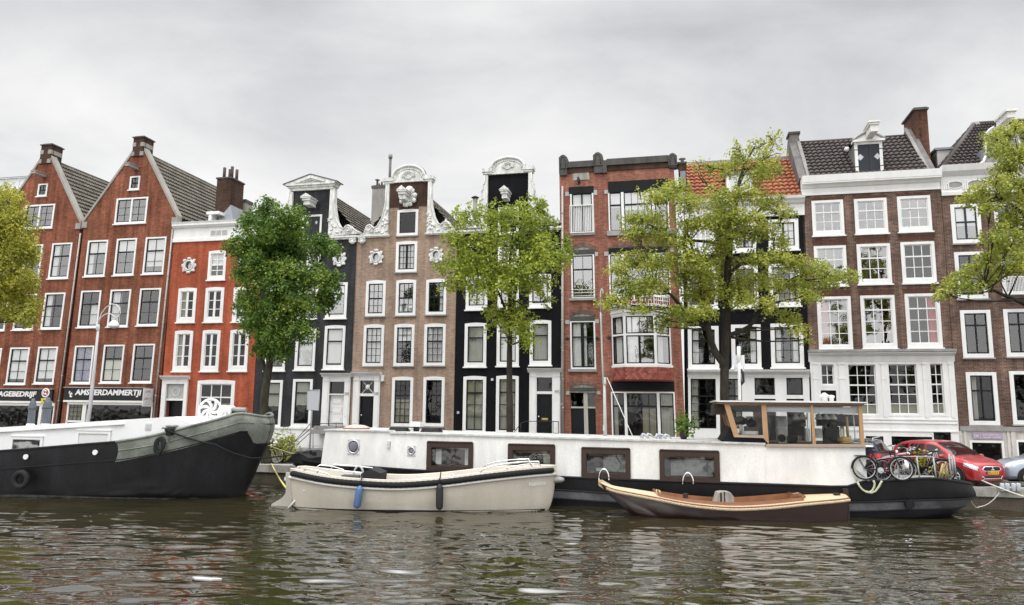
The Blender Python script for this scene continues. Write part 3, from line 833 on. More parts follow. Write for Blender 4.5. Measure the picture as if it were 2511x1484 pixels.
# ------------------------------------------------------------------ tarred house with triangular pediment
E = House('canal_house', 'black tarred house with a triangular white pediment on its neck gable', 'A4', 1557, 160, 'A4', 1527, 800)
EX0 = Dh.x0 - E.x0 + .0
EL = EX0
zl = E.p('A5', 965, 985)[1]
inR = E.p('A5', 833, 700)[0]; inL = E.p('A5', 421, 470)[0]; ztopn = E.p('A5', 628, 458)[1]
inL = E.p('A5', 421, 470)[0]; inR = E.p('A5', 836, 452)[0]; ec = (inL + inR) / 2
E.win('A4', 1325, 128, 1478, 408, cols=1, top=1, bot=1, split=.3, fw=.17, fl=.22, cur='top', gl=GLASSB)
E.win('A4', 1100, 135, 1245, 412, cols=1, top=1, bot=1, split=.3, fw=.17, fl=.22, cur='full')
E.win('A4', 880, 140, 1020, 415, cols=1, top=1, bot=1, split=.3, fw=.17, fl=.22, cur='top')
E.win('A4', 1312, 472, 1458, 812, cols=1, top=1, bot=1, split=.35, fw=.17, fl=.24, arch=.05, cur=[('b', 0, 1, .07, 1, CURT)])
E.win('A4', 1085, 490, 1225, 820, cols=1, top=1, bot=1, split=.35, fw=.17, fl=.24, arch=.05, cur=[('b', 0, 1, .05, 1, CURT)])
E.win('A4', 850, 497, 990, 825, cols=1, top=1, bot=1, split=.35, fw=.17, fl=.24, arch=.05, cur='top')
E.win('A4', 1060, 892, 1195, 1270, cols=1, top=1, bot=1, split=.27, fw=.17, cur='top3', gl=GLASSD)
E.win('A4', 828, 900, 955, 1278, cols=1, top=1, bot=1, split=.27, fw=.17, cur='top3', gl=GLASSD)
E.oval('A5', 930, 1220, 150, 165); E.oval('A5', 430, 1240, 150, 165)
dx = [E.p('A4', q, 1100)[0] for q in (1288, 1342, 1462, 1508)]
dz = [E.p('A4', 1400, q)[1] for q in (1018, 1008, 912, 876, 846)]
portal(E, dx, dz, paint('door_white', (.76, .76, .75), .4, .05), E.p('A4', 1400, 1262)[1], number='328')
# middle window under the loft door, loft door with shutters
E.win('A5', 575, 1060, 705, 1400, cols=2, top=2, bot=2, split=.5, fw=.17, sash=WHITE, bars=.05, fl=.25)
LX0, LX1, LZ0, LZ1 = E.rect('A5', 520, 735, 722, 995)
plz = E.p('A4', 1000, 1272)[1]
zb = plz
# basement windows in the white plinth
for (xa, xb) in ((930, 1105), (1175, 1290), (800, 900)):
    X0, X1, Z0, Z1 = E.rect('A4', xa, 1418, xb, 1500); E.holes.append([(X0, .15), (X1, .15), (X1, Z1), (X0, Z1)])
E.wall([(EL, 0), (0, 0), (0, zl), (inR, zl), (inR, ztopn), (inL, ztopn), (inL, zl), (EL, zl)], BR_BLK, body=(EL, 0, zl))
q = MB()
pl = [(EL + .02, .06), (-.02, .06), (-.02, plz), (EL + .02, plz)]
hl = [[(p[0], max(p[1], .16)) for p in hh] for hh in E.holes[-3:]]
# rendered plinth as a proud slab with the same openings
q.prism(pl, -.07, -.002, hl); po = E.emit('plinth', q, WHITE)
for hh in hl:
    g = MB(); xa, xb = hh[0][0], hh[1][0]; za, zz = hh[0][1], hh[2][1]
    g.box(xa, xb, .05, .07, za, zz); o = E.emit('basement_window', g, GLASSD)
    g = MB(); xm = (xa + xb) / 2; g.box(xm - .04, xm + .04, -.03, .04, za, zz); g.box(xa, xb, -.03, .04, zz - .07, zz); E.emit('frame', g, WHITE, o)
q = MB(); q.box(EL + .02, -.02, -.13, -.071, plz - .1, plz); E.emit('band', q, WHITE)
q = MB(); f = .12; q.box(LX0, LX0 + f, -.05, .05, LZ0, LZ1); q.box(LX1 - f, LX1, -.05, .05, LZ0, LZ1); q.box(LX0 + f, LX1 - f, -.05, .05, LZ1 - f, LZ1); q.box(LX0 + f, LX1 - f, -.05, .05, LZ0, LZ0 + .05)
lo = E.emit('loft_door', q, WHITE)
q = MB(); xm = (LX0 + LX1) / 2; q.box(LX0 + f, xm - .01, -.03, .02, LZ0 + .05, LZ1 - f); q.box(xm + .01, LX1 - f, -.03, .02, LZ0 + .05, LZ1 - f); SHB = paint('shutter_black', (.02, .021, .024), .6, .25)
for u_ in q.islands(): E.emit('shutter', u_, SHB, lo)
q = MB()
for sg in (-1, 1): q.prism([(xm + sg * .3 + a * .09, LZ1 - .5 + b * .12) for a, b in ((0, -1), (1, 0), (0, 1), (-1, 0))], -.04, -.031)
for u_ in q.islands(): E.emit('diamond_panel', u_, GREYP, lo)
out = [E.p('A5', x, y) for x, y in ((880, 452), (875, 600), (885, 700), (905, 800), (940, 865), (985, 893), (1035, 850), (1085, 885), (1130, 918), (1180, 938))]
sc = E.p('A5', 1036, 893)
zl2 = E.p('A5', 950, 968)[1]
bell_trim(E, ec, inR, out, zl2, out[-1][0], (sc[0], sc[1], .27), seed=4)
lx1 = E.p('A5', 1127, 985)[0]
ledge(E, E.p('A5', 800, 985)[0], lx1, E.p('A5', 965, 1005)[1], zl2)
ledge(E, 2 * ec - lx1, 2 * ec - E.p('A5', 800, 985)[0], E.p('A5', 965, 1005)[1], zl2)
corbel(E, 'A5', 1080, 1022, 70, 70)
# pediment
a = E.p('A5', 330, 392); b = E.p('A5', 928, 385); ap = E.p('A5', 612, 277); e0 = E.p('A5', 390, 462); e1 = E.p('A5', 885, 440)
pm = (a[1] + b[1]) / 2; em = ztopn
q = MB(); q.box(inL - .2, inR + .2, -.16, .4, em, em + (pm - em) * .40); q.box(inL - .3, inR + .3, -.24, .42, em + (pm - em) * .40 + .002, em + (pm - em) * .70); q.box(a[0] + .2, b[0] - .2, -.34, .46, em + (pm - em) * .70 + .002, pm - .02)
po = E.emit('pediment', q, ORN)
q = MB(); apx = (a[0] + b[0]) / 2
q.prism([(a[0] + .55, pm), (b[0] - .55, pm), (apx, ap[1] - .35)], -.12, .4); E.emit('tympanum', q, ORN, po)
q = MB()
for (p, sg) in ((a, 1), (b, -1)):
    q.prism([(p[0], pm - .02), (apx, ap[1] - .12), (apx, ap[1] - .34), (p[0] + sg * .75, pm - .02)], -.32, .46)
    q.prism([(p[0] + sg * .45, pm), (apx, ap[1] - .36), (apx, ap[1] - .46), (p[0] + sg * .95, pm)], -.22, -.1)
E.emit('raking_cornice', q, ORN, po)
q = MB()
for (p, sg) in ((a, 1), (b, -1)): q.prism([(p[0] - sg * .03, pm + .02), (apx, ap[1] - .07), (apx, ap[1] - .118), (p[0] - sg * .03, pm - .018)], -.36, .5)
E.emit('lead_cap', q, STONED, po)
# hoist hood
def hood(h, xa, xb, za, zb, out=.9, peaked=True):
    """boxed-in hoist beam: stepped white housing with a small pediment end"""
    q = MB(); w = xb - xa; hh = zb - za; xm = (xa + xb) / 2
    q.box(xa + w * .22, xb - w * .22, -out * .9, 0, za, za + hh * .35)
    q.box(xa + w * .12, xb - w * .12, -out, 0, za + hh * .35 + .002, za + hh * .55); q.box(xa, xb, -out - .06, 0, za + hh * .55 + .002, za + hh * .66)
    q.prism([(xa - .03, za + hh * .66 + .003), (xb + .03, za + hh * .66 + .003), (xm, zb)], -out - .08, 0)
    return h.emit('hoist_beam', q, ORN)


a0 = E.p('A5', 592, 655); b0 = E.p('A5', 668, 548)
hood(E, a0[0] - .12, a0[0] + .58, a0[1], b0[1] + .1)
# tiled roof behind the neck
XA2 = ec; hr = E.p('A5', 893, 742, 1.0)
E.roof([(0.0, .5, zl + .1), (0.0, 8, zl + .1), (XA2, 8, zl + 3.6), (XA2, .5, zl + 3.6)], TILE_G)
E.roof([(EL, .5, zl + .1), (EL, 8, zl + .1), (XA2, 8, zl + 3.6), (XA2, .5, zl + 3.6)], TILE_G)

# ------------------------------------------------------------------ brown neck gable
Fh = House('canal_house', 'brown brick neck gable house with a carved white coat of arms near its top', 'A6', 1055, 200, 'A6', 1031, 1400)
FL = E.x0 - Fh.x0; FR = 0.0
kw = dict(cols=3, fw=.17, arch=.06, bars=.03, sillm=STONEG)
Fh.win('A6', 300, 124, 455, 415, top=2, bot=2, split=.5, gl=GLASSB, **kw)
Fh.win('A6', 553, 118, 712, 410, top=2, bot=2, split=.5, gl=GLASSB, cur=[('c', 0, 1, .0, .25, CURT)], **kw)
Fh.win('A6', 805, 112, 970, 402, top=2, bot=2, split=.5, cur='right', **kw)
Fh.win('A6', 280, 494, 440, 835, top=2, bot=3, split=.4, cur='full', **kw)
Fh.win('A6', 538, 490, 697, 835, top=2, bot=3, split=.4, cur='top', **kw)
Fh.win('A6', 790, 487, 962, 832, top=2, bot=3, split=.4, cur='full', **kw)
Fh.win('A6', 519, 934, 685, 1345, top=3, bot=4, split=.36, cur='half', gl=GLASSD, **kw)
Fh.win('A6', 782, 932, 952, 1345, top=3, bot=4, split=.36, gl=GLASSD, **kw)
Fh.win('A5', 1560, 1034, 1785, 1362, cols=4, top=4, bot=0, fw=.17, arch=.05, mull=.12, bars=.03, cur='full', sillm=STONEG)
Fh.win('A5', 1572, 680, 1797, 955, cols=1, top=1, bot=0, fw=.16, sw=.02, sash=BLACKP, gl=GLASSD, arch=.04, sillm=STONEG, name='loft_door')
Fh.oval('A5', 1337, 1202, 165, 168); Fh.oval('A5', 2003, 1178, 165, 168)
dx = [Fh.p('A6', q, 1150)[0] for q in (188, 243, 364, 412)]
dz = [Fh.p('A6', 300, q)[1] for q in (1090, 1068, 958, 925, 888)]
portal(Fh, dx, dz, DOORB, Fh.p('A6', 300, 1400)[1], fan=True, number='330')
zl = (Fh.p('A5', 1300, 975)[1] + Fh.p('A5', 2050, 955)[1]) / 2
nL = Fh.p('A5', 1484, 600)[0]; nR = Fh.p('A5', 1914, 600)[0]; nz = Fh.p('A5', 1700, 368)[1]; fc = (nL + nR) / 2
Fh.wall([(FL, 0), (FR, 0), (FR, zl), (nR, zl), (nR, nz), (nL, nz), (nL, zl), (FL, zl)], BR_BRN, body=(FL, FR, zl))
# darker upper neck brickwork is a facing of its own
q = MB(); za = Fh.p('A5', 1700, 640)[1]; q.prism([(nL + .01, za), (nR - .01, za), (nR - .01, nz), (nL + .01, nz)], -.02, -.001); Fh.emit('neck_facing', q, BR_NECK)
q = MB(); za2 = Fh.p('A5', 1700, 668)[1]
for i in range(15):
    xx = nL + .62 + .085 * i; q.box(xx, xx + .07, -.03, -.021, za2 + .05 - .02 * abs(i - 7) / 7, za2 + .36 - .02 * abs(i - 7) / 7)
Fh.emit('brick_lintel', q, BR_NECK)
out = [Fh.p('A5', x, y) for x, y in ((1953, 345), (1950, 560), (1960, 650), (1985, 750), (2030, 830), (2085, 862), (2120, 805), (2165, 850), (2175, 900), (2228, 922))]
zt = Fh.p('A5', 2050, 928)[1]; sc = Fh.p('A5', 2120, 850)
bell_trim(Fh, fc, nR, out, zt, out[-1][0], (sc[0], sc[1], .26), seed=9, n_orn=20)
ledge(Fh, Fh.p('A5', 1885, 945)[0], FR + .02, zl - .02, zt); ledge(Fh, FL - .0, 2 * fc - Fh.p('A5', 1885, 945)[0], zl - .02, zt)
corbel(Fh, 'A5', 1184, 1018, 72, 70)
s0 = Fh.p('A5', 1425, 330); s1 = Fh.p('A5', 1982, 300); apx = Fh.p('A5', 1712, 190)
arch_top(Fh, s0[0] + .05, s1[0] - .05, nz, (s0[1] + s1[1]) / 2, apx[1])
# coat of arms with hoist hood
X0, X1, Z0, Z1 = Fh.rect('A5', 1598, 440, 1792, 635); xm, zm = (X0 + X1) / 2, (Z0 + Z1) / 2; rr = (X1 - X0) / 2
q = MB(); n = 24
q.prism([(xm + rr * (.78 + .16 * cos(5 * t * 2 * pi / n)) * cos(2 * pi * t / n), zm + rr * 1.02 * (.82 + .16 * cos(5 * t * 2 * pi / n)) * sin(2 * pi * t / n)) for t in range(n)], -.14, -.021)
for k in range(9):
    t = 2 * pi * k / 9 + .2; q.blob((xm + rr * .8 * cos(t), -.14, zm + rr * .85 * sin(t)), (.15, .1, .15)); q.spiral(xm + rr * .62 * cos(t), -.17, zm + rr * .66 * sin(t), .13, 1.2, .035, t)
q.blob((xm + .1, -.18, Z1 - .12), (.26, .12, .22)); q.blob((xm - .02, -.2, Z0 + .1), (.13, .1, .17))
Fh.emit('coat_of_arms', q, ORN)
hood(Fh, xm - .38, xm + .22, zm - .32, zm + .48, .95)
q = MB(); a = Fh.p('A6', 426, 966); b = Fh.p('A6', 452, 914); q.box(a[0], b[0], -.14, -.001, a[1], b[1]); Fh.emit('alarm_box', q, WHITE)
Fh.roof([(FR, .5, zl + .1), (FR, 8, zl + .1), (fc, 8, zl + 3.4), (fc, .5, zl + 3.4)], TILE_G)
Fh.roof([(FL, .5, zl + .1), (FL, 8, zl + .1), (fc, 8, zl + 3.4), (fc, .5, zl + 3.4)], TILE_G)
# rendered chimney and flue between the gables
a = Fh.p('A5', 1275, 860, 1.6); b = Fh.p('A5', 1452, 860, 1.6); zt = Fh.p('A5', 1360, 430, 1.6)[1]
q = MB(); q.box(a[0], b[0] + .5, 1.6, 2.7, zl - .3, zt); ch = Fh.emit('chimney', q, STUCCO)
q = MB(); q.box(a[0] - .05, b[0] + .55, 1.55, 2.75, zt, zt + .16); q.box(a[0] + .01, b[0] + .5, 1.59, 2.7, zt + .16, zt + .2); Fh.emit('cap', q, STONED, ch)
for (xx, hh, rr) in ((1348, 350, .07), (1398, 362, .06), (1440, 340, .06), (1370, 380, .05)):
    p = Fh.p('A5', xx, hh, 2.0); q = MB(); q.lathe([(rr, zt + .2), (rr, p[1]), (rr * .8, p[1])], (p[0], 2.0, 0), 10); Fh.emit('chimney_pot', q, STONED, ch)
p = Fh.p('A5', 1348, 346, 2.0); q = MB(); q.lathe([(.02, p[1]), (.17, p[1] + .03), (.02, p[1] + .09)], (p[0], 2.0, 0), 12); Fh.emit('cowl', q, STONED, ch)
p = Fh.p('A5', 1470, 320, 1.8); p2 = Fh.p('A5', 1482, 78, 1.8)
q = MB(); q.lathe([(.085, zt), (.085, p2[1])], (p[0] + .05, 1.9, 0), 10); fl = Fh.emit('flue_pipe', q, paint('flue_brown', (.16, .14, .125), .6, .3))
q = MB(); q.lathe([(.13, p2[1] - .1), (.13, p2[1] + .16), (.1, p2[1] + .16)], (p[0] + .05, 1.9, 0), 12); Fh.emit('cowl', q, STUCCO, fl)
# stay wire
a = E.p('A5', 930, 768, 1.6); b = Fh.p('A5', 1272, 768, 1.6)
wa = FAC.w(E.x0 + a[0] + E.lean * a[1], 1.6, ST + a[1]); wb = FAC.w(Fh.x0 + b[0] + Fh.lean * b[1], 1.6, ST + b[1])
q = MB(); q.tube([wa, wb], .018, 6); tag(q.build('stay_wire', STONED), 'thin wire strung from the black gable roof to the grey rendered chimney', 'wire')

# ------------------------------------------------------------------ black bell gable
G = House('canal_house', 'black painted house with a rounded white pediment and curly white scrollwork behind the bright tree', 'A7', 1250, 800, 'A6', 1948, 1380)
GL = Fh.x0 - G.x0; GR = 0.0
kw = dict(cols=2, fw=.18, fl=.24, arch=.05)
G.win('A6', 1672, 70, 1855, 340, top=1, bot=0, cur='full', mull=.05, **kw)
G.win('A6', 1408, 78, 1583, 348, top=1, bot=0, cur='full', mull=.05, **kw)
G.win('A6', 1140, 85, 1318, 360, top=1, bot=0, cur='full', mull=.05, **kw)
kw['cols'] = 1
G.win('A6', 1130, 480, 1308, 842, top=1, bot=1, split=.32, cur='full', gl=GLASSD, **kw)
G.win('A6', 1400, 478, 1583, 836, top=1, bot=1, split=.32, cur='full', **kw)
G.win('A6', 1676, 457, 1857, 828, top=1, bot=1, split=.32, cur='full', gl=GLASSD, **kw)
kw = dict(cols=2, fw=.18, fl=.2, arch=.05, bars=.035)
G.win('A6', 1118, 927, 1303, 1410, top=1, bot=3, split=.26, cur='cream', gl=GLASSD, **kw)
G.win('A6', 1394, 922, 1580, 1410, top=1, bot=3, split=.26, cur='cream', gl=GLASSD, **kw)
G.win('A7', 660, 880, 850, 1130, cols=2, top=2, bot=2, split=.5, fw=.16, sash=WHITE, bars=.05)
G.win('A7', 660, 590, 850, 830, cols=1, top=1, bot=0, fw=.14, sash=BLACKP, gl=GLASSD, name='loft_door')
dx = [G.p('A6', q, 1150)[0] for q in (1674, 1735, 1866, 1935)]
dz = [G.p('A6', 1800, q)[1] for q in (1072, 1050, 932, 890, 856)]
portal(G, dx, dz, DOORB, G.p('A6', 1800, 1440)[1], number='332', letter=True)
zl = G.p('A7', 1100, 800)[1]
nL = G.p('A7', 567, 450)[0]; nR = G.p('A7', 943, 450)[0]; nz = G.p('A7', 755, 280)[1]; gc = (nL + nR) / 2
G.wall([(GL, 0), (GR, 0), (GR, zl), (nR, zl), (nR, nz), (nL, nz), (nL, zl), (GL, zl)], BR_BLK2, body=(GL, GR, zl))
out = [G.p('A7', x, y) for x, y in ((972, 270), (970, 345), (988, 355), (985, 395), (1000, 420), (996, 465), (985, 490), (1022, 505), (1015, 560), (1005, 620), (1022, 660), (1040, 690), (1085, 688), (1120, 668), (1160, 690), (1180, 728), (1215, 708), (1243, 730))]
zt = G.p('A7', 1100, 772)[1]; sc = G.p('A7', 1135, 705)
bell_trim(G, gc, nR, out, zt, out[-1][0], (sc[0], sc[1], .25), seed=12, n_orn=22)
ledge(G, G.p('A7', 930, 780)[0], GR, zl - .02, zt); ledge(G, GL, 2 * gc - G.p('A7', 930, 780)[0], zl - .02, zt)
s0 = G.p('A7', 520, 240); s1 = G.p('A7', 990, 208); apx = G.p('A7', 757, 132)
arch_top(G, s0[0] + .02, s1[0] - .02, nz, (s0[1] + s1[1]) / 2, apx[1])
a0 = G.p('A7', 745, 520); b0 = G.p('A7', 745, 425)
hood(G, a0[0] - .27, a0[0] + .27, a0[1] - .1, b0[1], .85)
G.roof([(GR, .5, zl + .1), (GR, 8, zl + .1), (gc, 8, zl + 3.2), (gc, .5, zl + 3.2)], TILE_G)
G.roof([(GL, .5, zl + .1), (GL, 8, zl + .1), (gc, 8, zl + 3.2), (gc, .5, zl + 3.2)], TILE_G)
p = G.p('A7', 447, 500, 2.5); q = MB(); q.lathe([(.14, zl), (.14, p[1])], (p[0], 2.5, 0), 12); fl = G.emit('flue_pipe', q, STUCCO)
q = MB(); q.lathe([(.17, p[1] - .06), (.17, p[1]), (.26, p[1] + .02), (.05, p[1] + .14)], (p[0], 2.5, 0), 12); G.emit('cowl', q, STONED, fl)
G.pipe('A7', 1255, 390, 1948, 1400, 'A6', .055)
for (x, y) in ((1363, 950), (1076, 1228)):
    a = G.p('A6', x, y); q = MB(); q.box(a[0] - .07, a[0] + .07, -.12, -.001, a[1] - .07, a[1] + .07); G.emit('wall_lamp' if x > 1300 else 'bell_box', q, STEEL)
# ================================================================== crimson brick house with bay window
H = House('canal_house', 'crimson brick house with a flat parapet, stone caps and a white bay window', 'B1', 126, 300, 'B2', 183, 1340)
HL = 0.0; HR = H.p('B2', 1290, 900)[0]
BLKM = paint('block_pale', (.40, .38, .36), .8, .2)
def lintel(h, z, x0, y0, x1, y1, mat=None, ya=-.04):
    X0, X1, Z0, Z1 = h.rect(z, x0, y0, x1, y1); q = MB(); q.box(X0, X1, ya, .02, Z0, Z1); return h.emit('lintel', q, mat or BLACKP)


def blocks(h, z, pts):
    q = MB()
    for (x0, y0, x1, y1) in pts:
        X0, X1, Z0, Z1 = h.rect(z, x0, y0, x1, y1); q.box(X0, X1, -.035, .02, Z0, Z1)
    for u_ in q.islands(): h.emit('stone_block', u_, BLKM)


def segarch(h, z, x0, yb, x1, yt, name='arch', mat=None, fill=None):
    X0, X1, Z0, Z1 = h.rect(z, x0, yt, x1, yb); n = 14; w = X1 - X0
    lo = [(X0 + w * i / n, Z0 + (Z1 - Z0) * .55 * sin(pi * i / n)) for i in range(n + 1)]
    hi = [(x + (x - (X0 + X1) / 2) * .06, zz + (Z1 - Z0) * .6 + .02) for x, zz in lo]
    q = MB(); q.prism(lo + hi[::-1], -.035, .0); o = h.emit(name, q, mat or BR_DRK)
    if fill is not None:
        q = MB(); q.prism([(X0, Z0 - .01), (X1, Z0 - .01)] + lo[::-1][:-1] if False else [(X0, Z0 - .28), (X1, Z0 - .28)] + lo[::-1], -.012, .0); h.emit('tympanum', q, fill, o)
    return o


LFT = dict(frame=WHITE, fw=.085, sw=.06, sill=False, arch=0)
H.win('B1', 217, 410, 420, 752, cols=2, top=1, bot=1, split=.34, cur=[('b', 0, 1, .72, 1, CURT), ('c', 0, .46, 0, .72, CURT), ('c', .54, 1, 0, .72, CURT)], mull=.08, **LFT)
H.win('B1', 223, 930, 428, 1300, cols=2, top=1, bot=1, split=.34, gl=GLASSB, mull=.0, **LFT)
H.win('B2', 237, 255, 480, 700, cols=2, top=1, bot=1, split=.33, cur=[('c', 0, .4, 0, 1, CURT), ('c', .55, .66, 0, 1, CURT)], mull=.09, **LFT)
for (z, a, b, c, d) in (('B1', 210, 1300, 435, 1312), ('B1', 222, 750, 428, 762), ('B1', 528, 735, 1120, 748), ('B2', 222, 702, 488, 722)):
    H.bx('sill', z, a, b, c, d + 4, -.12, 0, STONEG)
X0, X1, Z0, Z1 = H.rect('B2', 240, 880, 480, 1345)
H.holes.append([(X0, .1), (X1, .1), (X1, Z1), (X0, Z1)])
kw = dict(frame=WHITE, sill=False, sw=.055, sash=SASHB)
# three-light windows: narrow, wide, narrow
def threelight(h, z, xs, y0, y1, split, tops, cur=None, gl=None, z2=None, name='window'):
    ym = (y0 + y1) / 2; Z1 = h.p(z, (xs[0][0] + xs[2][1]) / 2, y0)[1]; Z0 = h.p(z, (xs[0][0] + xs[2][1]) / 2, y1)[1]
    for i in range(3):
        R_ = (h.p(z, xs[i][0], ym)[0], h.p(z, xs[i][1], ym)[0], Z0, Z1)
        h.win(z, 0, 0, 0, 0, rect=R_, cols=tops[i], top=1, bot=1, split=split, fw=.075, gl=gl[i] if gl else None, cur=cur[i] if cur else None, rail=.09, **kw)


threelight(H, 'B1', ((540, 660), (660, 920), (920, 1050)), 388, 736, .33, (1, 4, 1), ('top', [('b', 0, 1, .55, 1, CURT)], 'top'), (GLASSB, GLASSB, GLASSB))
threelight(H, 'B1', ((545, 665), (665, 925), (925, 1060)), 918, 1290, .3, (1, 4, 1), None, (GLASSB, GLASSB, GLASSB))
threelight(H, 'B2', ((622, 755), (755, 1060), (1060, 1215)), 912, 1345, .3, (1, 4, 1), ([('c', 0, .45, 0, 1, CURT)], [('c', .5, .95, 0, .65, BLIND)], 'full'), (GLASSD, GLASSD, GLASSD))
ztop = H.p('B1', 620, 180)[1]
bayr = H.rect('B2', 650, 215, 1140, 655); H.holes.append([(bayr[0], bayr[2]), (bayr[1], bayr[2]), (bayr[1], bayr[3]), (bayr[0], bayr[3])])
H.wall([(HL, 0), (HR, 0), (HR, ztop), (HL, ztop)], BR_HRD, body=(HL, HR, ztop))
lintel(H, 'B1', 205, 365, 416, 412); lintel(H, 'B1', 535, 320, 1048, 385); lintel(H, 'B1', 213, 895, 425, 930, paint('lintel_grey', (.05, .05, .045), .6, .3)); lintel(H, 'B1', 540, 880, 1060, 915)
lintel(H, 'B2', 236, 215, 470, 255, paint('lintel_green', (.06, .065, .055), .6, .3)); lintel(H, 'B2', 622, 815, 1205, 905); lintel(H, 'B2', 240, 872, 480, 905, MT['lintel_green'])
blocks(H, 'B1', [(175, 405, 212, 438), (408, 390, 445, 430), (505, 388, 545, 418), (172, 922, 210, 955), (425, 912, 452, 945), (503, 908, 545, 942), (1055, 880, 1090, 910)])
blocks(H, 'B2', [(195, 248, 232, 282), (470, 240, 505, 275), (200, 905, 232, 938), (486, 905, 520, 935)])
TYM = paint('tympanum_pale', (.26, .25, .22), .8, .5, 9)
segarch(H, 'B1', 215, 895, 425, 848, fill=TYM); segarch(H, 'B1', 540, 880, 1060, 845)
segarch(H, 'B2', 232, 215, 468, 165, fill=TYM); segarch(H, 'B2', 238, 872, 478, 820, fill=TYM)
# parapet
q = MB(); za = H.p('B1', 300, 150)[1]; zb = H.p('B1', 780, 165)[1]
xa, xb, xc, xd, xe, xf_ = [H.p('B1', v, 150)[0] for v in (126, 196, 415, 525, 1045, 1120)]
q.box(xb, xc, -.16, .4, ztop, za); q.box(xd, xe, -.16, .4, ztop, za + .02)
po = H.emit('parapet', q, STONED)
q = MB(); q.box(HL, HR, -.06, -.001, ztop - .3, ztop - .02)
H.emit('brick_band', q, BR_NECK, po)
for (x0, x1, yt, yb, ym) in ((126, 196, 100, 270, 215), (413, 492, 78, 250, 190), (1043, 1118, 86, 205, 190)):
    a = H.p('B1', x0, 150)[0]; b = H.p('B1', x1, 150)[0]; z0 = H.p('B1', (x0 + x1) / 2, yb)[1]; z1 = H.p('B1', (x0 + x1) / 2, yt)[1]; zm = H.p('B1', (x0 + x1) / 2, ym)[1]
    n = 10; w = b - a; q = MB()
    q.prism([(a, zm), (b, zm)] + [(b - w * i / n, z1 - w * .34 + w * .34 * sin(pi * i / n)) for i in range(n + 1)], -.22, .45)
    q.box(a + .03, b - .03, -.17, .3, z0, zm - .003)
    n2 = 8; q.tube([(a + w * .18 + w * .64 * i / n2, -.23, zm + .08 + (z1 - w * .2 - zm - .2) * (1 if 0 < i < n2 else .0) + w * .2 * sin(pi * i / n2)) for i in range(n2 + 1)], .025, 6)
    H.emit('pier_cap', q, STONED)
a = H.p('B1', 490, 150)[0]; b = H.p('B1', 525, 150)[0]; z0 = H.p('B1', 505, 250)[1]; z1 = H.p('B1', 505, 145)[1]
q = MB(); q.box(a, b, -.19, .4, z0, z1); H.emit('pier_shoulder', q, STONED)
X0, X1, Z0, Z1 = H.rect('B1', 238, 236, 378, 300); q = MB(); q.box(X0, X1, -.03, -.001, Z0, Z1); H.emit('stone_tablet', q, paint('tablet_pale', (.33, .31, .28), .8, .35, 4))
a = H.p('B1', 292, 318); q = MB(); q.box(a[0] - .05, a[0] + .05, -.45, 0, a[1] - .1, a[1] + .15); q.tube([(a[0], -.42, a[1] + .05), (a[0], -.42, a[1] - .32)], .03, 6); H.emit('hoist_hook', q, IRON)
# french balcony rail and window guard
X0, X1, Z0, Z1 = H.rect('B1', 215, 522, 422, 748); q = MB()
q.box(X0, X1, -.16, -.12, Z1 - .05, Z1); q.box(X0, X1, -.16, -.12, Z0, Z0 + .05)
for i in range(15): xx = X0 + (X1 - X0) * i / 14; q.box(xx - .012, xx + .012, -.15, -.13, Z0 + .05, Z1 - .05)
q.box(X0, X0 + .03, -.13, 0, Z1 - .05, Z1 - .01); q.box(X1 - .03, X1, -.13, 0, Z1 - .05, Z1 - .01)
H.emit('balcony_rail', q, WHITE)
X0, X1, Z0, Z1 = H.rect('B1', 222, 1230, 428, 1278); q = MB()
for zz in (Z0, (Z0 + Z1) / 2, Z1): q.tube([(X0, -.05, zz), (X1, -.05, zz)], .016, 6)
H.emit('window_guard', q, WHITE)
# front door pair
X0, X1, Z0, Z1 = H.rect('B2', 240, 908, 480, 1345)
q = MB(); xm = H.p('B2', 385, 1100)[0]; zt = H.p('B2', 360, 1055)[1]
q.box(xm - .12, xm + .1, .04, .14, .1, Z1); q.box(X0, xm - .12, .05, .12, zt - .05, zt + .04); q.box(xm + .1, X1, .05, .12, zt - .05, zt + .04); do = H.emit('door_frame', q, paint('door_frame_stone', (.42, .40, .36), .6, .15))
for (a, b) in ((X0, xm - .12), (xm + .1, X1)):
    q = MB(); q.box(a, b, .12, .16, .1, zt - .05); q.box(a + .12, b - .12, .105, .119, .35, .9); q.box(a + .12, b - .12, .105, .119, 1.1, zt - .3); d1 = H.emit('door', q, DOORB)
    q = MB(); q.blob((b - .1, .08, 1.1), .035); H.emit('knob', q, BRASS, d1)
    q = MB(); q.box(a, b, .10, .11, zt + .04, Z1); H.emit('transom_light', q, GLASSD, do)
# bay window
zc0 = H.p('B2', 880, 660)[1]; zc1 = H.p('B2', 880, 195)[1]; zmid = H.p('B2', 880, 375)[1]
Lx0, Lx1, Fx0, Fx1, Rx0, Rx1 = None, None, None, None, None, None
OUT = .75
bl = H.p('B2', 625, 430)[0]; br = H.p('B2', 1172, 430)[0]
fl = H.p('B2', 742, 430, -OUT)[0]; fr = H.p('B2', 1030, 430, -OUT)[0]
zc0 = H.p('B2', 880, 660, -OUT)[1]; zc1 = H.p('B2', 880, 195, -OUT)[1]; zmid = H.p('B2', 880, 378, -OUT)[1]
ring = [(bl, 0.0), (fl, -OUT), (fr, -OUT), (br, 0.0)]
def ringbox(mb, z0, z1, grow, back=0.3, mi=0):
    c = [(bl - grow, back), (bl - grow, -.0), (fl - grow * .5, -OUT - grow), (fr + grow * .5, -OUT - grow), (br + grow, -.0), (br + grow, back)]
    mb.prism(c, z0, z1, axis='z', mi=mi)


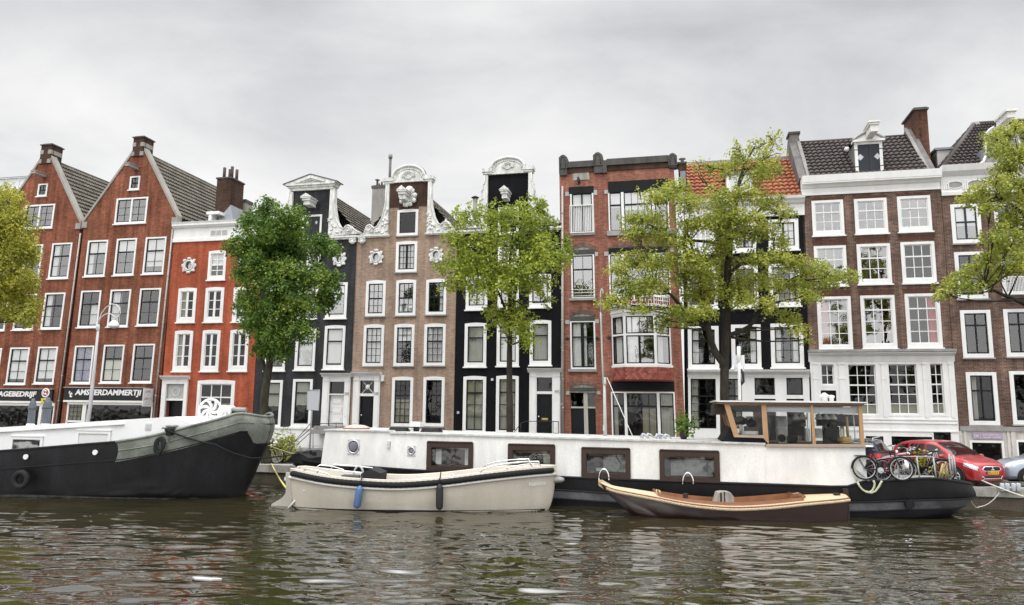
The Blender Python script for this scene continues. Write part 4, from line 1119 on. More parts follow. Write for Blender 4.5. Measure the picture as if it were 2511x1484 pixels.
q = MB(); ringbox(q, zc0 - .12, zc0, .06, 0); bay = H.emit('bay_window', q, WHITE)
q = MB(); zk = H.p('B2', 880, 112, -OUT)[1]; ringbox(q, zc1, zc1 + .12, .03, 0); ringbox(q, zc1 + .122, zk - .14, .08, 0); ringbox(q, zk - .138, zk - .05, .18, 0); ringbox(q, zk - .048, zk, .24, 0); H.emit('bay_cornice', q, CREAM, bay)
q = MB()
for (a, b) in zip(ring[:-1], ring[1:]):
    A = Vector((a[0], a[1], 0)); Bv = Vector((b[0], b[1], 0)); dr = (Bv - A); L = dr.length; dr.normalize(); nn = Vector((dr.y, -dr.x, 0))
    def bar(u0, u1, z0, z1, th=.06, off=0.0, mb=q, mi=0):
        p = [A + dr * u0 - nn * (th - off) * -1 * 0, A + dr * u1, A + dr * u1 - nn * th, A + dr * u0 - nn * th]
        p = [v + nn * off for v in p]
        mb.add([(v.x, v.y, z0) for v in p] + [(v.x, v.y, z1) for v in p], [(0, 1, 2, 3), (7, 6, 5, 4), (0, 4, 5, 1), (1, 5, 6, 2), (2, 6, 7, 3), (3, 7, 4, 0)], mi)
    bar(0, .09, zc0, zc1, .1); bar(L - .09, L, zc0, zc1, .1)
    bar(.09, L - .09, zc0, zc0 + .07); bar(.09, L - .09, zc1 - .07, zc1); bar(.09, L - .09, zmid - .05, zmid + .05, .08, .01)
    sb = MB()
    for (za, zb) in ((zc0 + .07, zmid - .05), (zmid + .05, zc1 - .07)):
        bar(.092, .15, za, zb, .05, -.02, sb); bar(L - .15, L - .092, za, zb, .05, -.02, sb); bar(.15, L - .15, za, za + .06, .05, -.02, sb); bar(.15, L - .15, zb - .06, zb, .05, -.02, sb)
    if L > 1.2:
        for k in (1, 2, 3): bar(L * k / 4 - .018, L * k / 4 + .018, zmid + .11, zc1 - .13, .04, -.025, sb)
        bar(L / 2 - .09, L / 2 + .03, zc0 + .13, zmid - .11, .05, -.02, sb)
    H.emit('sash', sb, SASHB, bay)
    g = MB(); p0 = A - nn * .045; p1 = Bv - nn * .045
    g.add([(p0.x, p0.y, zc0), (p1.x, p1.y, zc0), (p1.x, p1.y, zc1), (p0.x, p0.y, zc1)], [(0, 1, 2, 3)]); H.emit('pane', g, GLASSB if L > 1.2 or a[1] < -.1 else GLASS, bay, recalc=False)
    cb = MB(); p0 = A - nn * .16 + dr * .2; 
    cb.grid(lambda u, v: tuple(p0 + dr * (.45 if L < 1.2 else .5) * u - nn * .03 * sin(28 * u) + Vector((0, 0, zc0 + .1 + (zc1 - zc0 - .2) * v))), 24, 2)
    H.emit('curtain', cb, CURT, bay, recalc=False)
H.emit('bay_frame', q, WHITE, bay)
# scalloped tile skirt under the bay
zs0 = H.p('B2', 900, 800, -OUT)[1]; zs1 = zc0 - .12
c = [(bl - .05, 0), (fl - .02, -OUT - .04), (fr + .02, -OUT - .04), (br + .05, 0)]
q = MB()
rows = 6
for (a, b) in zip(c[:-1], c[1:]):
    A = Vector((a[0], a[1], 0)); Bv = Vector((b[0], b[1], 0)); L = (Bv - A).length; dr = (Bv - A).normalized(); nn = Vector((dr.y, -dr.x, 0)); nt = max(3, int(L / .17))
    q.add([(A.x, A.y, zs0), (Bv.x, Bv.y, zs0), (Bv.x, Bv.y, zs1), (A.x, A.y, zs1)], [(0, 1, 2, 3)])
    for r_ in range(rows):
        for k in range(nt):
            u0 = (k + (.5 if r_ % 2 else 0)) * L / nt; u1 = min(L, u0 + L / nt)
            if u0 >= L - .02: continue
            zt = zs0 + (zs1 - zs0) * (r_ + 1.35) / rows; hb = (zs1 - zs0) / rows
            pts = [(u0 + .005, zt if zt < zs1 else zs1), (u1 - .005, zt if zt < zs1 else zs1)]
            zb = zs0 + (zs1 - zs0) * (r_ + .1) / rows; um = (u0 + u1) / 2; rr = (u1 - u0) / 2 - .005
            pts += [(um + rr * cos(t), zb + hb * .45 - hb * .45 * sin(t)) for t in [0, pi * .25, pi * .5, pi * .75, pi]]
            vv = []
            for (u, zz) in pts: 
                off = .018 + .02 * (1 - (zz - zb) / max(.01, zt - zb)); P = A + dr * u + nn * off; vv.append((P.x, P.y, zz))
            q.add(vv, [tuple(range(len(vv)))])
q.prism([(bl - .05, .0), (fl, -OUT), (fr, -OUT), (br + .05, 0)], zs0 - .06, zs0, axis='z')
H.emit('tile_skirt', q, TILE_R, bay)
# balcony lattice on the bay
q = MB(); zr1 = H.p('B1', 980, 1255, -OUT)[1]; zr0 = zk
for (a, b) in zip(ring[:-1], ring[1:]):
    A = Vector((a[0], a[1], 0)); Bv = Vector((b[0], b[1], 0)); n = max(4, int((Bv - A).length / .14))
    for zz in (zr0 + .08, zr0 + .08 + (zr1 - zr0) * .33, zr0 + .08 + (zr1 - zr0) * .62, zr1): q.tube([(A.x, A.y, zz), (Bv.x, Bv.y, zz)], .024, 4)
    for k in range(n + 1):
        P = A.lerp(Bv, k / n); q.tube([(P.x, P.y, zr0), (P.x, P.y, zr1)], .018 if k % 4 else .035, 4)
H.emit('balcony_rail', q, WHITE)
# iron wall anchors and side chimney
q = MB()
for (z, x, y) in (('B2', 213, 418), ('B2', 492, 415), ('B2', 600, 410), ('B2', 1240, 300)):
    a = H.p(z, x, y); q.box(a[0] - .12, a[0] + .12, -.06, -.001, a[1] - .03, a[1] + .03); q.box(a[0] - .03, a[0] + .03, -.07, -.061, a[1] - .12, a[1] + .1)
for u_ in q.islands(): H.emit('wall_anchor', u_, IRON)
a = H.p('B1', 1130, 220, .6); b = H.p('B1', 1195, 220, .6); z1 = H.p('B1', 1160, 165, .6)[1]
q = MB(); q.box(a[0], b[0], .6, 1.6, ztop - 1.2, z1); ch = H.emit('chimney', q, BR_NECK)
q = MB(); q.box(a[0] - .05, b[0] + .05, .55, 1.65, z1, z1 + .1); H.emit('cap', q, STONED, ch)
p = H.p('B1', 1160, 118, 1.0); q = MB(); q.lathe([(.09, z1 + .1), (.09, p[1] - .1), (.2, p[1] - .08), (.2, p[1] - .04), (.03, p[1] + .04)], (p[0], 1.0, 0), 10); H.emit('chimney_pot', q, STUCCO, ch)
a = H.p('B1', 1145, 310, .3); b = H.p('B1', 1188, 230, .3); q = MB(); q.box(a[0], b[0], .2, 1.2, a[1] - .4, b[1]); H.emit('flashing', q, LEAD)
H.pipe('B1', 152, 360, 172, 1330, 'B2', .055)

# ================================================================== black house with orange roof
I = House('canal_house', 'black painted house under an orange tiled roof with a dormer, behind the widest tree', 'B1', 2192, 620, 'B2', 2462, 700)
IR = 0.0; IL = H.x0 + HR - I.x0 + .02
kw = dict(fw=.2, fl=.22)
I.win('B1', 1192, 672, 1440, 918, cols=4, top=2, bot=0, mull=.14, sash=WHITE, bars=.05, cur='full', **kw)
I.win('B1', 1580, 665, 1790, 905, cols=4, top=3, bot=0, mull=.12, cur='full', **kw)
I.win('B1', 1882, 640, 2145, 888, cols=4, top=3, bot=0, mull=.1, cur='full', gl=GLASSB, **kw)
I.win('B1', 1205, 1040, 1462, 1385, cols=2, top=1, bot=2, split=.36, **kw)
I.win('B1', 1575, 1025, 1805, 1378, cols=2, top=1, bot=2, split=.36, **kw)
I.win('B1', 1885, 1012, 2160, 1362, cols=4, top=2, bot=3, split=.36, cur='sides', **kw)
I.win('B2', 1328, 305, 1620, 697, cols=2, top=1, bot=2, split=.32, cur='left', **kw)
I.win('B2', 1728, 290, 2012, 690, cols=2, top=1, bot=2, split=.32, cur='right', **kw)
I.win('B2', 2092, 280, 2408, 685, cols=3, top=1, bot=2, split=.32, cur='sides', **kw)
# white shop front at street level
X0, X1, Z0, Z1 = I.rect('B2', 1350, 788, 1598, 1265)
I.win(None, 0, 0, 0, 0, rect=(X0 - .05, X1 + .05, Z0, Z1 + .05), cols=3, top=2, bot=4, split=.35, fw=.07, gl=GLASSD, cur='left', sill=False, proud=.085)
X0, X1, Z0, Z1 = I.rect('B2', 1618, 788, 1850, 1265)
I.win(None, 0, 0, 0, 0, rect=(X0, X1, Z0, Z1 + .05), cols=3, top=2, bot=4, split=.35, fw=.07, gl=GLASSD, cur='right', sill=False, proud=.085)
for (a, b) in ((1940, 2140), (2235, 2400)):
    X0, X1, Z0, Z1 = I.rect('B2', a, 780, b, 945); I.win(None, 0, 0, 0, 0, rect=(X0 - .06, X1 + .06, Z0 - .06, Z1 + .06), cols=1, top=1, bot=0, fw=.08, gl=GLASSD, sill=False, proud=.085)
    zz = I.p('B2', a, 975)[1]; I.holes.append([(X0, .3), (X1, .3), (X1, zz), (X0, zz)])
shopholes = I.holes[-6:]
zr = I.p('B1', 1700, 620)[1]; zrt = I.p('B1', 2050, 452)[1]
I.wall([(IL, 0), (IR, 0), (IR, zr + .3), (IL, zr + .3)], BR_BLK2, body=(IL, IR, zr + .3))
zs = I.p('B2', 1880, 772)[1]; zst = I.p('B2', 1880, 708)[1]
q = MB(); q.prism([(IL + .1, .06), (IR - .08, .06), (IR - .08, zs), (IL + .1, zs)], -.08, -.002, shopholes); I.emit('shop_front', q, WHITE)
I.cornice(IL + .08, IR - .05, zs, zst, [(.1, 0), (.1, .3), (.2, .5), (.34, .7), (.38, 1)], WHITE, 'fascia', .0)
for hh in (shopholes[-1], shopholes[-3]):
    q = MB(); q.box(hh[0][0], hh[1][0], .05, .09, hh[0][1], hh[2][1]); I.emit('door', q, DOORB)
I.cornice(IL, IR, zr, zrt, [(.08, 0), (.08, .6), (.2, .66), (.3, .78), (.42, .86), (.46, 1)], WHITE)
zrg = I.p('B1', 1600, 190, 2.6)[1]
I.roof([(IL + .05, .0, zrt), (IR, .0, zrt), (IR, 3.6, zrg + .6), (IL + .05, 3.6, zrg + .6)], TILE_O, tw=.27, tl=.42, amp=.075)
q = MB(); q.box(IL, IR, 3.5, 3.9, zrg + .4, zrg + .75); I.emit('ridge', q, LEAD)
a = I.p('B1', 1535, 420, .6); b = I.p('B1', 1750, 255, .6)
q = MB(); q.box(a[0], b[0], .5, 3, a[1], b[1]); d1 = I.emit('dormer', q, WHITE)
q = MB(); q.box(a[0] - .12, b[0] + .12, .4, 3.2, b[1], b[1] + .15); I.emit('dormer_roof', q, LEAD, d1)
q = MB(); q.box(a[0] + .2, b[0] - .2, .47, .49, a[1] + .25, b[1] - .15); I.emit('pane', q, GLASSB, d1)
q = MB(); xm = (a[0] + b[0]) / 2; q.box(xm - .04, xm + .04, .45, .468, a[1] + .25, b[1] - .15); I.emit('sash', q, WHITE, d1)

# ================================================================== dark brick house with white shop base
J = House('canal_house', 'dark brown house with a white ground floor and a tall chimney on its black roof', 'B3', 1437, 720, 'B4', 1385, 1470)
JR = 0.0; JL = I.x0 - J.x0 + .02
kw = dict(cols=3, sash=WHITE, fw=.15, fl=.22, bars=.04, sw=.05, rail=.07)
J.win('B3', 247, 925, 557, 1238, top=1, bot=2, split=.34, gl=GLASSB, **kw)
J.win('B3', 640, 908, 962, 1220, top=1, bot=2, split=.34, gl=GLASSB, **kw)
J.win('B3', 1038, 885, 1370, 1202, top=1, bot=2, split=.34, gl=GLASSB, **kw)
J.win('B3', 268, 1345, 502, 255, 'B4', top=1, bot=2, split=.35, gl=GLASSB, **kw)
J.win('B3', 664, 1327, 855, 240, 'B4', top=1, bot=2, split=.35, gl=GLASSB, **kw)
J.win('B3', 1070, 1308, 1210, 231, 'B4', top=1, bot=2, split=.35, gl=GLASS, **kw)
J.win('B4', 253, 346, 545, 765, top=1, bot=3, split=.26, cur='redl', gl=GLASSB, **kw)
J.win('B4', 598, 336, 897, 755, top=1, bot=3, split=.26, gl=GLASSB, **kw)
J.win('B4', 950, 322, 1258, 750, top=1, bot=3, split=.26, cur='redr', **kw)
kw = dict(sash=WHITE, fw=.1, bars=.04, sw=.05, sill=False, proud=.09, gl=GLASSD)
J.win('B4', 268, 868, 412, 1062, cols=2, top=2, bot=0, **kw)
J.win('B4', 482, 870, 758, 1300, cols=3, top=2, bot=3, split=.41, cur=[('b', 0, 1, 0, .2, BLIND)], **kw)
J.win('B4', 800, 866, 1085, 1297, cols=3, top=2, bot=3, split=.41, cur=[('b', 0, 1, 0, .2, BLIND)], **kw)
J.win('B4', 1130, 862, 1295, 1295, cols=2, top=2, bot=3, split=.41, cur=[('b', 0, 1, 0, .2, BLIND)], **kw)
X0, X1, Z0, Z1 = J.rect('B4', 285, 1088, 425, 1450); J.holes.append([(X0, .2), (X1, .2), (X1, Z1), (X0, Z1)]); dJ = (X0, X1, Z1)
for (a, b, c) in ((640, 785, 1450), (845, 1172, 1452), (1178, 1322, 1410)):
    X0, X1, Z0, Z1 = J.rect('B4', a, c, b, 1500); J.holes.append([(X0, .12), (X1, .12), (X1, Z1), (X0, Z1)])
sh = J.holes[-8:]
zc = J.p('B3', 800, 848)[1]; zct = J.p('B3', 800, 678)[1]
J.wall([(JL, 0), (JR, 0), (JR, zc + .3), (JL, zc + .3)], BR_DRK, body=(JL, JR, zct))
J.cornice(JL, JR, zc, zct, [(.08, 0), (.08, .08), (.05, .10), (.05, .38), (.12, .40), (.2, .50), (.38, .56), (.38, .62), (.40, .64), (.44, 1.0)], WHITE)
zs = J.p('B4', 770, 860)[1]; zst = J.p('B4', 770, 765)[1]
q = MB(); q.prism([(JL + .02, .04), (JR - .0, .04), (JR - .0, zs), (JL + .02, zs)], -.08, -.002, sh); sf = J.emit('shop_front', q, WHITE)
J.cornice(JL - .02, JR + .02, zs, zst, [(.10, 0), (.12, .3), (.12, .45), (.2, .5), (.3, .62), (.38, .68), (.38, .74)], WHITE, 'fascia', .02)
q = MB(); zz = zs + (zst - zs) * .75; q.box(JL - .06, JR + .06, -.42, .0, zz + .02, zst); J.emit('ledge', q, STONEG)
q = MB()
for y in (1318, 1345, 1408): 
    z0 = J.p('B4', 900, y)[1]; q.box(JL + .05, JR - .03, -.12, -.081, z0 - .03, z0 + .03)
for (xa, xb) in ((425, 478), (762, 798), (1090, 1126), (1298, 1335), (220, 262)):
    a = J.p('B4', xa, 1000)[0]; b = J.p('B4', xb, 1000)[0]; z0 = J.p('B4', 800, 1300)[1]; z1 = J.p('B4', 800, 880)[1]
    q.box(a + .03, b - .03, -.115, -.081, z0, z1); q.box(a, b, -.14, -.081, z1 - .02, z1 + .08); zq = J.p('B4', 800, 995)[1]; q.box(a, b, -.13, -.116, zq - .03, zq + .03)
for u_ in q.islands(): J.emit('moulding', u_, WHITE, sf)
q = MB(); q.box(dJ[0], dJ[1], .1, .14, .2, dJ[2]); J.emit('door', q, DOORB)
for hh in sh[-3:]:
    q = MB(); q.add([(hh[0][0], .1, hh[0][1]), (hh[1][0], .1, hh[1][1]), (hh[2][0], .1, hh[2][1]), (hh[3][0], .1, hh[3][1])], [(0, 1, 2, 3)]); J.emit('basement_window', q, GLASSD, recalc=False)
# soldier-course lintels above the windows
LBR = paint('lintel_brick', (.10, .042, .027), .85, .35, 9)
for (z, xa, xb, y) in (('B3', 262, 572, 1305), ('B3', 655, 972, 1282), ('B3', 1055, 1390, 1262), ('B4', 240, 525, 315), ('B4', 590, 868, 308), ('B4', 940, 1215, 298), ('B3', 250, 550, 905), ('B3', 640, 950, 885), ('B3', 1035, 1340, 862)):
    q = MB(); a = J.p(z, xa, y)[0]; b = J.p(z, xb, y)[0]; zz = J.p(z, (xa + xb) / 2, y)[1]; n = int((b - a) / .075)
    hh = .17 if y < 920 and z == 'B3' else .27
    for i in range(n):
        x = a + (b - a) * i / n; sk = (i / n - .5) * .12
        q.add([(x - sk * .3, -.012, zz - hh / 2), (x + .062 - sk * .3, -.012, zz - hh / 2), (x + .062 + sk, -.012, zz + hh / 2), (x + sk, -.012, zz + hh / 2)], [(0, 1, 2, 3)])
    J.emit('brick_lintel', q, LBR, recalc=False)
# roof, parapets, chimney, dormer
zr = J.p('B3', 700, 345, 3.2)[1]
xl = J.p('B3', 238, 690, .1)[0]; xr = J.p('B3', 1330, 645, .1)[0]
xrt = J.p('B3', 1205, 312, 3.2)[0]; xlt = J.p('B3', 205, 375, 3.2)[0]
J.roof([(xl, .0, zct), (xr, .0, zct), (xr, 3.4, zr), (xl, 3.4, zr)], TILE_D, tw=.27, tl=.42, amp=.085)
J.roof([(xl, 6.8, zct), (xr, 6.8, zct), (xr, 3.4, zr), (xl, 3.4, zr)], TILE_D, tw=.27, tl=.42, amp=.085)
q = MB(); q.tube([(xl, 3.4, zr + .03), (xr, 3.4, zr + .03)], .12, 8); J.emit('ridge', q, TILE_D)
for (xa, xb, nm) in ((JL - .05, xl, 'parapet'), (xr, JR - .02, 'parapet')):
    q = MB(); q.prism([(-.1, zct), (.3, zct + .12), (3.4, zr + .45), (6.6, zct + .4), (6.6, zct - 1)], xa, xb, axis='x'); q2 = J.emit(nm, q, paint('parapet_grey', (.15, .14, .135), .8, .45, 2))
    q = MB(); q.prism([(-.14, zct + .02), (.26, zct + .2), (3.4, zr + .53), (3.4, zr + .46), (.3, zct + .13), (-.1, zct + .01)], xb - .14 if xa < xl - .1 else xa - .04, xb + .04 if xa < xl - .1 else xa + .14, axis='x'); J.emit('coping', q, paint('coping_grey', (.24, .225, .215), .8, .3), q2)
a = J.p('B3', 108, 300, 3.0); b = J.p('B3', 176, 300, 3.0); z0 = J.p('B3', 150, 500, 3.0)[1]
q = MB(); q.box(JL - .02, xl - .02, 2.9, 3.7, z0, a[1] - .05); ch = J.emit('chimney', q, paint('chimney_grey', (.16, .145, .135), .85, .4, 3))
q = MB(); q.box(JL - .1, xl + .06, 2.82, 3.78, a[1] - .05, a[1] + .08); J.emit('cap', q, STONED, ch)
a = J.p('B3', 1212, 200, 2.6); b = J.p('B3', 1330, 200, 2.6); zt = J.p('B3', 1265, 80, 2.6)[1]
q = MB(); q.box(a[0], b[0], 2.6, 4.6, zr - 2.2, zt); ch = J.emit('chimney', q, brick('brick_chimney', (.16, .06, .036), (.11, .045, .03), (.14, .1, .08), var=.4))
q = MB(); q.box(a[0] - .1, b[0] + .06, 2.5, 4.7, zt, zt + .1); q.box(a[0] - .03, b[0] + .0, 2.56, 4.6, zt + .1, zt + .16); J.emit('cap', q, STONED, ch)
q = MB(); q.box(a[0] + .25, b[0] - .35, 2.56, 2.599, zt - .5, zt - .18); q.box(a[0] + .2, b[0] - .38, 2.54, 2.599, zt - 1.5, zt - 1.05)
for u_ in q.islands(): J.emit('recess', u_, BR_NECK, ch)
a = J.p('B3', 662, 665, .25); b = J.p('B3', 912, 640, .25); zt = J.p('B3', 785, 380, .25)[1]; z0 = J.p('B3', 785, 655, .25)[1]
q = MB(); q.box(a[0], b[0], .25, 2.6, z0, zt - .02)
dm = J.emit('dormer', q, paint('dormer_side', (.20, .20, .205), .7, .3))
q = MB(); f = .13; q.box(a[0] - .02, a[0] + f, .18, .25, z0, zt); q.box(b[0] - f, b[0] + .02, .18, .25, z0, zt); q.box(a[0] + f, b[0] - f, .18, .25, zt - .12, zt); q.box(a[0] - .05, b[0] + .05, .15, .25, z0 - .1, z0); J.emit('dormer_frame', q, WHITE, dm)
q = MB(); xm = (a[0] + b[0]) / 2; q.box(a[0] + f, xm - .008, .20, .24, z0, zt - .12); q.box(xm + .008, b[0] - f, .20, .24, z0, zt - .12); SHS = paint('shutter_slate', (.022, .028, .036), .55, .25)
for u_ in q.islands(): J.emit('shutter', u_, SHS, dm)
q = MB()
for sg in (-1, 1): q.prism([(xm + sg * .42 + u * .17, (z0 + zt) / 2 + v * .18) for u, v in ((0, -1), (1, 0), (0, 1), (-1, 0))], .185, .199)
for u_ in q.islands(): J.emit('diamond_panel', u_, GREYP, dm)
q = MB()
for sg in (-1, 1):
    for zz in (z0 + .3, zt - .4): q.box(xm + sg * (b[0] - a[0]) * .46 - .12, xm + sg * (b[0] - a[0]) * .46 + .12, .17, .179, zz - .02, zz + .02)
for u_ in q.islands(): J.emit('hinge', u_, IRON, dm)
zap = J.p('B3', 785, 292, .2)[1]; n = 16; x0, x1 = J.p('B3', 632, 385, .1)[0], J.p('B3', 930, 365, .1)[0]
arc = [(x0 + (x1 - x0) * i / n, zt + .12 + (zap - zt - .12) * sin(pi * i / n)) for i in range(n + 1)]
q = MB(); q.prism(arc, .08, .5); q.box(x0, x1, .02, .5, zt, zt + .119); J.emit('dormer_pediment', q, WHITE, dm)
q = MB(); q.tube([(x, .08, z) for x, z in arc], .08, 8); q.grid(lambda u, v: (x0 + (x1 - x0) * u, .1 + 2.6 * v, zt + .18 + (zap - zt - .1) * sin(pi * u)), 16, 2); J.emit('dormer_roof', q, paint('dormer_lead', (.36, .35, .34), .6, .2), dm)
hx = J.p('B3', 790, 350, 0)[0]; hz = zap - .25
q = MB(); q.box(hx - .18, hx + .18, -.95, .15, hz - .1, hz + .25); q.box(hx - .24, hx + .24, -1.02, .15, hz + .252, hz + .36); q.box(hx - .28, hx + .28, -1.08, .15, hz + .362, hz + .44); J.emit('hoist_beam', q, CREAM, dm)
q = MB(); p = J.p('B3', 578, 445, .9); q.blob((p[0], .9, p[1]), .14); J.emit('roof_vent', q, WHITE)

# ================================================================== last house on the right
K = House('canal_house', 'brown brick house at the right edge with oval reliefs in its white frieze', 'B3', 1437, 720, 'B4', 1385, 1470)
KL = 0.02; KR = K.p('D', 2700, 900)[0]
kw = dict(cols=2, fw=.18, fl=.2, sillm=STONEG, rail=.08)
SH = dict(sash=SASHDB)
K.win('B3', 1532, 958, 1835, 1312, top=1, bot=1, split=.46, mull=.09, gl=GLASSB, cur='top3', **SH, **kw)
K.win('B3', 1568, 1400, 1618, 358, 'B4', top=1, bot=1, split=.45, mull=.06, **SH, **kw)
K.win('B4', 1390, 452, 1662, 828, top=1, bot=1, split=.30, mull=.06, **kw)
K.win('B4', 1733, 443, 2010, 820, top=1, bot=1, split=.30, mull=.06, **kw)
K.win('B4', 1436, 943, 1713, 1365, top=1, bot=1, split=.34, mull=.06, cur='left', gl=GLASSD, **kw)
K.win('B4', 1780, 935, 2063, 1362, top=1, bot=1, split=.34, mull=.06, gl=GLASSD, **kw)
K.win('B3', 1930, 940, 2220, 1290, top=1, bot=1, split=.46, mull=.09, **SH, **kw)
K.win('B4', 1705, -10, 1960, 340, top=1, bot=1, split=.45, mull=.06, **kw)
zc = K.p('B3', 1650, 870)[1]; zct = K.p('B3', 1650, 605)[1]
zb = K.p('B4', 1600, 1375)[1]; zb0 = K.p('B4', 1600, 1412)[1]
X0, X1, Z0, Z1 = K.rect('B8', 1838, 368, 2235, 620); K.holes.append([(X0, .15), (X1, .15), (X1, Z1), (X0, Z1)])
X2, X3, _, Z2 = K.rect('B8', 2425, 362, 2800, 620); K.holes.append([(X2, .15), (X3, .15), (X3, Z2), (X2, Z2)])
K.wall([(KL, 0), (KR, 0), (KR, zc + .3), (KL, zc + .3)], BR_DRK, body=(KL, KR, zct))
q = MB(); q.prism([(KL + .02, .03), (KR, .03), (KR, zb0), (KL + .02, zb0)], -.06, -.002, K.holes[-2:]); K.emit('plinth', q, paint('plinth_render', (.50, .47, .44), .8, .25, 3))
q = MB(); q.box(KL + .02, KR, -.12, -.0, zb0 + .003, zb); K.emit('band', q, STONEG)
for hh in K.holes[-2:]:
    g = MB(); xa, xb, za, zz = hh[0][0], hh[1][0], hh[0][1], hh[2][1]; g.box(xa - .1, xa, -.09, .05, za, zz + .1); g.box(xb, xb + .1, -.09, .05, za, zz + .1); g.box(xa, xb, -.09, .05, zz, zz + .1)
    o = K.emit('basement_window', g, CREAM); g = MB(); g.box(xa, xb, .1, .12, za, zz); K.emit('pane', g, GLASSD, o)
q = MB()
for xx in (1700, 1760, 2310, 2360, 2390): a = K.p('B8', xx, 400)[0]; q.box(a - .05, a + .05, -.1, -.061, .1, zb0)
PILM = paint('pilaster_pale', (.56, .53, .50), .8, .2, 3)
for u_ in q.islands(): K.emit('pilaster', u_, PILM)
K.cornice(KL, KR, zc, zct, [(.10, 0), (.12, .12), (.08, .14), (.08, .66), (.14, .68), (.24, .74), (.36, .80), (.40, .88), (.46, 1.0)], WHITE)
for cx in (1573, 1767, 1965, 2160):
    c0 = K.p('B3', cx, 780 - (cx - 1573) * .06); a_, b_ = .42, .19; n = 20
    lens = [(c0[0] + a_ * cos(2 * pi * i / n), c0[1] + b_ * sin(2 * pi * i / n) * (1 - .35 * abs(cos(2 * pi * i / n)) ** 3)) for i in range(n)]
    q = MB(); q.tube([(x, -.09, zz) for x, zz in lens], .03, 6, True); o = K.emit('frieze_relief', q, WHITE)
    q = MB(); q.prism(lens, -.085, -.081); K.emit('panel', q, paint('relief_grey', (.30, .29, .28), .7, .2), o)
q = MB()
for cx in (1470, 1490, 1510, 1645, 1665, 1685): a = K.p('B3', cx, 770); q.box(a[0] - .03, a[0] + .03, -.12, -.081, a[1] - .3, a[1] + .2)
for u_ in q.islands(): K.emit('triglyph', u_, WHITE)
# hipped roof
zap = K.p('C8', 385, 65, 3.6); L0 = K.p('C8', 105, 415, .2)[0]
xa = zap[0]; za = zap[1]
K.roof([(L0, .1, zct), (KR, .1, zct), (KR, 4.2, za), (xa, 4.2, za)], TILE_D, tw=.27, tl=.42, amp=.085)
K.roof([(L0, 8.3, zct), (L0, .1, zct), (xa, 4.2, za), (xa, 4.2, za)], TILE_D, tw=.27, tl=.42, amp=.085)
q = MB(); q.tube([(L0, .1, zct + .05), (xa, 4.2, za + .05)], .13, 8); q.tube([(xa, 4.2, za + .05), (KR, 4.2, za + .05)], .12, 8); K.emit('ridge', q, TILE_D)
q = MB(); q.lathe([(.4, za - .3), (.28, za - .05), (.2, za + .12), (.05, za + .16)], (xa, 4.2, 0), 8); K.emit('ridge_finial', q, LEAD)
a = K.p('C8', 70, 400, 2.5); b = K.p('C8', 190, 285, 2.5); q = MB(); q.box(a[0], b[0] + .8, 2.5, 5, zct - .2, b[1]); d2 = K.emit('dormer', q, paint('dormer_render', (.50, .49, .47), .7, .15))
q = MB(); q.box(a[0] - .12, b[0] + .9, 2.4, 5.1, b[1], b[1] + .12); K.emit('dormer_roof', q, LEAD, d2)
q = MB(); q.box(a[0] - .03, a[0] + .0, 2.6, 4.5, zct + .4, b[1] - .2); K.emit('pane', q, GLASS, d2)
# neck-shaped dormer gable
pts = [K.p('C8', x, y, -.0) for x, y in ((383, 400), (420, 372), (438, 330), (436, 222), (440, 160), (470, 130), (500, 112))]
xg = K.p('C8', 560, 200)[0]; q = MB()
left = pts; right = mir(pts, xg)
q.prism(left + right[::-1], .05, .3); gg = K.emit('dormer_gable', q, WHITE)
q = MB(); q.tube([(x, .04, z) for x, z in left], .06, 6); q.tube([(x, .04, z) for x, z in right], .06, 6); K.emit('moulding', q, WHITE, gg)
z1 = K.p('C8', 560, 210)[1]; w = .85; q = MB(); q.box(xg - w, xg + w, .0, .045, zct + .1, z1); K.emit('shutter', q, paint('shutter_greygreen', (.22, .22, .21), .6, .2), gg)
hz = K.p('C8', 545, 110)[1]; q = MB(); q.box(xg - .18, xg + .18, -1.2, .1, hz, hz + .3); q.box(xg - .26, xg + .26, -1.3, .1, hz + .303, hz + .42); K.emit('hoist_beam', q, CREAM, gg)
q = MB(); q.box(xg - .9, xg + .9, .3, 2.2, zct, K.p('C8', 500, 270)[1]); K.emit('dormer', q, LEAD)
# balcony rail at the picture edge
X0, X1, Z0, Z1 = K.rect('B4', 1722, 197, 2000, 318); q = MB(); q.box(X0, X1, -.5, -.46, Z1 - .05, Z1); q.box(X0, X1, -.5, -.46, Z0, Z0 + .05); q.box(X0, X1, -.5, 0, Z0 - .1, Z0 - .001)
for i in range(24): xx = X0 + (X1 - X0) * i / 23; q.box(xx - .014, xx + .014, -.49, -.47, Z0 + .05, Z1 - .05)
K.emit('balcony_rail', q, WHITE)

# modern pale roof storey far behind on the left
q = MB()
a = FAC.hit(D('A1', -420, 560), 14); b = FAC.hit(D('A1', 300, 445), 14); top = FAC.hit(D('A1', 60, 445), 14)[1]
bo = empty('penthouse_building', FAC.w(a[0], 14, ST), -FAC.phi, 'pale modern rooftop storey with a glass balustrade behind the left gable', 'building')
w = b[0] - a[0] + 3
q.box(0, w, 0, 8, 0, top - ST - 1.2); q.build('wall', CREAM, bo)
q = MB(); q.box(1.2, w, .8, 8, top - ST - 1.19, top - ST + .0); q.build('roof_storey', paint('panel_white', (.72, .72, .72), .5, .05), bo)
q = MB(); q.box(1.0, w, .6, 8.2, top - ST, top - ST + .12); q.build('roof', LEAD, bo)
q = MB(); q.add([(0, .05, top - ST - 1.1), (w, .05, top - ST - 1.1), (w, .05, top - ST - .3), (0, .05, top - ST - .3)], [(0, 1, 2, 3)]); bl_ = q.build('balustrade', GLASS, bo)
q = MB()
for i in range(9): q.box(w * i / 8 - .03, w * i / 8 + .03, 0, .04, top - ST - 1.19, top - ST - .25)
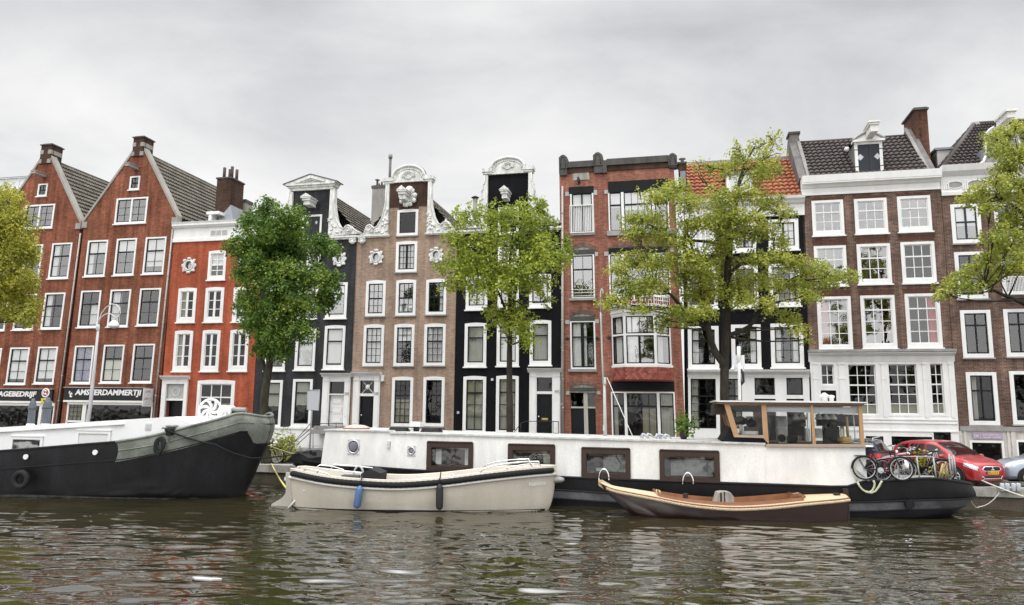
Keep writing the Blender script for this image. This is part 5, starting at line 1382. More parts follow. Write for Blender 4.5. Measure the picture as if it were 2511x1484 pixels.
q.box(0, w, 0, .04, top - ST - .25, top - ST - .2); q.build('rail', STEEL, bl_)
# ================================================================== ground, quay, water
QUA = depth_frame(2450, 25.2, radians(12.8))
QL, QR = QUA.hitz(D('D', -2500, 1100), .0)[0], 60.0
root_q = empty('canal_street_frame', (0, 0, 0)); bpy.data.objects.remove(root_q)
rzq = -QUA.phi


def place(o, fr, x=0, y=0, z=0, rz=0.0):
    o.location = fr.w(x, y, z); o.rotation_euler = (0, 0, -fr.phi + rz); return o


def cobble(name, c1, c2, mortar, bw, bh):
    m, nt, b = nodes(name); tc = N(nt, 'ShaderNodeTexCoord')
    bk = N(nt, 'ShaderNodeTexBrick', Scale=1.0); bk.inputs['Brick Width'].default_value = bw; bk.inputs['Row Height'].default_value = bh; bk.inputs['Mortar Size'].default_value = .012
    bk.inputs['Color1'].default_value = (*c1, 1); bk.inputs['Color2'].default_value = (*c2, 1); bk.inputs['Mortar'].default_value = (*mortar, 1)
    nt.links.new(tc.outputs['Object'], bk.inputs['Vector']); n1 = noise(nt, .6, 5); r1 = ramp(nt, n1.outputs[0], .3, .7, (.65,) * 3, (1.2,) * 3)
    nt.links.new(mixc(nt, 1.0, bk.outputs[0], r1.outputs[0], 'MULTIPLY'), b.inputs['Base Color']); b.inputs['Roughness'].default_value = .85
    return m


COB = cobble('street_bricks', (.13, .095, .08), (.10, .08, .07), (.06, .055, .05), .22, .11)
PAV = cobble('pavement_slabs', (.26, .25, .24), (.22, .215, .21), (.12, .12, .11), .3, .3)
X0q, X1q = -70.0, 45.0
yf = (FAC.o - QUA.o).dot(QUA.v)          # facade distance behind the quay line
q = MB(); q.add([(X0q, .55, 0), (X1q, .55, 0), (X1q, yf - 1.8, 0), (X0q, yf - 1.8, 0)], [(0, 1, 2, 3)])
place(tag(q.build('street', COB), kind='structure'), QUA, 0, 0, ST)
q = MB(); q.box(X0q, X1q, yf - 1.8, yf + 30, -.4, .10); place(tag(q.build('pavement', PAV), kind='structure'), QUA, 0, 0, ST)
q = MB(); q.add([(-600, .0, 0), (600, .0, 0), (600, 900, 0), (-600, 900, 0)], [(0, 1, 2, 3)])
place(tag(q.build('ground', STONEG), kind='structure'), QUA, 0, .3, ST - .05)
# quay wall: weathered brick with a stone coping of separate blocks
QBR, nt, b_ = nodes('quay_brick')
tc = N(nt, 'ShaderNodeTexCoord'); sp = N(nt, 'ShaderNodeSeparateXYZ'); cb = N(nt, 'ShaderNodeCombineXYZ'); nt.links.new(tc.outputs['Object'], sp.inputs[0]); nt.links.new(sp.outputs[0], cb.inputs[0]); nt.links.new(sp.outputs[2], cb.inputs[1])
bk = N(nt, 'ShaderNodeTexBrick', Scale=1.0); bk.inputs['Brick Width'].default_value = .22; bk.inputs['Row Height'].default_value = .07; bk.inputs['Mortar Size'].default_value = .01
bk.inputs['Color1'].default_value = (.10, .055, .035, 1); bk.inputs['Color2'].default_value = (.065, .045, .033, 1); bk.inputs['Mortar'].default_value = (.09, .085, .07, 1)
nt.links.new(cb.outputs[0], bk.inputs['Vector']); n1 = noise(nt, 1.6, 5, .65); r1 = ramp(nt, n1.outputs[0], .42, .62, (0, 0, 0), (1, 1, 1))
nt.links.new(mixc(nt, r1.outputs[0], bk.outputs[0], (.035, .045, .022)), b_.inputs['Base Color']); b_.inputs['Roughness'].default_value = .8
qw = empty('quay_wall', QUA.w(0, 0, 0), rzq, 'brick canal quay wall topped with pale stone blocks', 'wall')
q = MB(); q.box(X0q, X1q, .0, .6, -2.5, ST - .30); q.build('wall', QBR, qw)
q = MB(); x = X0q; rnd = random.Random(3)
while x < X1q:
    L = .9 + rnd.random() * .5; q.box(x + .006, x + L - .006, -.06 - .012 * rnd.random(), .55, ST - .298, ST + .015 * rnd.random()); x += L
q.build('coping_stone', paint('coping_stone', (.40, .385, .35), .85, .45, 1.3, .3, streak=False), qw)
# grey steel profile beam along the kerb at the parking bays
q = MB(); x0 = QUA.hit(D('C3', 850, 990))[0]; q.box(x0, x0 + 12, .62, .74, ST + .05, ST + .17)
for k in range(7): q.box(x0 + .3 + 1.8 * k, x0 + .42 + 1.8 * k, .63, .73, ST, ST + .05)
tag(place(q.build('parking_rail', paint('rail_green_grey', (.14, .15, .12), .7, .4, 4)), QUA), 'low steel guard rail on the quay edge in front of the parked cars', 'guard rail')

# ---- water: real waves from many short crossing wave trains
WATER, nt, b_ = nodes('canal_water')
n0 = noise(nt, .35, 3); c0 = ramp(nt, n0.outputs[0], .3, .7, (.030, .024, .010), (.019, .017, .0075))
nt.links.new(c0.outputs[0], b_.inputs['Base Color']); b_.inputs['Roughness'].default_value = .012; b_.inputs['IOR'].default_value = 3.8
b_.inputs['Specular IOR Level'].default_value = .5
n1 = noise(nt, 7, 3, .6, stretch=(.6, 1.5, 1)); bp = N(nt, 'ShaderNodeBump', Strength=.12, Distance=.010); nt.links.new(n1.outputs[0], bp.inputs['Height']); nt.links.new(bp.outputs[0], b_.inputs['Normal'])


def axis(lo, hi, step, far_lo, far_hi, g=1.35):
    a = list(np.arange(lo, hi + 1e-6, step)); s_ = step; x = lo
    pre = []
    while x > far_lo: s_ *= g; x -= s_; pre.append(x)
    s_ = step; x = hi; post = []
    while x < far_hi: s_ *= g; x += s_; post.append(x)
    return np.array(pre[::-1] + a + post)


xs = axis(-20, 21, .058, -400, 400); ys = axis(8.6, 30.5, .058, -300, 33)
GX, GY = np.meshgrid(xs, ys); Zw = np.zeros_like(GX); rn = np.random.RandomState(5)
ampf = np.clip((34 - np.abs(GX)) / 10, 0, 1) * np.clip((GY - 2) / 5, 0, 1)
for k in range(84):
    lam = .20 * (9 ** rn.rand()); th = pi / 2 + rn.randn() * .33; sl = .030 if lam < 1.1 else .020
    kk = 2 * pi / lam; A = sl / kk * (1.0 + .3 * rn.randn())
    dph = rn.rand() * 6.28
    mod = .55 + .45 * np.sin(GX * (.25 + .5 * rn.rand()) + GY * (.3 + .6 * rn.rand()) + rn.rand() * 6)
    Zw += A * mod * np.sin(kk * (GX * cos(th) + GY * sin(th)) + dph + .5 * np.sin(GX * .8 + k))
Zw *= ampf
nx, ny = len(xs), len(ys)
me = bpy.data.meshes.new('water'); co = np.stack([GX, GY, Zw], -1).reshape(-1, 3)
ii = np.arange(nx * ny).reshape(ny, nx); fc_ = np.stack([ii[:-1, :-1], ii[:-1, 1:], ii[1:, 1:], ii[1:, :-1]], -1).reshape(-1, 4)
me.vertices.add(len(co)); me.vertices.foreach_set('co', co.ravel()); me.loops.add(fc_.size); me.loops.foreach_set('vertex_index', fc_.ravel())
me.polygons.add(len(fc_)); me.polygons.foreach_set('loop_start', np.arange(0, fc_.size, 4)); me.polygons.foreach_set('loop_total', np.full(len(fc_), 4)); me.polygons.foreach_set('use_smooth', np.ones(len(fc_), bool))
me.update(); me.validate(); me.materials.append(WATER)
wo = bpy.data.objects.new('water', me); COL.objects.link(wo); tag(wo, kind='structure')
# the near bank behind the viewer (mirrored in the window panes)
q = MB(); q.box(-300, 300, -400, -13, -2, .8); tag(q.build('near_bank', STONEG), kind='structure')
# ================================================================== boats
def lerp(a, b, t): return a + (b - a) * t


def interp(pts):
    pts = sorted(pts); X = [p[0] for p in pts]; Z = [p[1] for p in pts]
    # monotone cubic-ish (Catmull-Rom with clamped ends)
    def f(x):
        if x <= X[0]: return Z[0]
        if x >= X[-1]: return Z[-1]
        i = max(k for k in range(len(X) - 1) if X[k] <= x); h = X[i + 1] - X[i]; t = (x - X[i]) / h
        def sl(k):
            if k == 0: return (Z[1] - Z[0]) / (X[1] - X[0])
            if k == len(X) - 1: return (Z[-1] - Z[-2]) / (X[-1] - X[-2])
            return (Z[k + 1] - Z[k - 1]) / (X[k + 1] - X[k - 1])
        m0, m1 = sl(i) * h, sl(i + 1) * h
        return (2 * t**3 - 3 * t**2 + 1) * Z[i] + (t**3 - 2 * t**2 + t) * m0 + (-2 * t**3 + 3 * t**2) * Z[i + 1] + (t**3 - t**2) * m1
    return f


class Hull:
    """lofted boat hull. xa(s), xb(s): ends of the hull at height fraction s; taper lengths la, lb; blunt exponents"""
    def __init__(s, xa, xb, beam, la, lb, sheer, zk=-.5, pa=2.2, pb=2.2, ga=0.0, gb=0.0, flare=.28, fine=1.0):
        s.__dict__.update(locals())

    def g(s, x, x0, x1, fr):
        k = 1.0; w = 1 + s.fine * (1 - fr)
        for d, l, p, gm in ((x - x0, s.la, s.pa, s.ga), (x1 - x, s.lb, s.pb, s.gb)):
            u = max(0.0, min(1.0, d / (l * w))); k *= gm + (1 - gm) * (1 - (1 - u) ** p) ** (1 / (p * .8))
        return k

    def hb(s, x): return s.beam * s.g(x, s.xa(1), s.xb(1), 1)

    def pt(s, t, fr, side, off=0.0):
        x0, x1 = s.xa(fr), s.xb(fr); x = lerp(x0, x1, t); xt = lerp(s.xa(1), s.xb(1), t)
        z = lerp(s.zk, s.sheer(xt), fr); sh = 1 - s.flare * (1 - fr) ** 1.6
        if fr < .25: sh *= .55 + .45 * (fr / .25) ** .5
        y = (s.beam * sh * s.g(x, x0, x1, fr) + off) * side
        return (x, y, z)

    def ts(s, n):       # stations bunched at the ends
        return [.5 - .5 * cos(pi * i / n) for i in range(n + 1)] if True else None

    def skin(s, mb, f0, f1, nt=60, ns=8, off=0.0, t0=0.0, t1=1.0, mi=0, sides=(-1, 1)):
        ts = [t for t in s.ts(nt) if t0 < t < t1]; ts = [t0] + ts + [t1]
        for sd_ in sides:
            vs = []
            for t in ts:
                xt = lerp(s.xa(1), s.xb(1), t); a = f0(xt) if callable(f0) else f0; b = f1(xt) if callable(f1) else f1
                for j in range(ns + 1): vs.append(s.pt(t, lerp(a, b, j / ns), sd_, off))
            w = ns + 1
            mb.add(vs, [(i * w + j, (i + 1) * w + j, (i + 1) * w + j + 1, i * w + j + 1) for i in range(len(ts) - 1) for j in range(ns)], mi, True)
        return mb

    def cap(s, mb, t, ns=10, mi=0, off=0.0):
        a = [s.pt(t, j / ns, -1, off) for j in range(ns + 1)]; b = [s.pt(t, j / ns, 1, off) for j in range(ns + 1)]
        return mb.add(a + b[::-1], [tuple(range(2 * ns + 2))], mi)

    def deck(s, mb, dz, inset=0.0, t0=0.0, t1=1.0, nt=50, mi=0, camber=.04):
        ts = [t for t in s.ts(nt) if t0 < t < t1]; ts = [t0] + ts + [t1]; vs = []
        for t in ts:
            p = s.pt(t, 1, 1); h = max(.0, p[1] - inset)
            for v in (-1, -.5, 0, .5, 1): vs.append((p[0], h * v, p[2] + dz + camber * (1 - v * v)))
        return mb.add(vs, [(i * 5 + j, (i + 1) * 5 + j, (i + 1) * 5 + j + 1, i * 5 + j + 1) for i in range(len(ts) - 1) for j in range(4)], mi, True)

    def line(s, fr, side, off, t0=0.0, t1=1.0, n=60, dz=0.0):
        ts = [t for t in s.ts(n) if t0 < t < t1]; ts = [t0] + ts + [t1]; out = []
        for t in ts:
            xt = lerp(s.xa(1), s.xb(1), t); f = fr(xt) if callable(fr) else fr; p = s.pt(t, f, side, off); out.append((p[0], p[1], p[2] + dz))
        return out

    def frac(s, x, z): return (z - s.zk) / (s.sheer(x) - s.zk)

    def tx(s, x): return (x - s.xa(1)) / (s.xb(1) - s.xa(1))


def hull_hit(fr, h, d, it=6):
    """point on the near side of the hull seen at picture position d"""
    y = -h.beam
    for _ in range(it):
        x, z = fr.hit(d, y); y = -h.hb(x)
    return x, z


def boat_root(name, fr, label, cat, group=None): return empty(name, fr.w(0, 0, 0), -fr.phi, label, cat, group)


# ------------------------------------------------------------------ black barge with grey-green bow
HBLK = paint('hull_black', (.0075, .0075, .009), .5, .6, 1.5, spec=.22)
HGRN = paint('bulwark_grey_green', (.205, .220, .190), .6, .45, 1.8, .2, streak=False)
BA = depth_frame(400, 24.8, radians(6), 2.3)
xtop = BA.hit(D('A3', 2312, 340), 0)[0]; xmid = BA.hit(D('A3', 2235, 600), 0)[0]; xwl = BA.hit(D('A3', 2085, 945), 0)[0]
def ba_xb(f):
    f = max(0, min(1, f))
    k = [(0, xwl - .35), (.15, xwl), (.5, xmid - .12), (.8, xtop - .02), (.92, xtop + .02), (1.0, xtop - .10)]
    return interp(k)(f)


bh = Hull(lambda f: -32.0, ba_xb, 2.3, 3.0, 4.6, lambda x: 2.0, -.45, 2.2, 2.6, 0, 0, .22, .55)
sp_ = []
for (x, y) in ((-300, 572), (0, 548), (400, 518), (700, 492), (985, 470), (1300, 418), (1660, 330), (1900, 268), (2170, 214)): sp_.append(hull_hit(BA, bh, D('A3', x, y)))
sp_[-1] = (sp_[-1][0], 2.95); sp_ += [(xtop - .4, 2.93), (xtop - .1, 2.84)]; sp_ = [(-33, sp_[0][1])] + sp_
bh.sheer = interp(sp_)
barge = boat_root('barge', BA, 'long black barge with a grey green bow and a white cabin, moored at the left', 'barge')
q = MB(); bh.skin(q, 0, 1, 80, 12); bh.skin(q, .72, 1, 80, 3, -.06); bh.deck(q, -.35, .05); q.build('hull', paint('barge_black', (.013, .0135, .0155), .5, .9, 1.1, spec=.25), barge)
band = interp([hull_hit(BA, bh, D('A3', x, y)) for x, y in ((985, 645), (1500, 540), (1800, 455), (2000, 400), (2130, 373))] + [(xtop - .25, BA.hit(D('A3', 2262, 480), 0)[1])])
t0 = bh.tx(hull_hit(BA, bh, D('A3', 985, 560))[0])
q = MB(); bh.skin(q, lambda x: bh.frac(x, band(x)), 1.0, 90, 6, .02, t0, 1.0)
q.tube(bh.line(1, -1, .01, t0, 1, 70), .05, 8); q.tube(bh.line(1, 1, .01, t0, 1, 70), .05, 8)
q.tube(bh.line(lambda x: bh.frac(x, bh.sheer(x) - .30), -1, .02, t0, .993, 60), .022, 6)
q.build('bulwark', HGRN, barge)
q = MB(); q.tube(bh.line(1, -1, .0, 0, t0, 30), .04, 6); q.tube(bh.line(lambda x: bh.frac(x, bh.sheer(x) - .62), -1, .0, 0, bh.tx(xmid - .2), 50), .03, 6); q.build('rubbing_strake', HBLK, barge)
q = MB(); bh.skin(q, lambda x: bh.frac(x, .0), lambda x: bh.frac(x, .0 + .09 * min(1, max(.15, (xwl - x) / 6))), 70, 1, .008, 0, bh.tx(xwl - .4), sides=(-1,)); q.build('waterline_stripe', paint('stripe_scum', (.30, .29, .27), .8, .6, 3), barge)
# cabin
CY = -1.75
def cb(x, y, dy=CY): return BA.hit(D('A3', x, y), dy)
p = [cb(-900, 392), cb(-900, 560)]
zb_ = [cb(x, y) for x, y in ((-1200, 640), (1690, 345), (1662, 322), (1490, 254), (0, 346), (-1200, 420))]
q = MB(); low = 1.2
q.prism([(zb_[0][0], low), (zb_[1][0] - 3.5, low), (zb_[1][0] - .1, bh.sheer(zb_[1][0]) - .3), (zb_[1][0], zb_[1][1]), zb_[2], zb_[3], zb_[4], zb_[5]], CY, 1.75)
CABW = paint('cabin_white', (.80, .80, .80), .35, .05)
cab = q.build('cabin', CABW, barge)
q = MB(); a = cb(-1200, 462); b = cb(1065, 322); q.prism([a, b, (b[0], b[1] + .05), (a[0], a[1] + .05)], CY - .07, CY - .001); q.build('roof_lip', CABW, cab)
q = MB()
for (x0, y0, x1, y1) in ((100, 430, 362, 548), (662, 380, 942, 498)):
    a = cb(x0, y0); b = cb(x1, y1); c = cb(x1, y0 - 10)
    zt = (a[1] + c[1]) / 2; z0 = zt - .66
    w = MB(); w.box(a[0], a[0] + .09, CY - .05, CY - .001, z0, zt); w.box(b[0] - .09, b[0], CY - .05, CY - .001, z0, zt); w.box(a[0] + .09, b[0] - .09, CY - .05, CY - .001, zt - .1, zt); w.box(a[0] - .02, b[0] + .02, CY - .07, CY - .001, zt + .002, zt + .03)
    wo_ = w.build('window', CABW, cab)
    w = MB(); w.box(a[0] + .09, b[0] - .09, CY - .02, CY - .002, z0, zt - .1); w.build('pane', glass('barge_pane', .3) if x0 < 300 else paint('blind_white', (.7, .7, .69), .5, .05), wo_)
    if x0 < 300: w = MB(); w.box(a[0] + .09, b[0] - .09, CY - .0015, CY - .0005, z0, zt - .1); w.build('blind', DARK, wo_)
a = cb(1247, 312); b = cb(1292, 370); q = MB(); q.box(a[0], b[0], CY - .02, CY - .001, b[1], a[1])
for i in range(5): xx = a[0] + (b[0] - a[0]) * (i + .5) / 5; q.box(xx - .012, xx + .012, CY - .03, CY - .021, b[1] + .04, a[1] - .04)
q.build('vent_grille', paint('grille_grey', (.60, .60, .60), .5, .1), cab)
# vents on the roof
BLUEG = paint('vent_blue_grey', (.105, .115, .135), .55, .25, 3)
for k, (cx, yb, yt, yr, w_, nm) in enumerate(((668, 640, 235, 385, 55, 'tall'), (448, 655, 250, 395, 45, 'short'))):
    yy = -.6 + .5 * k
    def vp(dx, y): return BA.hit(D('C1', cx + dx, y), yy)
    c0 = vp(0, yb); R_ = abs(vp(w_, yb)[0] - c0[0])
    t = empty('roof_vent', BA.w(c0[0], yy, c0[1] - .12), -BA.phi, ('blue grey roof vent on the barge, nearer to the garage drainpipe' if k == 0 else 'blue grey roof vent on the barge with a white foot, left of its twin'), 'vent', 'vents on the barge roof')
    H_ = lambda y: vp(0, y)[1] - (c0[1] - .12)
    q = MB(); q.lathe([(R_ * 1.0, .0), (R_ * .95, H_(yr + 40)), (R_ * 1.05, H_(yr + 35)), (R_ * 1.12, H_(yr)), (R_ * 1.08, H_(yr - 10)), (R_ * .95, H_(yr - 55)), (R_ * .82, H_(yt + 48)), (R_ * .50, H_(yt + 34)), (R_ * .46, H_(yt)), (R_ * .2, H_(yt - 3))], n=16); q.build('cowl', BLUEG, t)
    q = MB(); q.lathe([(R_ * 1.35, -.2), (R_ * 1.35, .08), (R_ * (1.1 if k else 1.05), .2 if k else .14), (R_ * .9, .22)], n=16); q.build('foot', CABW, t)
    q = MB(); q.tube([(R_ * 1.15 * cos(2 * pi * i / 16), R_ * 1.15 * sin(2 * pi * i / 16), H_(yr + 6)) for i in range(16)], .018, 6, True); q.build('ring', paint('vent_ring', (.03, .035, .05), .5, .2), t)
# tyre fender, scupper caps
a = hull_hit(BA, bh, D('A3', 190, 792)); q = MB(); R_ = .24
q.tube([(R_ * cos(2 * pi * i / 24), 0, R_ * sin(2 * pi * i / 24)) for i in range(24)], .095, 10, True)
ty = tag(q.build('tyre_fender', paint('rubber_black', (.012, .012, .012), .75, .3)), 'old black tyre hung as a fender on the side of the black barge', 'fender'); place(ty, BA, a[0], -2.3 * .985 - .10, a[1])
q = MB()
for (x, y) in ((228, 598), (820, 560)):
    a = hull_hit(BA, bh, D('A3', x, y)); m_ = MB(); m_.lathe([(.09, -.03), (.085, .02), (.04, .04)], (a[0], -2.33, a[1]), 12, axis='y'); m_.build('deck_light', CABW, barge)
# bitt with rope
a = hull_hit(BA, bh, D('A3', 1455, 345)); tb = bh.tx(a[0]); pb_ = bh.pt(tb, 1, -1)
bt = empty('mooring_bitt', BA.w(a[0], pb_[1] + .1, pb_[2] - .1), -BA.phi, 'grey bollard wrapped with dark rope on the rail of the black barge', 'bollard')
q = MB(); q.lathe([(.12, -.25), (.12, .24), (.2, .26), (.2, .31), (.1, .33)], n=14); q.box(-.34, .34, -.04, .04, .18, .24); q.build('post', paint('bitt_grey', (.28, .28, .26), .6, .3), bt)
q = MB()
for i in range(5): q.tube([((.15 + .012 * i) * cos(2 * pi * j / 16), (.15 + .012 * i) * sin(2 * pi * j / 16), .0 + .045 * i + .01 * sin(j)) for j in range(16)], .035, 6, True)
for i in range(3): q.tube([(-.22 - .05 * i + .13 * cos(2 * pi * j / 16), -.20, -.30 - .05 * i + (.22 + .03 * i) * sin(2 * pi * j / 16)) for j in range(16)], .035, 6, True)
q.build('rope_coil', paint('rope_dark', (.02, .025, .022), .9, .4, 9), bt)
# anchor winch
a = BA.hit(D('A3', 1798, 205), .2); cx_, cz_ = a; R_ = BA.hit(D('A3', 1892, 205), .2)[0] - cx_
wn = empty('anchor_winch', BA.w(cx_, .2, bh.sheer(cx_) - .35), -BA.phi, 'white anchor winch with a curved spoke flywheel on the bow of the black barge', 'winch'); zo = cz_ - (bh.sheer(cx_) - .35)
q = MB(); q.tube([(R_ * cos(2 * pi * i / 36), 0, zo + R_ * sin(2 * pi * i / 36)) for i in range(36)], .045, 8, True)
q.lathe([(.09, -.08), (.09, .08)], (0, 0, zo), 14, axis='y')
for k in range(7):
    b0 = 2 * pi * k / 7; q.tube([(R_ * u * cos(b0 + 1.15 * u), 0, zo + R_ * u * sin(b0 + 1.15 * u)) for u in (.1, .3, .5, .75, .98)], [.03, .05, .06, .05, .035], 6)
q.build('flywheel', CABW, wn)
q = MB(); c2 = BA.hit(D('A3', 1915, 215), .2); dx_ = c2[0] - cx_; dz_ = c2[1] - cz_ + zo
q.lathe([(.26, -.12), (.26, .0), (.2, .02), (.2, .35), (.26, .37), (.26, .45)], (dx_, .1, dz_), 16, axis='y'); q.lathe([(.1, -.3), (.1, .9)], (dx_, .1, dz_), 10, axis='y'); q.build('drum', CABW, wn)
q = MB()
for yy in (-.15, .55): q.prism([(dx_ - .3, 0), (dx_ + .35, 0), (dx_ + .12, dz_ + .1), (dx_ - .12, dz_ + .1)], yy, yy + .05)
q.build('frame', CABW, wn)
a = BA.hit(D('A3', 1955, 195), .2); b = BA.hit(D('A3', 2075, 200), .2)
q = MB(); q.tube([(a[0] - cx_, .3, a[1] - cz_ + zo), (b[0] - cx_, .3, b[1] - cz_ + zo)], .10, 10); q.prism([(a[0] - cx_ + .05, 0.2), (b[0] - cx_, .2), (b[0] - cx_, b[1] - cz_ + zo - .1), (a[0] - cx_ + .05, a[1] - cz_ + zo - .1)], .2, .45, mi=1); q.build('guard', [STUCCO, BLACKP], wn)

# ------------------------------------------------------------------ white houseboat
HB = depth_frame(1400, 25.0, radians(12.8), 1.8)
hx0 = HB.hit(D('D', 719, 1126), 0)[0]; hx1 = HB.hit(D('D', 2383, 1200), 0)[0]; hxw = HB.hit(D('B8', 1520, 1240), 0)[0]; hxb = HB.hit(D('D', 745, 1165), 0)[0]
hh_ = Hull(lambda f: interp([(0, hxb + 1.2), (.5, hxb + .3), (.85, hx0 + .1), (1, hx0)])(f), lambda f: interp([(0, hxw - 1.2), (.33, hxw), (.62, hx1 - .25), (.75, hx1), (1, hx1 - .12)])(f), 1.8, 5.0, 3.1, lambda x: .9, -.5, 2.0, 2.9, .0, .0, .10, .25)
sp_ = [(hx0, HB.hit(D('B6', 386, 418), 0)[1])]
for (x, y) in ((745, 1131), (785.5, 1135.8), (900, 1145), (1043, 1155), (1363, 1169.6), (1615, 1179.8), (1900, 1189), (2066, 1195), (2078, 1194), (2092, 1187), (2106, 1183), (2194, 1178.5), (2290, 1174)): sp_.append(hull_hit(HB, hh_, D('D', x, y)))
sp_.append((hx1 - .1, HB.hit(D('D', 2372, 1184), 0)[1])); hh_.sheer = interp(sp_)
hboat = boat_root('houseboat', HB, 'long white houseboat with brown framed windows and a wooden wheelhouse', 'houseboat')
q = MB(); hh_.skin(q, 0, 1, 110, 12); hh_.skin(q, .75, 1, 110, 2, -.06); hh_.deck(q, -.12, .05, 0, .12); hh_.deck(q, -.22, .05, .86, 1.0); q.tube(hh_.line(1, -1, -.01), .045, 8); q.tube(hh_.line(1, 1, -.01), .045, 8)
q.build('hull', HBLK, hboat)
q = MB(); fl_ = lambda k: (lambda x: hh_.frac(x, k))
ts0 = hh_.tx(HB.hit(D('D', 1000, 1210), -1.8)[0])
stk = interp([hull_hit(HB, hh_, D('B7', 165, 650)), hull_hit(HB, hh_, D('B7', 480, 672)), hull_hit(HB, hh_, D('B5', 1155, 880)), hull_hit(HB, hh_, D('B5', 1700, 868)), (hx1 - .3, HB.hit(D('B8', 1830, 1040), 0)[1])])
hh_.skin(q, lambda x: hh_.frac(x, stk(x) - .27), lambda x: hh_.frac(x, stk(x)), 90, 2, .045, ts0, .999, sides=(-1,))
q.build('rubbing_strake', paint('strake_grey', (.115, .115, .125), .7, .55, 1.6, streak=False), hboat)
q = MB()
q.tube(hh_.line(lambda x: hh_.frac(x, stk(x) + .01), -1, .04, ts0, .998), .03, 6); q.tube(hh_.line(lambda x: hh_.frac(x, stk(x) - .28), -1, .04, ts0, .998), .03, 6)
q.tube(hh_.line(lambda x: hh_.frac(x, hh_.sheer(x) - .22), -1, .01, 0.0, .16), .035, 6); q.build('hull_seam', HBLK, hboat)
a = hull_hit(HB, hh_, D('B8', 1042, 1155)); q = MB(); q.lathe([(.13, -.1), (.13, .04)], (a[0], -hh_.hb(a[0]) - .03, a[1]), 12, axis='y'); q.build('drain_hole', HBLK, hboat)
# cabin in three sections
NY = -1.77
def hb(z, x, y, dy=NY): return HB.hit(D(z, x, y), dy)
HWHT = paint('houseboat_white', (.79, .785, .76), .4, .16, 1.8)
whb = []      # window openings in the main section
wins = [('B6', 1355, 300, 1685, 520), ('B6', 1940, 318, 2280, 505), ('B7', 345, 338, 702, 574), ('B7', 908, 356, 1350, 606)]
def tilt(z, x0, y0, x1, y1):
    a = hb(z, x0, y0); b = hb(z, x1, y1); return a[0], b[0], (b[1]), a[1]


lx = hb('B6', 600, 330)[0]; mx_ = hb('B6', 1092, 240)[0]; ax = hb('B7', 1676, 330)[0]; rx = hb('B5', 1302, 460)[0]
z_a = (hb('B6', 617, 218)[1] + hb('B6', 1090, 232)[1]) / 2
z_m0, z_m1 = hb('B6', 1092, 242)[1], hb('B7', 1670, 322)[1]
z_r0, z_r1 = hb('B7', 1680, 336)[1], hb('B7', 2398, 341)[1]
lft = hb('B6', 617, 218)[0]; lfb = hb('B6', 582, 455)[0]
q = MB(); q.prism([(lfb, hh_.sheer(lfb) - .02), (mx_, hh_.sheer(mx_) - .02), (mx_, z_a), (lft, z_a)], NY + .02, 1.6); q.build('cabin', HWHT, hboat)
holes = []
for w_ in wins:
    x0, x1, z0, z1 = tilt(*w_)
    z1 = (hb(w_[0], w_[1], w_[2])[1] + hb(w_[0], w_[3], w_[2] + (24 if w_[0] == 'B7' else 12))[1]) / 2; z0 = (hb(w_[0], w_[3], w_[4])[1] + hb(w_[0], w_[1], w_[4] - 22)[1]) / 2
    holes.append((x0, x1, z0, z1))
q = MB(); zb1 = min(hh_.sheer(x) for x in (mx_, ax)) - .05
hl = [[(x0 + .05, z0 + .05), (x1 - .05, z0 + .05), (x1 - .05, z1 - .05), (x0 + .05, z1 - .05)] for x0, x1, z0, z1 in holes]
out = [(mx_ + .001, hh_.sheer(mx_))] + [(x, hh_.sheer(x) - .0) for x in (lerp(mx_, ax, .3), lerp(mx_, ax, .6))] + [(ax, hh_.sheer(ax)), (ax, z_m1), (mx_ + .001, z_m0)]
out[0] = (out[0][0], out[0][1] - .02)
hl = [[(p_[0], max(p_[1], hh_.sheer(p_[0]) + .03)) for p_ in h_] for h_ in hl]
q.prism(out, NY, NY + .08, hl); q.prism(out, 1.55, 1.6)
q.add([(mx_, NY + .02, z_m0 + .0), (ax, NY + .02, z_m1), (ax, 1.6, z_m1), (mx_, 1.6, z_m0)], [(0, 1, 2, 3)]); q.build('cabin', HWHT, hboat)
q = MB(); q.box(mx_ + .05, ax, -.7, 1.5, .6, z_m1 - .08); q.build('interior', paint('cabin_interior', (.05, .042, .034), .9, .3), hboat)
q = MB(); q.prism([(ax, hh_.sheer(ax) - .02)] + [(lerp(ax, rx, k), hh_.sheer(lerp(ax, rx, k)) - .02) for k in (.3, .6)] + [(rx, hb('B5', 1160, 768)[1] - .1), (rx, z_r1), (ax, z_r0)], NY - .02, 1.65); q.build('aft_cabin', HWHT, hboat)
# roof edges
REG = paint('roof_edge_grey', (.58, .58, .56), .6, .35, 4, streak=False)
q = MB(); q.prism([(mx_ - .06, z_m0 + .0), (ax, z_m1), (ax, z_m1 + .06), (mx_ - .06, z_m0 + .06)], NY - .06, 1.68); q.prism([(lft - .05, z_a + .001), (mx_ - .06, z_a + .001), (mx_ - .06, z_a + .05), (lft - .05, z_a + .05)], NY - .03, 1.66); q.build('roof', REG, hboat)
BRNW = paint('window_brown', (.042, .024, .018), .5, .25, 3)
fits = [[('p', .10, .90, .88, .95, 'WOODF'), ('b', .05, .2, .05, .9, 'curtain'), ('b', .84, .95, .05, .9, 'curtain')], [('p', .0, 1, .76, .92, 'WOODF'), ('p', .04, .42, .02, .40, 'WOODF'), ('b', .78, 1, .0, .75, 'BLIND')],
        [('p', .02, .98, .86, .93, 'WOODF'), ('b', .42, 1, .06, .84, 'shade'), ('p', .22, .38, .05, .22, 'WHT')], [('p', .0, 1, .88, .95, 'WOODF'), ('b', .12, .98, .03, .82, 'shade'), ('p', .9, .96, .06, .25, 'WHT')]]
WOODF = wood('pale_wood', (.48, .33, .17), (.38, .24, .12), 4, .6, (8, 1, 1))
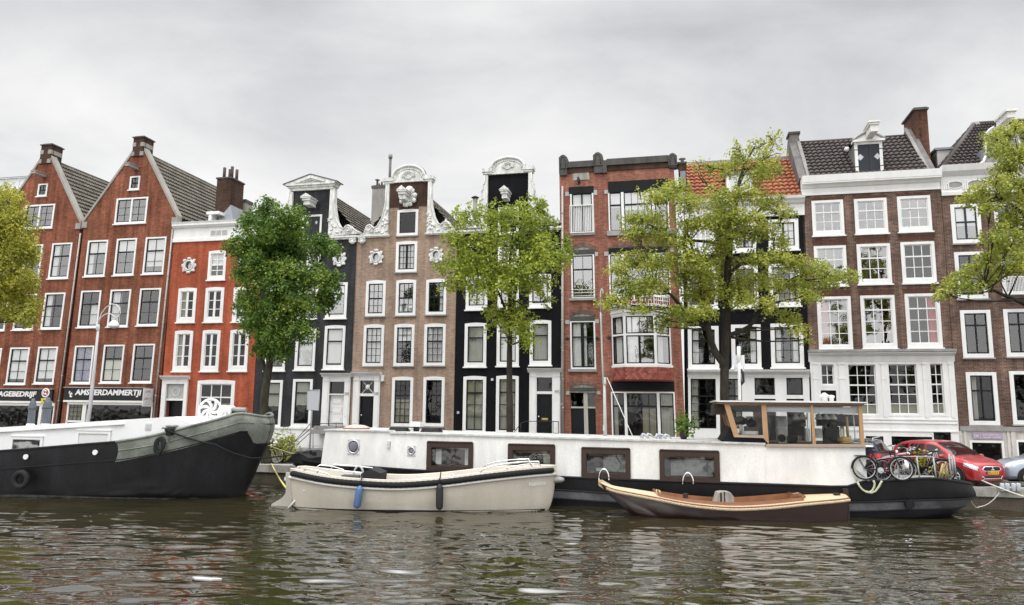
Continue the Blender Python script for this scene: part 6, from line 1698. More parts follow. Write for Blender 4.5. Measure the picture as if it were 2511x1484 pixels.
SHADE = paint('shade_grey', (.26, .27, .26), .8, .3, 1.5)
for (x0, x1, z0, z1), ft in zip(holes, fits):
    z0 = max(z0, hh_.sheer((x0 + x1) / 2) + .0); f = .17
    w = MB(); w.box(x0, x0 + f, NY - .06, NY + .1, z0, z1); w.box(x1 - f, x1, NY - .06, NY + .1, z0, z1); w.box(x0 + f, x1 - f, NY - .06, NY + .1, z1 - f * 1.05, z1); w.box(x0 + f, x1 - f, NY - .06, NY + .1, z0, z0 + f * .9)
    w.tube([(x0 + .02, NY - .05, z1 + .01), (x1 - .02, NY - .05, z1 + .01)], .035, 6)
    wo_ = w.build('window', BRNW, hboat)
    a, b, c, d = x0 + f, x1 - f, z0 + f * .9, z1 - f * 1.05
    g_ = MB(); g_.add([(a, NY + .02, c), (b, NY + .02, c), (b, NY + .02, d), (a, NY + .02, d)], [(0, 1, 2, 3)]); g_.build('pane', GLASS, wo_, recalc=False)
    for (k, u0, u1, v0, v1, m) in ft:
        r_ = MB(); yy = NY + .18 + (.25 if k == 'p' else .1)
        r_.box(lerp(a, b, u0), lerp(a, b, u1), yy, yy + (.02 if k == 'b' else .12), lerp(c, d, v0), lerp(c, d, v1))
        r_.build({'WOODF': 'shelf', 'curtain': 'curtain', 'BLIND': 'blind', 'shade': 'blind', 'WHT': 'ornament'}[m], {'WOODF': WOODF, 'curtain': CURT, 'BLIND': BLIND, 'shade': SHADE, 'WHT': WHITE}[m], wo_)
# portholes on square plates
for (cx, cy, pw, ph, R_) in ((820, 336, 92, 112, .21), (1240, 365, 62, 76, .115)):
    a = hb('B6', cx, cy); b = hb('B6', cx + pw / 2, cy - ph / 2); W2, H2 = b[0] - a[0], b[1] - a[1]; yy = NY + (.02 if cx < 1000 else 0)
    w = MB(); w.box(a[0] - W2, a[0] + W2, yy - .02, yy - .001, a[1] - H2, a[1] + H2)
    for sx in (-1, 0, 1):
        for sz in (-1, 0, 1):
            if sx or sz: w.blob((a[0] + sx * W2 * .84, yy - .02, a[1] + sz * H2 * .84), (.028, .012, .028))
    po = w.build('porthole', paint('porthole_plate', (.66, .66, .64), .5, .2, 5), hboat)
    w = MB(); w.tube([(a[0] + R_ * cos(2 * pi * i / 24), yy - .03, a[1] + R_ * 1.1 * sin(2 * pi * i / 24)) for i in range(24)], .03, 8, True); w.build('rim', STEEL, po)
    w = MB(); w.lathe([(R_, yy - .03), (R_ * .6, yy - .035), (.01, yy - .04)], (a[0], 0, a[1]), 20, axis='y'); w.build('pane', paint('porthole_glass', (.20, .20, .24), .12, .4, 4), po)
a = hb('B6', 1066, 296); b = hb('B6', 1086, 342); q = MB(); q.box(a[0], b[0], NY - .05, NY + .02, b[1], a[1]); q.build('junction_box', REG, hboat)
# foredeck bollards and hatch
for (z, x0, y0, x1, y1, yy) in (('C2', 1040, 430, 1118, 540, -.2), ('B6', 752, 460, 790, 490, -1.55), ('B6', 816, 463, 854, 495, -1.55)):
    a = HB.hit(D(z, x0, y0), yy); b = HB.hit(D(z, x1, y1), yy); w = MB(); w.box(a[0], b[0], yy - .1, yy + .1, hh_.sheer(a[0]) - .13, a[1]); w.box(a[0] - .04, b[0] + .04, yy - .02, yy + .02, a[1] - .25 if y0 < 450 else a[1] - .06, a[1] - .2 if y0 < 450 else a[1] - .03); w.build('bollard', IRON, hboat)
q = MB(); a = HB.hit(D('C2', 800, 520), .0); b = HB.hit(D('C2', 1200, 600), 0); q.prism([(a[0], hh_.sheer(a[0]) - .1), (b[0], hh_.sheer(b[0]) - .1), (b[0], hh_.sheer(b[0]) + .12), (b[0] - .5, hh_.sheer(b[0]) + .35), (a[0] + .3, hh_.sheer(a[0]) + .18)], -.9, .9); q.build('foredeck_hatch', IRON, hboat)
q = MB()
for (z, x, y) in (('B7', 510, 575), ('B7', 1117, 605)):
    a = hb(z, x, y); q2 = MB(); q2.tube([(a[0] + .17 * cos(pi * i / 10), NY - .08, a[1] + .0 + .36 * sin(pi * i / 10)) for i in range(11)], .03, 8); q2.build('grab_hoop', CHROME, hboat)

# wheelhouse
VARN = wood('varnished_wood', (.46, .28, .14), (.34, .19, .085), 3, .45, (1, 1, .6), .2)
VARND = wood('varnished_dark', (.22, .075, .035), (.14, .05, .025), 3, .4, (.6, 1, 1), .2)
GREYW = wood('weathered_wood', (.42, .33, .26), (.33, .25, .19), 3, .7, (.6, 1, 1))
wh = tag(bpy.data.objects.new('wheelhouse_root', None), None)
bpy.data.objects.remove(wh)
WY0, WY1 = -1.80, 1.0
def wq(x, y, dy=WY0): return HB.hit(D('C5', x, y), dy)
zrt = wq(1300, 100)[1]; zrb = wq(1300, 116)[1]
xl_, xr_ = wq(135, 95)[0], wq(2440, 115)[0]
q = MB(); n = 12
q.prism([(xl_, zrb + .02), (xl_ + .15, zrb), (xr_ - .1, zrb), (xr_, zrb + .01), (xr_, zrb + .035), (xr_ - .5, zrb + .05), ((xl_ + xr_) / 2, zrb + .06), (xl_ + .6, zrb + .05), (xl_, zrb + .04)], WY0 - .16, WY1 + .2)
wr = q.build('wheelhouse_roof', WHITE, hboat)
q = MB(); q.box(xl_ + .1, xr_ - .06, WY0 - .11, WY1 + .1, zrb - .07, zrb - .002); q.build('soffit', paint('soffit_shade_brown', (.20, .135, .095), .7, .3), wr)  # shadow under the roof lip is put into the brown colour
wf = None
def beam(mb, z, pts, y0, y1): mb.prism([HB.hit(D(z, x, y), WY0) for x, y in pts], y0, y1)


zt_ = zrb - .071; zs_ = wq(1500, 745)[1]; zs0 = wq(1500, 790)[1]
for side, (ya, yb) in (('near', (WY0 - .04, WY0 + .06)), ('far', (WY1 - .06, WY1 + .04))):
    q = MB()
    beam(q, 'C5', ((288, 122), (372, 122), (530, 640), (445, 640)), ya, yb)                 # raked windscreen post
    beam(q, 'C5', ((858, 130), (932, 130), (975, 745), (890, 655)), ya, yb)                 # front door post
    beam(q, 'C5', ((1603, 150), (1643, 150), (1690, 745), (1640, 745)), ya, yb)
    beam(q, 'C5', ((2325, 150), (2385, 150), (2428, 790), (2365, 745)), ya, yb)
    [u_.build('post', VARN, hboat) for u_ in q.islands()]
    q = MB(); beam(q, 'C5', ((372, 122), (858, 130), (858, 158), (378, 158)), ya + .01, yb - .01); q.build('rail', VARN, hboat)
    q = MB(); beam(q, 'C5', ((932, 130), (2325, 148), (2325, 178), (934, 172)), ya + .01, yb - .01); q.build('rail', VARND, hboat)
    q = MB(); beam(q, 'C5', ((932, 745), (2440, 748), (2440, 792), (932, 785)), ya - .03, yb); beam(q, 'C5', ((445, 612), (900, 612), (905, 655), (455, 640)), ya - .01, yb); q.build('sill', GREYW, hboat)
    q = MB(); yy = (ya + yb) / 2
    for pl in (((378, 158), (858, 158), (890, 612), (520, 612)), ((934, 172), (1603, 174), (1640, 745), (975, 745)), ((1643, 174), (2325, 178), (2365, 745), (1690, 745))):
        pp_ = [HB.hit(D('C5', x, y), WY0) for x, y in pl]; q.add([(x, yy, z) for x, z in pp_[::-1]], [(0, 1, 2, 3)])
    q.build('pane', GLASSW, hboat, recalc=False)
q = MB(); beam(q, 'C5', ((240, 735), (400, 490), (455, 645), (920, 655), (925, 760), (240, 745)), WY0 + .07, WY1 - .1); q.build('wheelhouse_base', BLACKP, hboat)
# raked front window frame facing the bow
q = MB(); a = wq(300, 125); b = wq(462, 640); dx_ = .10
for (u, v) in ((WY0 + .07, WY0 + .2), (WY1 - .2, WY1 - .07), (-.46, -.34)): q.prism([(a[0] - .02, a[1]), (a[0] + dx_, a[1]), (b[0] + dx_, b[1]), (b[0] - .02, b[1])], u, v)
[u_.build('post', VARN, hboat) for u_ in q.islands()]
q = MB(); q.add([(a[0] + .04, WY0 + .2, a[1]), (a[0] + .04, WY1 - .2, a[1]), (b[0] + .04, WY1 - .2, b[1]), (b[0] + .04, WY0 + .2, b[1])], [(0, 1, 2, 3)]); q.build('pane', GLASSW, hboat, recalc=False)
q = MB(); a2 = wq(130, 100); q.box(xl_ + .02, a[0], WY0 + .1, WY1 - .1, zrb - .42, zrb - .085); q.build('sun_visor', paint('visor_dark', (.035, .028, .022), .8, .3), hboat)
# wheelhouse furnishings
q = MB(); 
for (x0, y0, x1, y1) in ((940, 172, 1600, 265), (1648, 182, 2318, 290)):
    a = wq(x0, y0, WY0 + .09); b = wq(x1, y1, WY0 + .09); r_ = MB(); r_.box(a[0], b[0], WY0 + .085, WY0 + .11, b[1], a[1])
    for k in range(1, 4): zz = lerp(b[1], a[1], k / 4); r_.box(a[0], b[0], WY0 + .078, WY0 + .084, zz - .004, zz + .004)
    r_.build('roller_blind', paint('blind_silver', (.66, .68, .70), .5, .05), hboat)
def furn(name, x0, y0, x1, y1, yy, th, mat, parent=None):
    a = wq(x0, y0, yy); b = wq(x1, y1, yy); r_ = MB(); r_.box(a[0], b[0], yy, yy + th, b[1], a[1]); return r_.build(name, mat, parent or hboat)


fr_ = furn('refrigerator', 1105, 322, 1255, 500, .0, .5, WHITE); furn('washing_machine', 1115, 505, 1268, 735, -.1, .6, WHITE)
a = wq(1172, 655, -.13); q = MB(); q.lathe([(.13, -.13), (.13, -.09)], (a[0], 0, a[1]), 18, axis='y'); q.build('drum_door', BLACKP, hboat)
furn('counter', 1270, 630, 1410, 740, -.4, .5, BLACKP); furn('wall_panel', 1270, 300, 1540, 480, .80, .04, paint('shelf_dark', (.03, .03, .028), .8, .4)); furn('cupboard', 1540, 510, 1610, 705, -.9, .3, WHITE); furn('cupboard', 1690, 510, 1788, 655, -.8, .3, REG)
furn('panel', 1790, 480, 2060, 740, .4, .1, paint('panel_dark', (.035, .035, .032), .8, .4)); furn('panel', 1270, 480, 1530, 620, .6, .1, MT['panel_dark']); furn('post', 2070, 515, 2108, 665, -.8, .08, WHITE)
furn('lining', 1690, 290, 2360, 480, .86, .04, MT['panel_dark']); furn('lining', 390, 160, 880, 260, .86, .04, paint('lining_grey', (.16, .16, .14), .8, .4))
for k, cx in enumerate((1385, 1495, 1735, 1842, 1950)):
    a = wq(cx, 345, -.6); q = MB(); q.lathe([(.03, .16), (.05, .1), (.13, -.02), (.125, -.06)], (a[0], -.6, a[1]), 12); q.tube([(a[0], -.6, a[1] + .16), (a[0], -.6, zrb - .08)], .008, 4); q.build('lamp_shade', paint('shade_white', (.75, .75, .73), .5, .05), hboat)
a = wq(545, 385, -.3); q = MB(); q.lathe([(.02, .16), (.24, .05), (.24, -.04), (.16, -.14), (.02, -.17)], (a[0], -.3, a[1]), 16); q.build('hanging_basket', paint('basket_brown', (.05, .03, .02), .9, .4), hboat)
a = wq(708, 430, -.6); q = MB(); q.lathe([(.02, .17), (.17, .06), (.17, -.05), (.1, -.12)], (a[0], -.6, a[1]), 16); q.build('seat', BLACKP, hboat)
furn('seat', 610, 475, 750, 560, -.6, .4, paint('seat_grey', (.20, .20, .20), .8, .2)); furn('dashboard', 560, 548, 812, 606, WY0 + .25, .4, REG); furn('pillar', 628, 325, 760, 470, .5, .05, WHITE); furn('gear_lever', 527, 450, 556, 600, -1.2, .05, WHITE); furn('gear_lever', 545, 455, 590, 560, -1.0, .04, WHITE)
q = MB()
a = wq(1555, 270, -1.2); b = wq(1572, 705, -1.2); q.tube([(a[0], -1.2, a[1]), (b[0], -1.2, b[1])], .02, 6); a = wq(2258, 290, -1.4); b = wq(2285, 670, -1.4); q.tube([(a[0], -1.4, a[1]), (b[0], -1.4, b[1])], .015, 6); q.build('blind_rod', WHITE, hboat)
q = MB(); a = wq(2150, 330, -.6); b = wq(2185, 710, -.6); q.tube([(a[0], -.6, a[1]), (b[0], -.6, b[1])], .045, 6); q.build('broom', WOODF, hboat)
q = MB(); a = wq(2080, 735, -1.2); b = wq(2270, 710, -1.2); q.tube([(a[0], -1.2, a[1]), (b[0], -1.2, b[1])], .03, 6); a = wq(2120, 690, -1.0); q.blob((a[0], -1.0, a[1]), (.22, .2, .13)); q.build('basket', paint('basket_yellow', (.45, .30, .10), .8, .4, 5), hboat)
furn('floor_lining', 250, 745, 2430, 785, WY0 + .12, 2.5, MT['panel_dark'])
# mushroom vents, fairing on the wheelhouse roof
for (x, y0, y1, w_, kind) in ((995, 45, 108, 34, 1), (1046, 62, 108, 26, 0)):
    a = HB.hit(D('B5', x, y1), -.6); b = HB.hit(D('B5', x, y0), -.6); R_ = HB.hit(D('B5', x + w_, y1), -.6)[0] - a[0]; q = MB()
    zz = zrt + .02
    q.lathe([(R_ * .72, zz), (R_ * .72, lerp(zz, b[1], .55)), (R_ * 1.0, lerp(zz, b[1], .58)), (R_ * (1.3 if kind else 1.0), lerp(zz, b[1], .66)), (R_ * .5 if kind else R_ * .95, lerp(zz, b[1], .9)), (.04, b[1])], (a[0], -.6, 0), 16)
    q.build('roof_cowl', WHITE, hboat)
# ------------------------------------------------------------------ beige sloop
SB = depth_frame(1000, 23.1, radians(.6), 1.05)
def sxp(x, y, dy=0): return SB.hit(D('B6', x, y), dy)
sx0 = sxp(388, 560)[0]; sx1 = sxp(2288, 540)[0]
sh = Hull(lambda f: sx0 + .22 * (1 - f), lambda f: interp([(0, sxp(2235, 820)[0] - .25), (.35, sxp(2250, 800)[0]), (1, sx1)])(f), 1.08, 2.2, 3.6, lambda x: .8, -.35, 2.0, 1.9, .42, .0, .30, .35)
sh.sheer = interp([hull_hit(SB, sh, D('B6', x, y)) for x, y in ((390, 562), (640, 612), (900, 636), (1150, 645), (1450, 625), (1800, 582), (2100, 550))] + [(sx1, sxp(2286, 532)[1])])
BEIGE = paint('hull_beige', (.64, .59, .50), .3, .14, 1.0, coat=.3)
sloop = boat_root('sloop', SB, 'beige open sloop with a thick black rope fender, moored beside the white houseboat', 'boat')
q = MB(); sh.skin(q, 0, 1, 70, 12); sh.cap(q, 0, 12); q.build('hull', BEIGE, sloop)
q = MB(); sh.skin(q, lambda x: sh.frac(x, -.2), lambda x: sh.frac(x, .05), 60, 2, .004, .0, .985); q.build('waterline', paint('antifoul_dark', (.02, .02, .018), .7, .5), sloop)
q = MB(); q.tube(sh.line(1, -1, .03), .045, 8); q.tube(sh.line(1, 1, .03), .045, 8); q.build('rubbing_strake', paint('strake_white', (.66, .64, .60), .35, .08, 3), sloop)
def up(h, mb, z0, z1, off0, off1, t0=0, t1=1, n=60, sides=(-1, 1)):
    for sd_ in sides:
        a = h.line(1, sd_, off0, t0, t1, n, z0); b = h.line(1, sd_, off1, t0, t1, n, z1); k = len(a)
        mb.add(a + b, [(i, i + 1, k + i + 1, k + i) for i in range(k - 1)], 0, True)


q = MB(); up(sh, q, 0, .25, .0, -.06); up(sh, q, .25, .25, -.06, -.14); up(sh, q, .25, -.1, -.14, -.2); q.tube(sh.line(1, -1, -.09, dz=.26), .03, 6); q.tube(sh.line(1, 1, -.09, dz=.26), .03, 6)
a = sh.pt(0, 1, -1); q.box(a[0] - .0, a[0] + .06, a[1] + .03, -a[1] - .03, a[2] - .05, a[2] + .25); q.build('coaming', BEIGE, sloop)
ROPEB = paint('rope_black', (.016, .016, .017), .9, .6, 26, streak=False)
q = MB()
for sd_ in (-1, 1):
    ln = sh.line(1, sd_, .035, .015, .985, 160, .135); q.tube(ln, [.085 + .010 * (i % 2) for i in range(len(ln))], 8)
q.build('rope_fender', ROPEB, sloop)
q = MB(); sh.deck(q, -.15, .12, .0, .92, camber=.0); q.build('floor', paint('floor_grey_beige', (.30, .28, .25), .7, .2), sloop)
q = MB(); sh.deck(q, .22, .12, .84, .992, camber=.04); q.build('foredeck', BEIGE, sloop)
q = MB()
for sd_ in (-1, 1):
    ln = sh.line(1, sd_, -.38, .18, .80, 30, .12); k = len(ln); l2 = sh.line(1, sd_, -.16, .18, .80, 30, .12); q.add(ln + l2, [(i, i + 1, k + i + 1, k + i) for i in range(k - 1)])
q.build('seat', paint('seat_cushion', (.20, .18, .175), .8, .2, 3), sloop)
# rails
q = MB()
for sd_ in (-1, 1):
    def rail(tlist, dz): q.tube([tuple(Vector(sh.pt(t, 1, sd_, -.09)) + Vector((0, 0, h))) for t, h in zip(tlist, dz)], .022, 8)
    t_ = [sh.tx(sxp(x, 520, -.95)[0]) for x in (440, 470, 560, 640, 665)]; rail(t_, (.26, .36, .37, .31, .26))
    t_ = [sh.tx(sxp(x, 520, -.95)[0]) for x in (545, 575, 700, 870, 880)]; rail(t_, (.26, .44, .46, .45, .26))
    t_ = [sh.tx(sxp(x, 520, -.7)[0]) for x in (1735, 1765, 1840, 1960, 2090, 2112)]; rail(t_, (.26, .38, .44, .47, .47, .28))
    t_ = [sh.tx(sxp(x, 520, -.6)[0]) for x in (1925, 1940, 2050, 2165, 2178)]; rail(t_, (.26, .34, .38, .38, .26))
[u_.build('hand_rail', CHROME, sloop) for u_ in q.islands()]
q = MB(); a = sxp(818, 560, -.3); b = sxp(855, 478, -.3); c = sxp(893, 560, -.3); q.tube([(lerp(a[0], c[0], .5 - .5 * cos(pi * i / 10)), -.3, a[1] - .2 + (b[1] - a[1] + .2) * sin(pi * i / 10) ** .6) for i in range(11)], .035, 8); q.build('steering_arch', GALV, sloop)
q = MB(); a = sxp(870, 560, -.1); b = sxp(1035, 495, -.1); q.prism([(a[0], a[1] - .1), (b[0], a[1] - .1), (b[0] + .02, b[1] - .12), (b[0] - .35, b[1] + .02), (a[0], a[1] + .1)], -.55, .55); q.build('engine_cover', paint('cover_black', (.025, .025, .027), .8, .3), sloop)
q = MB(); a = sxp(740, 560, -.6); b = sxp(868, 545, -.6); q.box(a[0], b[0], -.8, -.4, a[1] - .1, b[1] + .02); q.build('cushion', paint('cushion_grey', (.12, .115, .12), .8, .2), sloop)
q = MB()
for x in (1552, 1660): a = sxp(x, 550, -.95); q.tube([(a[0] - .12, -.92, a[1]), (a[0] - .06, -.92, a[1] + .06), (a[0], -.92, a[1]), (a[0] + .02, -.92, a[1] - .12)], .02, 6)
q.build('cleat', CHROME, sloop)
# rudder shaped like a boot, and a slanting white pipe
q = MB(); pts = [(615, 790), (612, 900), (618, 1080), (603, 1165), (545, 1235), (450, 1290), (385, 1325), (362, 1352), (366, 1415), (500, 1425), (690, 1395), (722, 1330), (728, 1200), (722, 1080), (715, 900), (740, 850), (735, 790)]
q.prism([SB.hit(D('C2', x, y), 0) for x, y in pts], -.05, .05); rd_ = q.build('rudder', paint('rudder_beige', (.50, .47, .42), .4, .15, 2), sloop)
q = MB()
for (x0, y0, x1, y1) in ((715, 1140, 780, 1165), (700, 880, 790, 905), (590, 870, 625, 930)): a = SB.hit(D('C2', x0, y0), 0); b = SB.hit(D('C2', x1, y1), 0); q.box(a[0], b[0], -.06, .06, b[1], a[1])
q.build('hinge', CHROME, rd_)
q = MB(); a = SB.hit(D('C2', 640, 1428), -.5); b = SB.hit(D('C2', 878, 1158), -.5); q.tube([(a[0], -.5, a[1]), (b[0], -.5, b[1])], .035, 8); a = SB.hit(D('C2', 935, 1105), -.7); q.blob((a[0], -.75, a[1]), .04); q.build('trim_pipe', WHITE, sloop)
def on_hull(h, x, z, off=.006):
    t = h.tx(x)
    for _ in range(4):
        f = h.frac(lerp(h.xa(1), h.xb(1), t), z); p_ = h.pt(t, f, -1, off); t += (x - p_[0]) / (h.xb(1) - h.xa(1))
    return h.pt(t, h.frac(lerp(h.xa(1), h.xb(1), t), z), -1, off), t


z_ = sxp(2150, 603, -.5)
p0, t_ = on_hull(sh, sxp(2150, 603, -.45)[0], z_[1]); p1, _ = on_hull(sh, p0[0] + .2, z_[1])
ang = atan2(p1[1] - p0[1], p1[0] - p0[0])
text_mesh('boat_name', 'Valentina', .2, WHITE, sloop, (p0[0], p0[1] - .012, p0[2]), (radians(80), radians(-4), ang), shear=.42, depth=.002, width=.60, height=.13)
q = MB(); q.blob((sx1 + .02, 0, sxp(2300, 575)[1]), (.26, .16, .11)); q.build('bow_fender', paint('fender_grey', (.40, .37, .36), .8, .4, 5), sloop)
# two fenders hanging on the side
def fender(x0, y0, x1, y1, mat, label, R_=.115):
    yy = -1.08 - .16
    a = SB.hit(D('B6', x0, y0), yy); b = SB.hit(D('B6', x1, y1), yy); v = Vector((a[0] - b[0], 0, a[1] - b[1])); L = v.length; v.normalize()
    t = empty('fender', SB.w(b[0], yy, b[1]), -SB.phi, label, 'fender', 'fenders hung on the sloop'); q = MB(); pr = ((.0, .0), (.02, .5), (.07, .85), (.14, 1), (.84, 1), (.9, .85), (.95, .45), (1, .3)); q.tube([tuple(v * L * k) for k, _ in pr], [max(.01, R_ * r_) for _, r_ in pr], 12); q.build('bumper', mat, t)
    q = MB(); q.tube([tuple(v * L), tuple(v * (L + .1) + Vector((0, .05, .05))), tuple(v * (L + .12) + Vector((0, .28, .2)))], .02, 6); q.build('lanyard', ROPEB, t)


fender(868, 618, 842, 785, paint('fender_blue', (.085, .15, .30), .45, .2, 3), 'blue cylinder fender hanging from the side of the beige sloop')
fender(1444, 605, 1442, 795, paint('fender_black', (.022, .021, .021), .6, .3, 3), 'black cylinder fender hanging from the side of the beige sloop')

# ------------------------------------------------------------------ varnished wooden launch
LB = depth_frame(1850, 22.1, radians(1.5), .82)
def lp(x, y, dy=0): return LB.hit(D('B7', x, y), dy)
lx0 = lp(470, 590)[0]; lx1 = lp(2243, 700)[0]
lh = Hull(lambda f: interp([(0, lp(800, 850)[0]), (.3, lp(690, 830)[0]), (.6, lp(585, 735)[0]), (.85, lp(500, 640)[0]), (1, lx0)])(f), lambda f: lx1 - .06 * (1 - f), .85, 3.6, 2.6, lambda x: .5, -.32, 1.9, 2.0, .0, .45, .28, .2)
lh.sheer = interp([(lx0, lp(472, 596)[1])] + [hull_hit(LB, lh, D('B7', x, y)) for x, y in ((570, 642), (740, 678), (900, 708), (1050, 738), (1200, 760), (1450, 778), (1700, 768), (2000, 738))] + [(lx1, hull_hit(LB, lh, D('B7', 2235, 712))[1])])
MAHO = wood('mahogany_hull', (.030, .0085, .006), (.018, .006, .0045), 3, .38, (1, 1, 9))
CRM = wood('cream_deck', (.60, .47, .31), (.54, .41, .26), 5, .5, (.6, 12, 1))
ORW = wood('orange_varnish', (.27, .125, .06), (.19, .085, .04), 4, .3, (.7, 6, 1), .3)
launch = boat_root('wooden_launch', LB, 'low dark mahogany launch with a cream deck and orange varnished coaming', 'boat')
q = MB(); lh.skin(q, 0, 1, 70, 10); lh.cap(q, 1, 10); q.build('hull', MAHO, launch)
ta = lh.tx(lp(905, 690, -.5)[0]); tbk = lh.tx(lp(1945, 700, -.6)[0])
q = MB(); lh.deck(q, .02, .0, 0, ta, camber=.07); q.build('foredeck', CRM, launch)
q = MB(); lh.deck(q, .02, .0, tbk, 1, camber=.07); q.build('aft_deck', CRM, launch)
q = MB()
for sd_ in (-1, 1):
    a = lh.line(1, sd_, 0, ta, tbk, 50, .025); b = lh.line(1, sd_, -.17, ta, tbk, 50, .035); k = len(a); q.add(a + b, [(i, i + 1, k + i + 1, k + i) for i in range(k - 1)], 0, True)
q.build('side_deck', CRM, launch)
q = MB()
for sd_ in (-1, 1):
    a = lh.line(1, sd_, -.17, ta, tbk, 50, .0); b = lh.line(1, sd_, -.18, ta, tbk, 50, .13); c = lh.line(1, sd_, -.22, ta, tbk, 50, .13); d_ = lh.line(1, sd_, -.23, ta, tbk, 50, -.35); k = len(a)
    for u, v in ((a, b), (b, c), (c, d_)): q.add(u + v, [(i, i + 1, k + i + 1, k + i) for i in range(k - 1)])
for t in (ta, tbk): p_ = lh.pt(t, 1, 1); q.box(p_[0] - .03, p_[0] + .03, -p_[1] + .17, p_[1] - .17, p_[2] - .35, p_[2] + .16)
q.build('coaming', ORW, launch)
q = MB(); lh.deck(q, -.12, .2, ta, tbk, camber=0); q.build('floor', wood('floor_pinkish', (.50, .33, .25), (.42, .26, .19), 4, .6, (.5, 8, 1)), launch)
q = MB()
for k in range(8):
    p_ = lh.pt(lerp(ta, tbk, (k + .5) / 8), 1, 1); q.box(p_[0] - .02, p_[0] + .02, -p_[1] + .24, p_[1] - .24, p_[2] - .12, p_[2] - .085)
q.build('floor_batten', ORW, launch)
ROPEC = paint('rope_cream', (.52, .41, .27), .9, .25, 22, .3, streak=False)
q = MB()
for sd_ in (-1, 1):
    ln = lh.line(1, sd_, .035, .03, .998, 260, -.055); pts = []; n_ = len(ln)
    for s_ in (0, 1, 2):
        q.tube([(p_[0], p_[1] + .024 * sd_ * cos(i * .9 + s_ * 2.09), p_[2] + .024 * sin(i * .9 + s_ * 2.09)) for i, p_ in enumerate(ln)], .026, 5)
q.build('rope_fender', ROPEC, launch)
q = MB(); q.tube(lh.line(1, -1, .012, dz=.01), .022, 6); q.tube(lh.line(1, 1, .012, dz=.01), .022, 6); q.build('rail_cap', ORW, launch)
q = MB(); q.prism([lp(x, y) for x, y in ((468, 578), (500, 578), (560, 612), (560, 650), (505, 640), (470, 618))], -.07, .07); q.build('stem_head', CRM, launch)
q = MB(); a = lp(1312, 735, -.2); b = lp(1445, 664, -.2); q.prism([(a[0], a[1] - .1), (b[0], a[1] - .1), (b[0], b[1] - .14), (b[0] - .1, b[1] - .01), (b[0] - .3, b[1]), (a[0] + .12, b[1] - .03)], -.25, .25); q.build('engine_box', paint('engine_box_grey', (.34, .32, .29), .7, .3, 5), launch)
q = MB(); a = lp(1350, 735, -.25); q.box(a[0], a[0] + .05, -.262, -.251, a[1] - .05, a[1] + .28); q.box(a[0] + .12, a[0] + .15, -.262, -.251, a[1] - .05, a[1] + .3); q.build('strap', IRON, launch)
q = MB(); a = lp(1908, 700, -.3); q.prism([(a[0] - .2, a[1] - .08), (a[0] + .2, a[1] - .08), (a[0] + .22, a[1] + .04), (a[0] + .05, a[1] + .13), (a[0] - .14, a[1] + .1)], -.4, -.2); q.build('seat_back', ORW, launch)
q = MB(); a = lp(1100, 690, -.6); q.box(a[0] - .07, a[0] + .07, -.62, -.5, a[1] - .08, a[1] + .06); a = lp(2195, 685, -.2); q.box(a[0] - .08, a[0] + .08, -.25, -.1, a[1] - .06, a[1] + .05); [u_.build('bollard', MT['mahogany_hull'], launch) for u_ in q.islands()]
q = MB(); a = lp(2248, 640); b = lp(2228, 850); q.box(a[0] - .05, a[0] + .10, -.05, .05, b[1] - .1, a[1]); q.build('rudder', MAHO, launch)
q = MB(); a = lp(900, 645, -.3); q.tube([(a[0] - .05, -.3, a[1] - .3), (a[0] - .03, -.3, a[1]), (a[0] + .04, -.3, a[1] - .04), (a[0] + .06, -.3, a[1] - .3)], .03, 6); q.build('cleat', CRM, launch)
# ================================================================== trees
BARK = paint('bark_dark', (.040, .033, .026), .95, .55, 5, .6)
BARKG = paint('bark_mossy', (.050, .046, .030), .95, .6, 5, .6)
LF_Y = leafmat('leaf_yellow_green', (.16, .20, .026), (.35, .385, .062), (.58, .54, .11))
LF_G = leafmat('leaf_green', (.035, .095, .014), (.122, .208, .030), (.33, .39, .065))
LF_M = leafmat('leaf_bright', (.10, .18, .018), (.29, .35, .040), (.52, .53, .08))
LF_O = leafmat('leaf_olive', (.16, .17, .026), (.37, .375, .05), (.60, .52, .09))


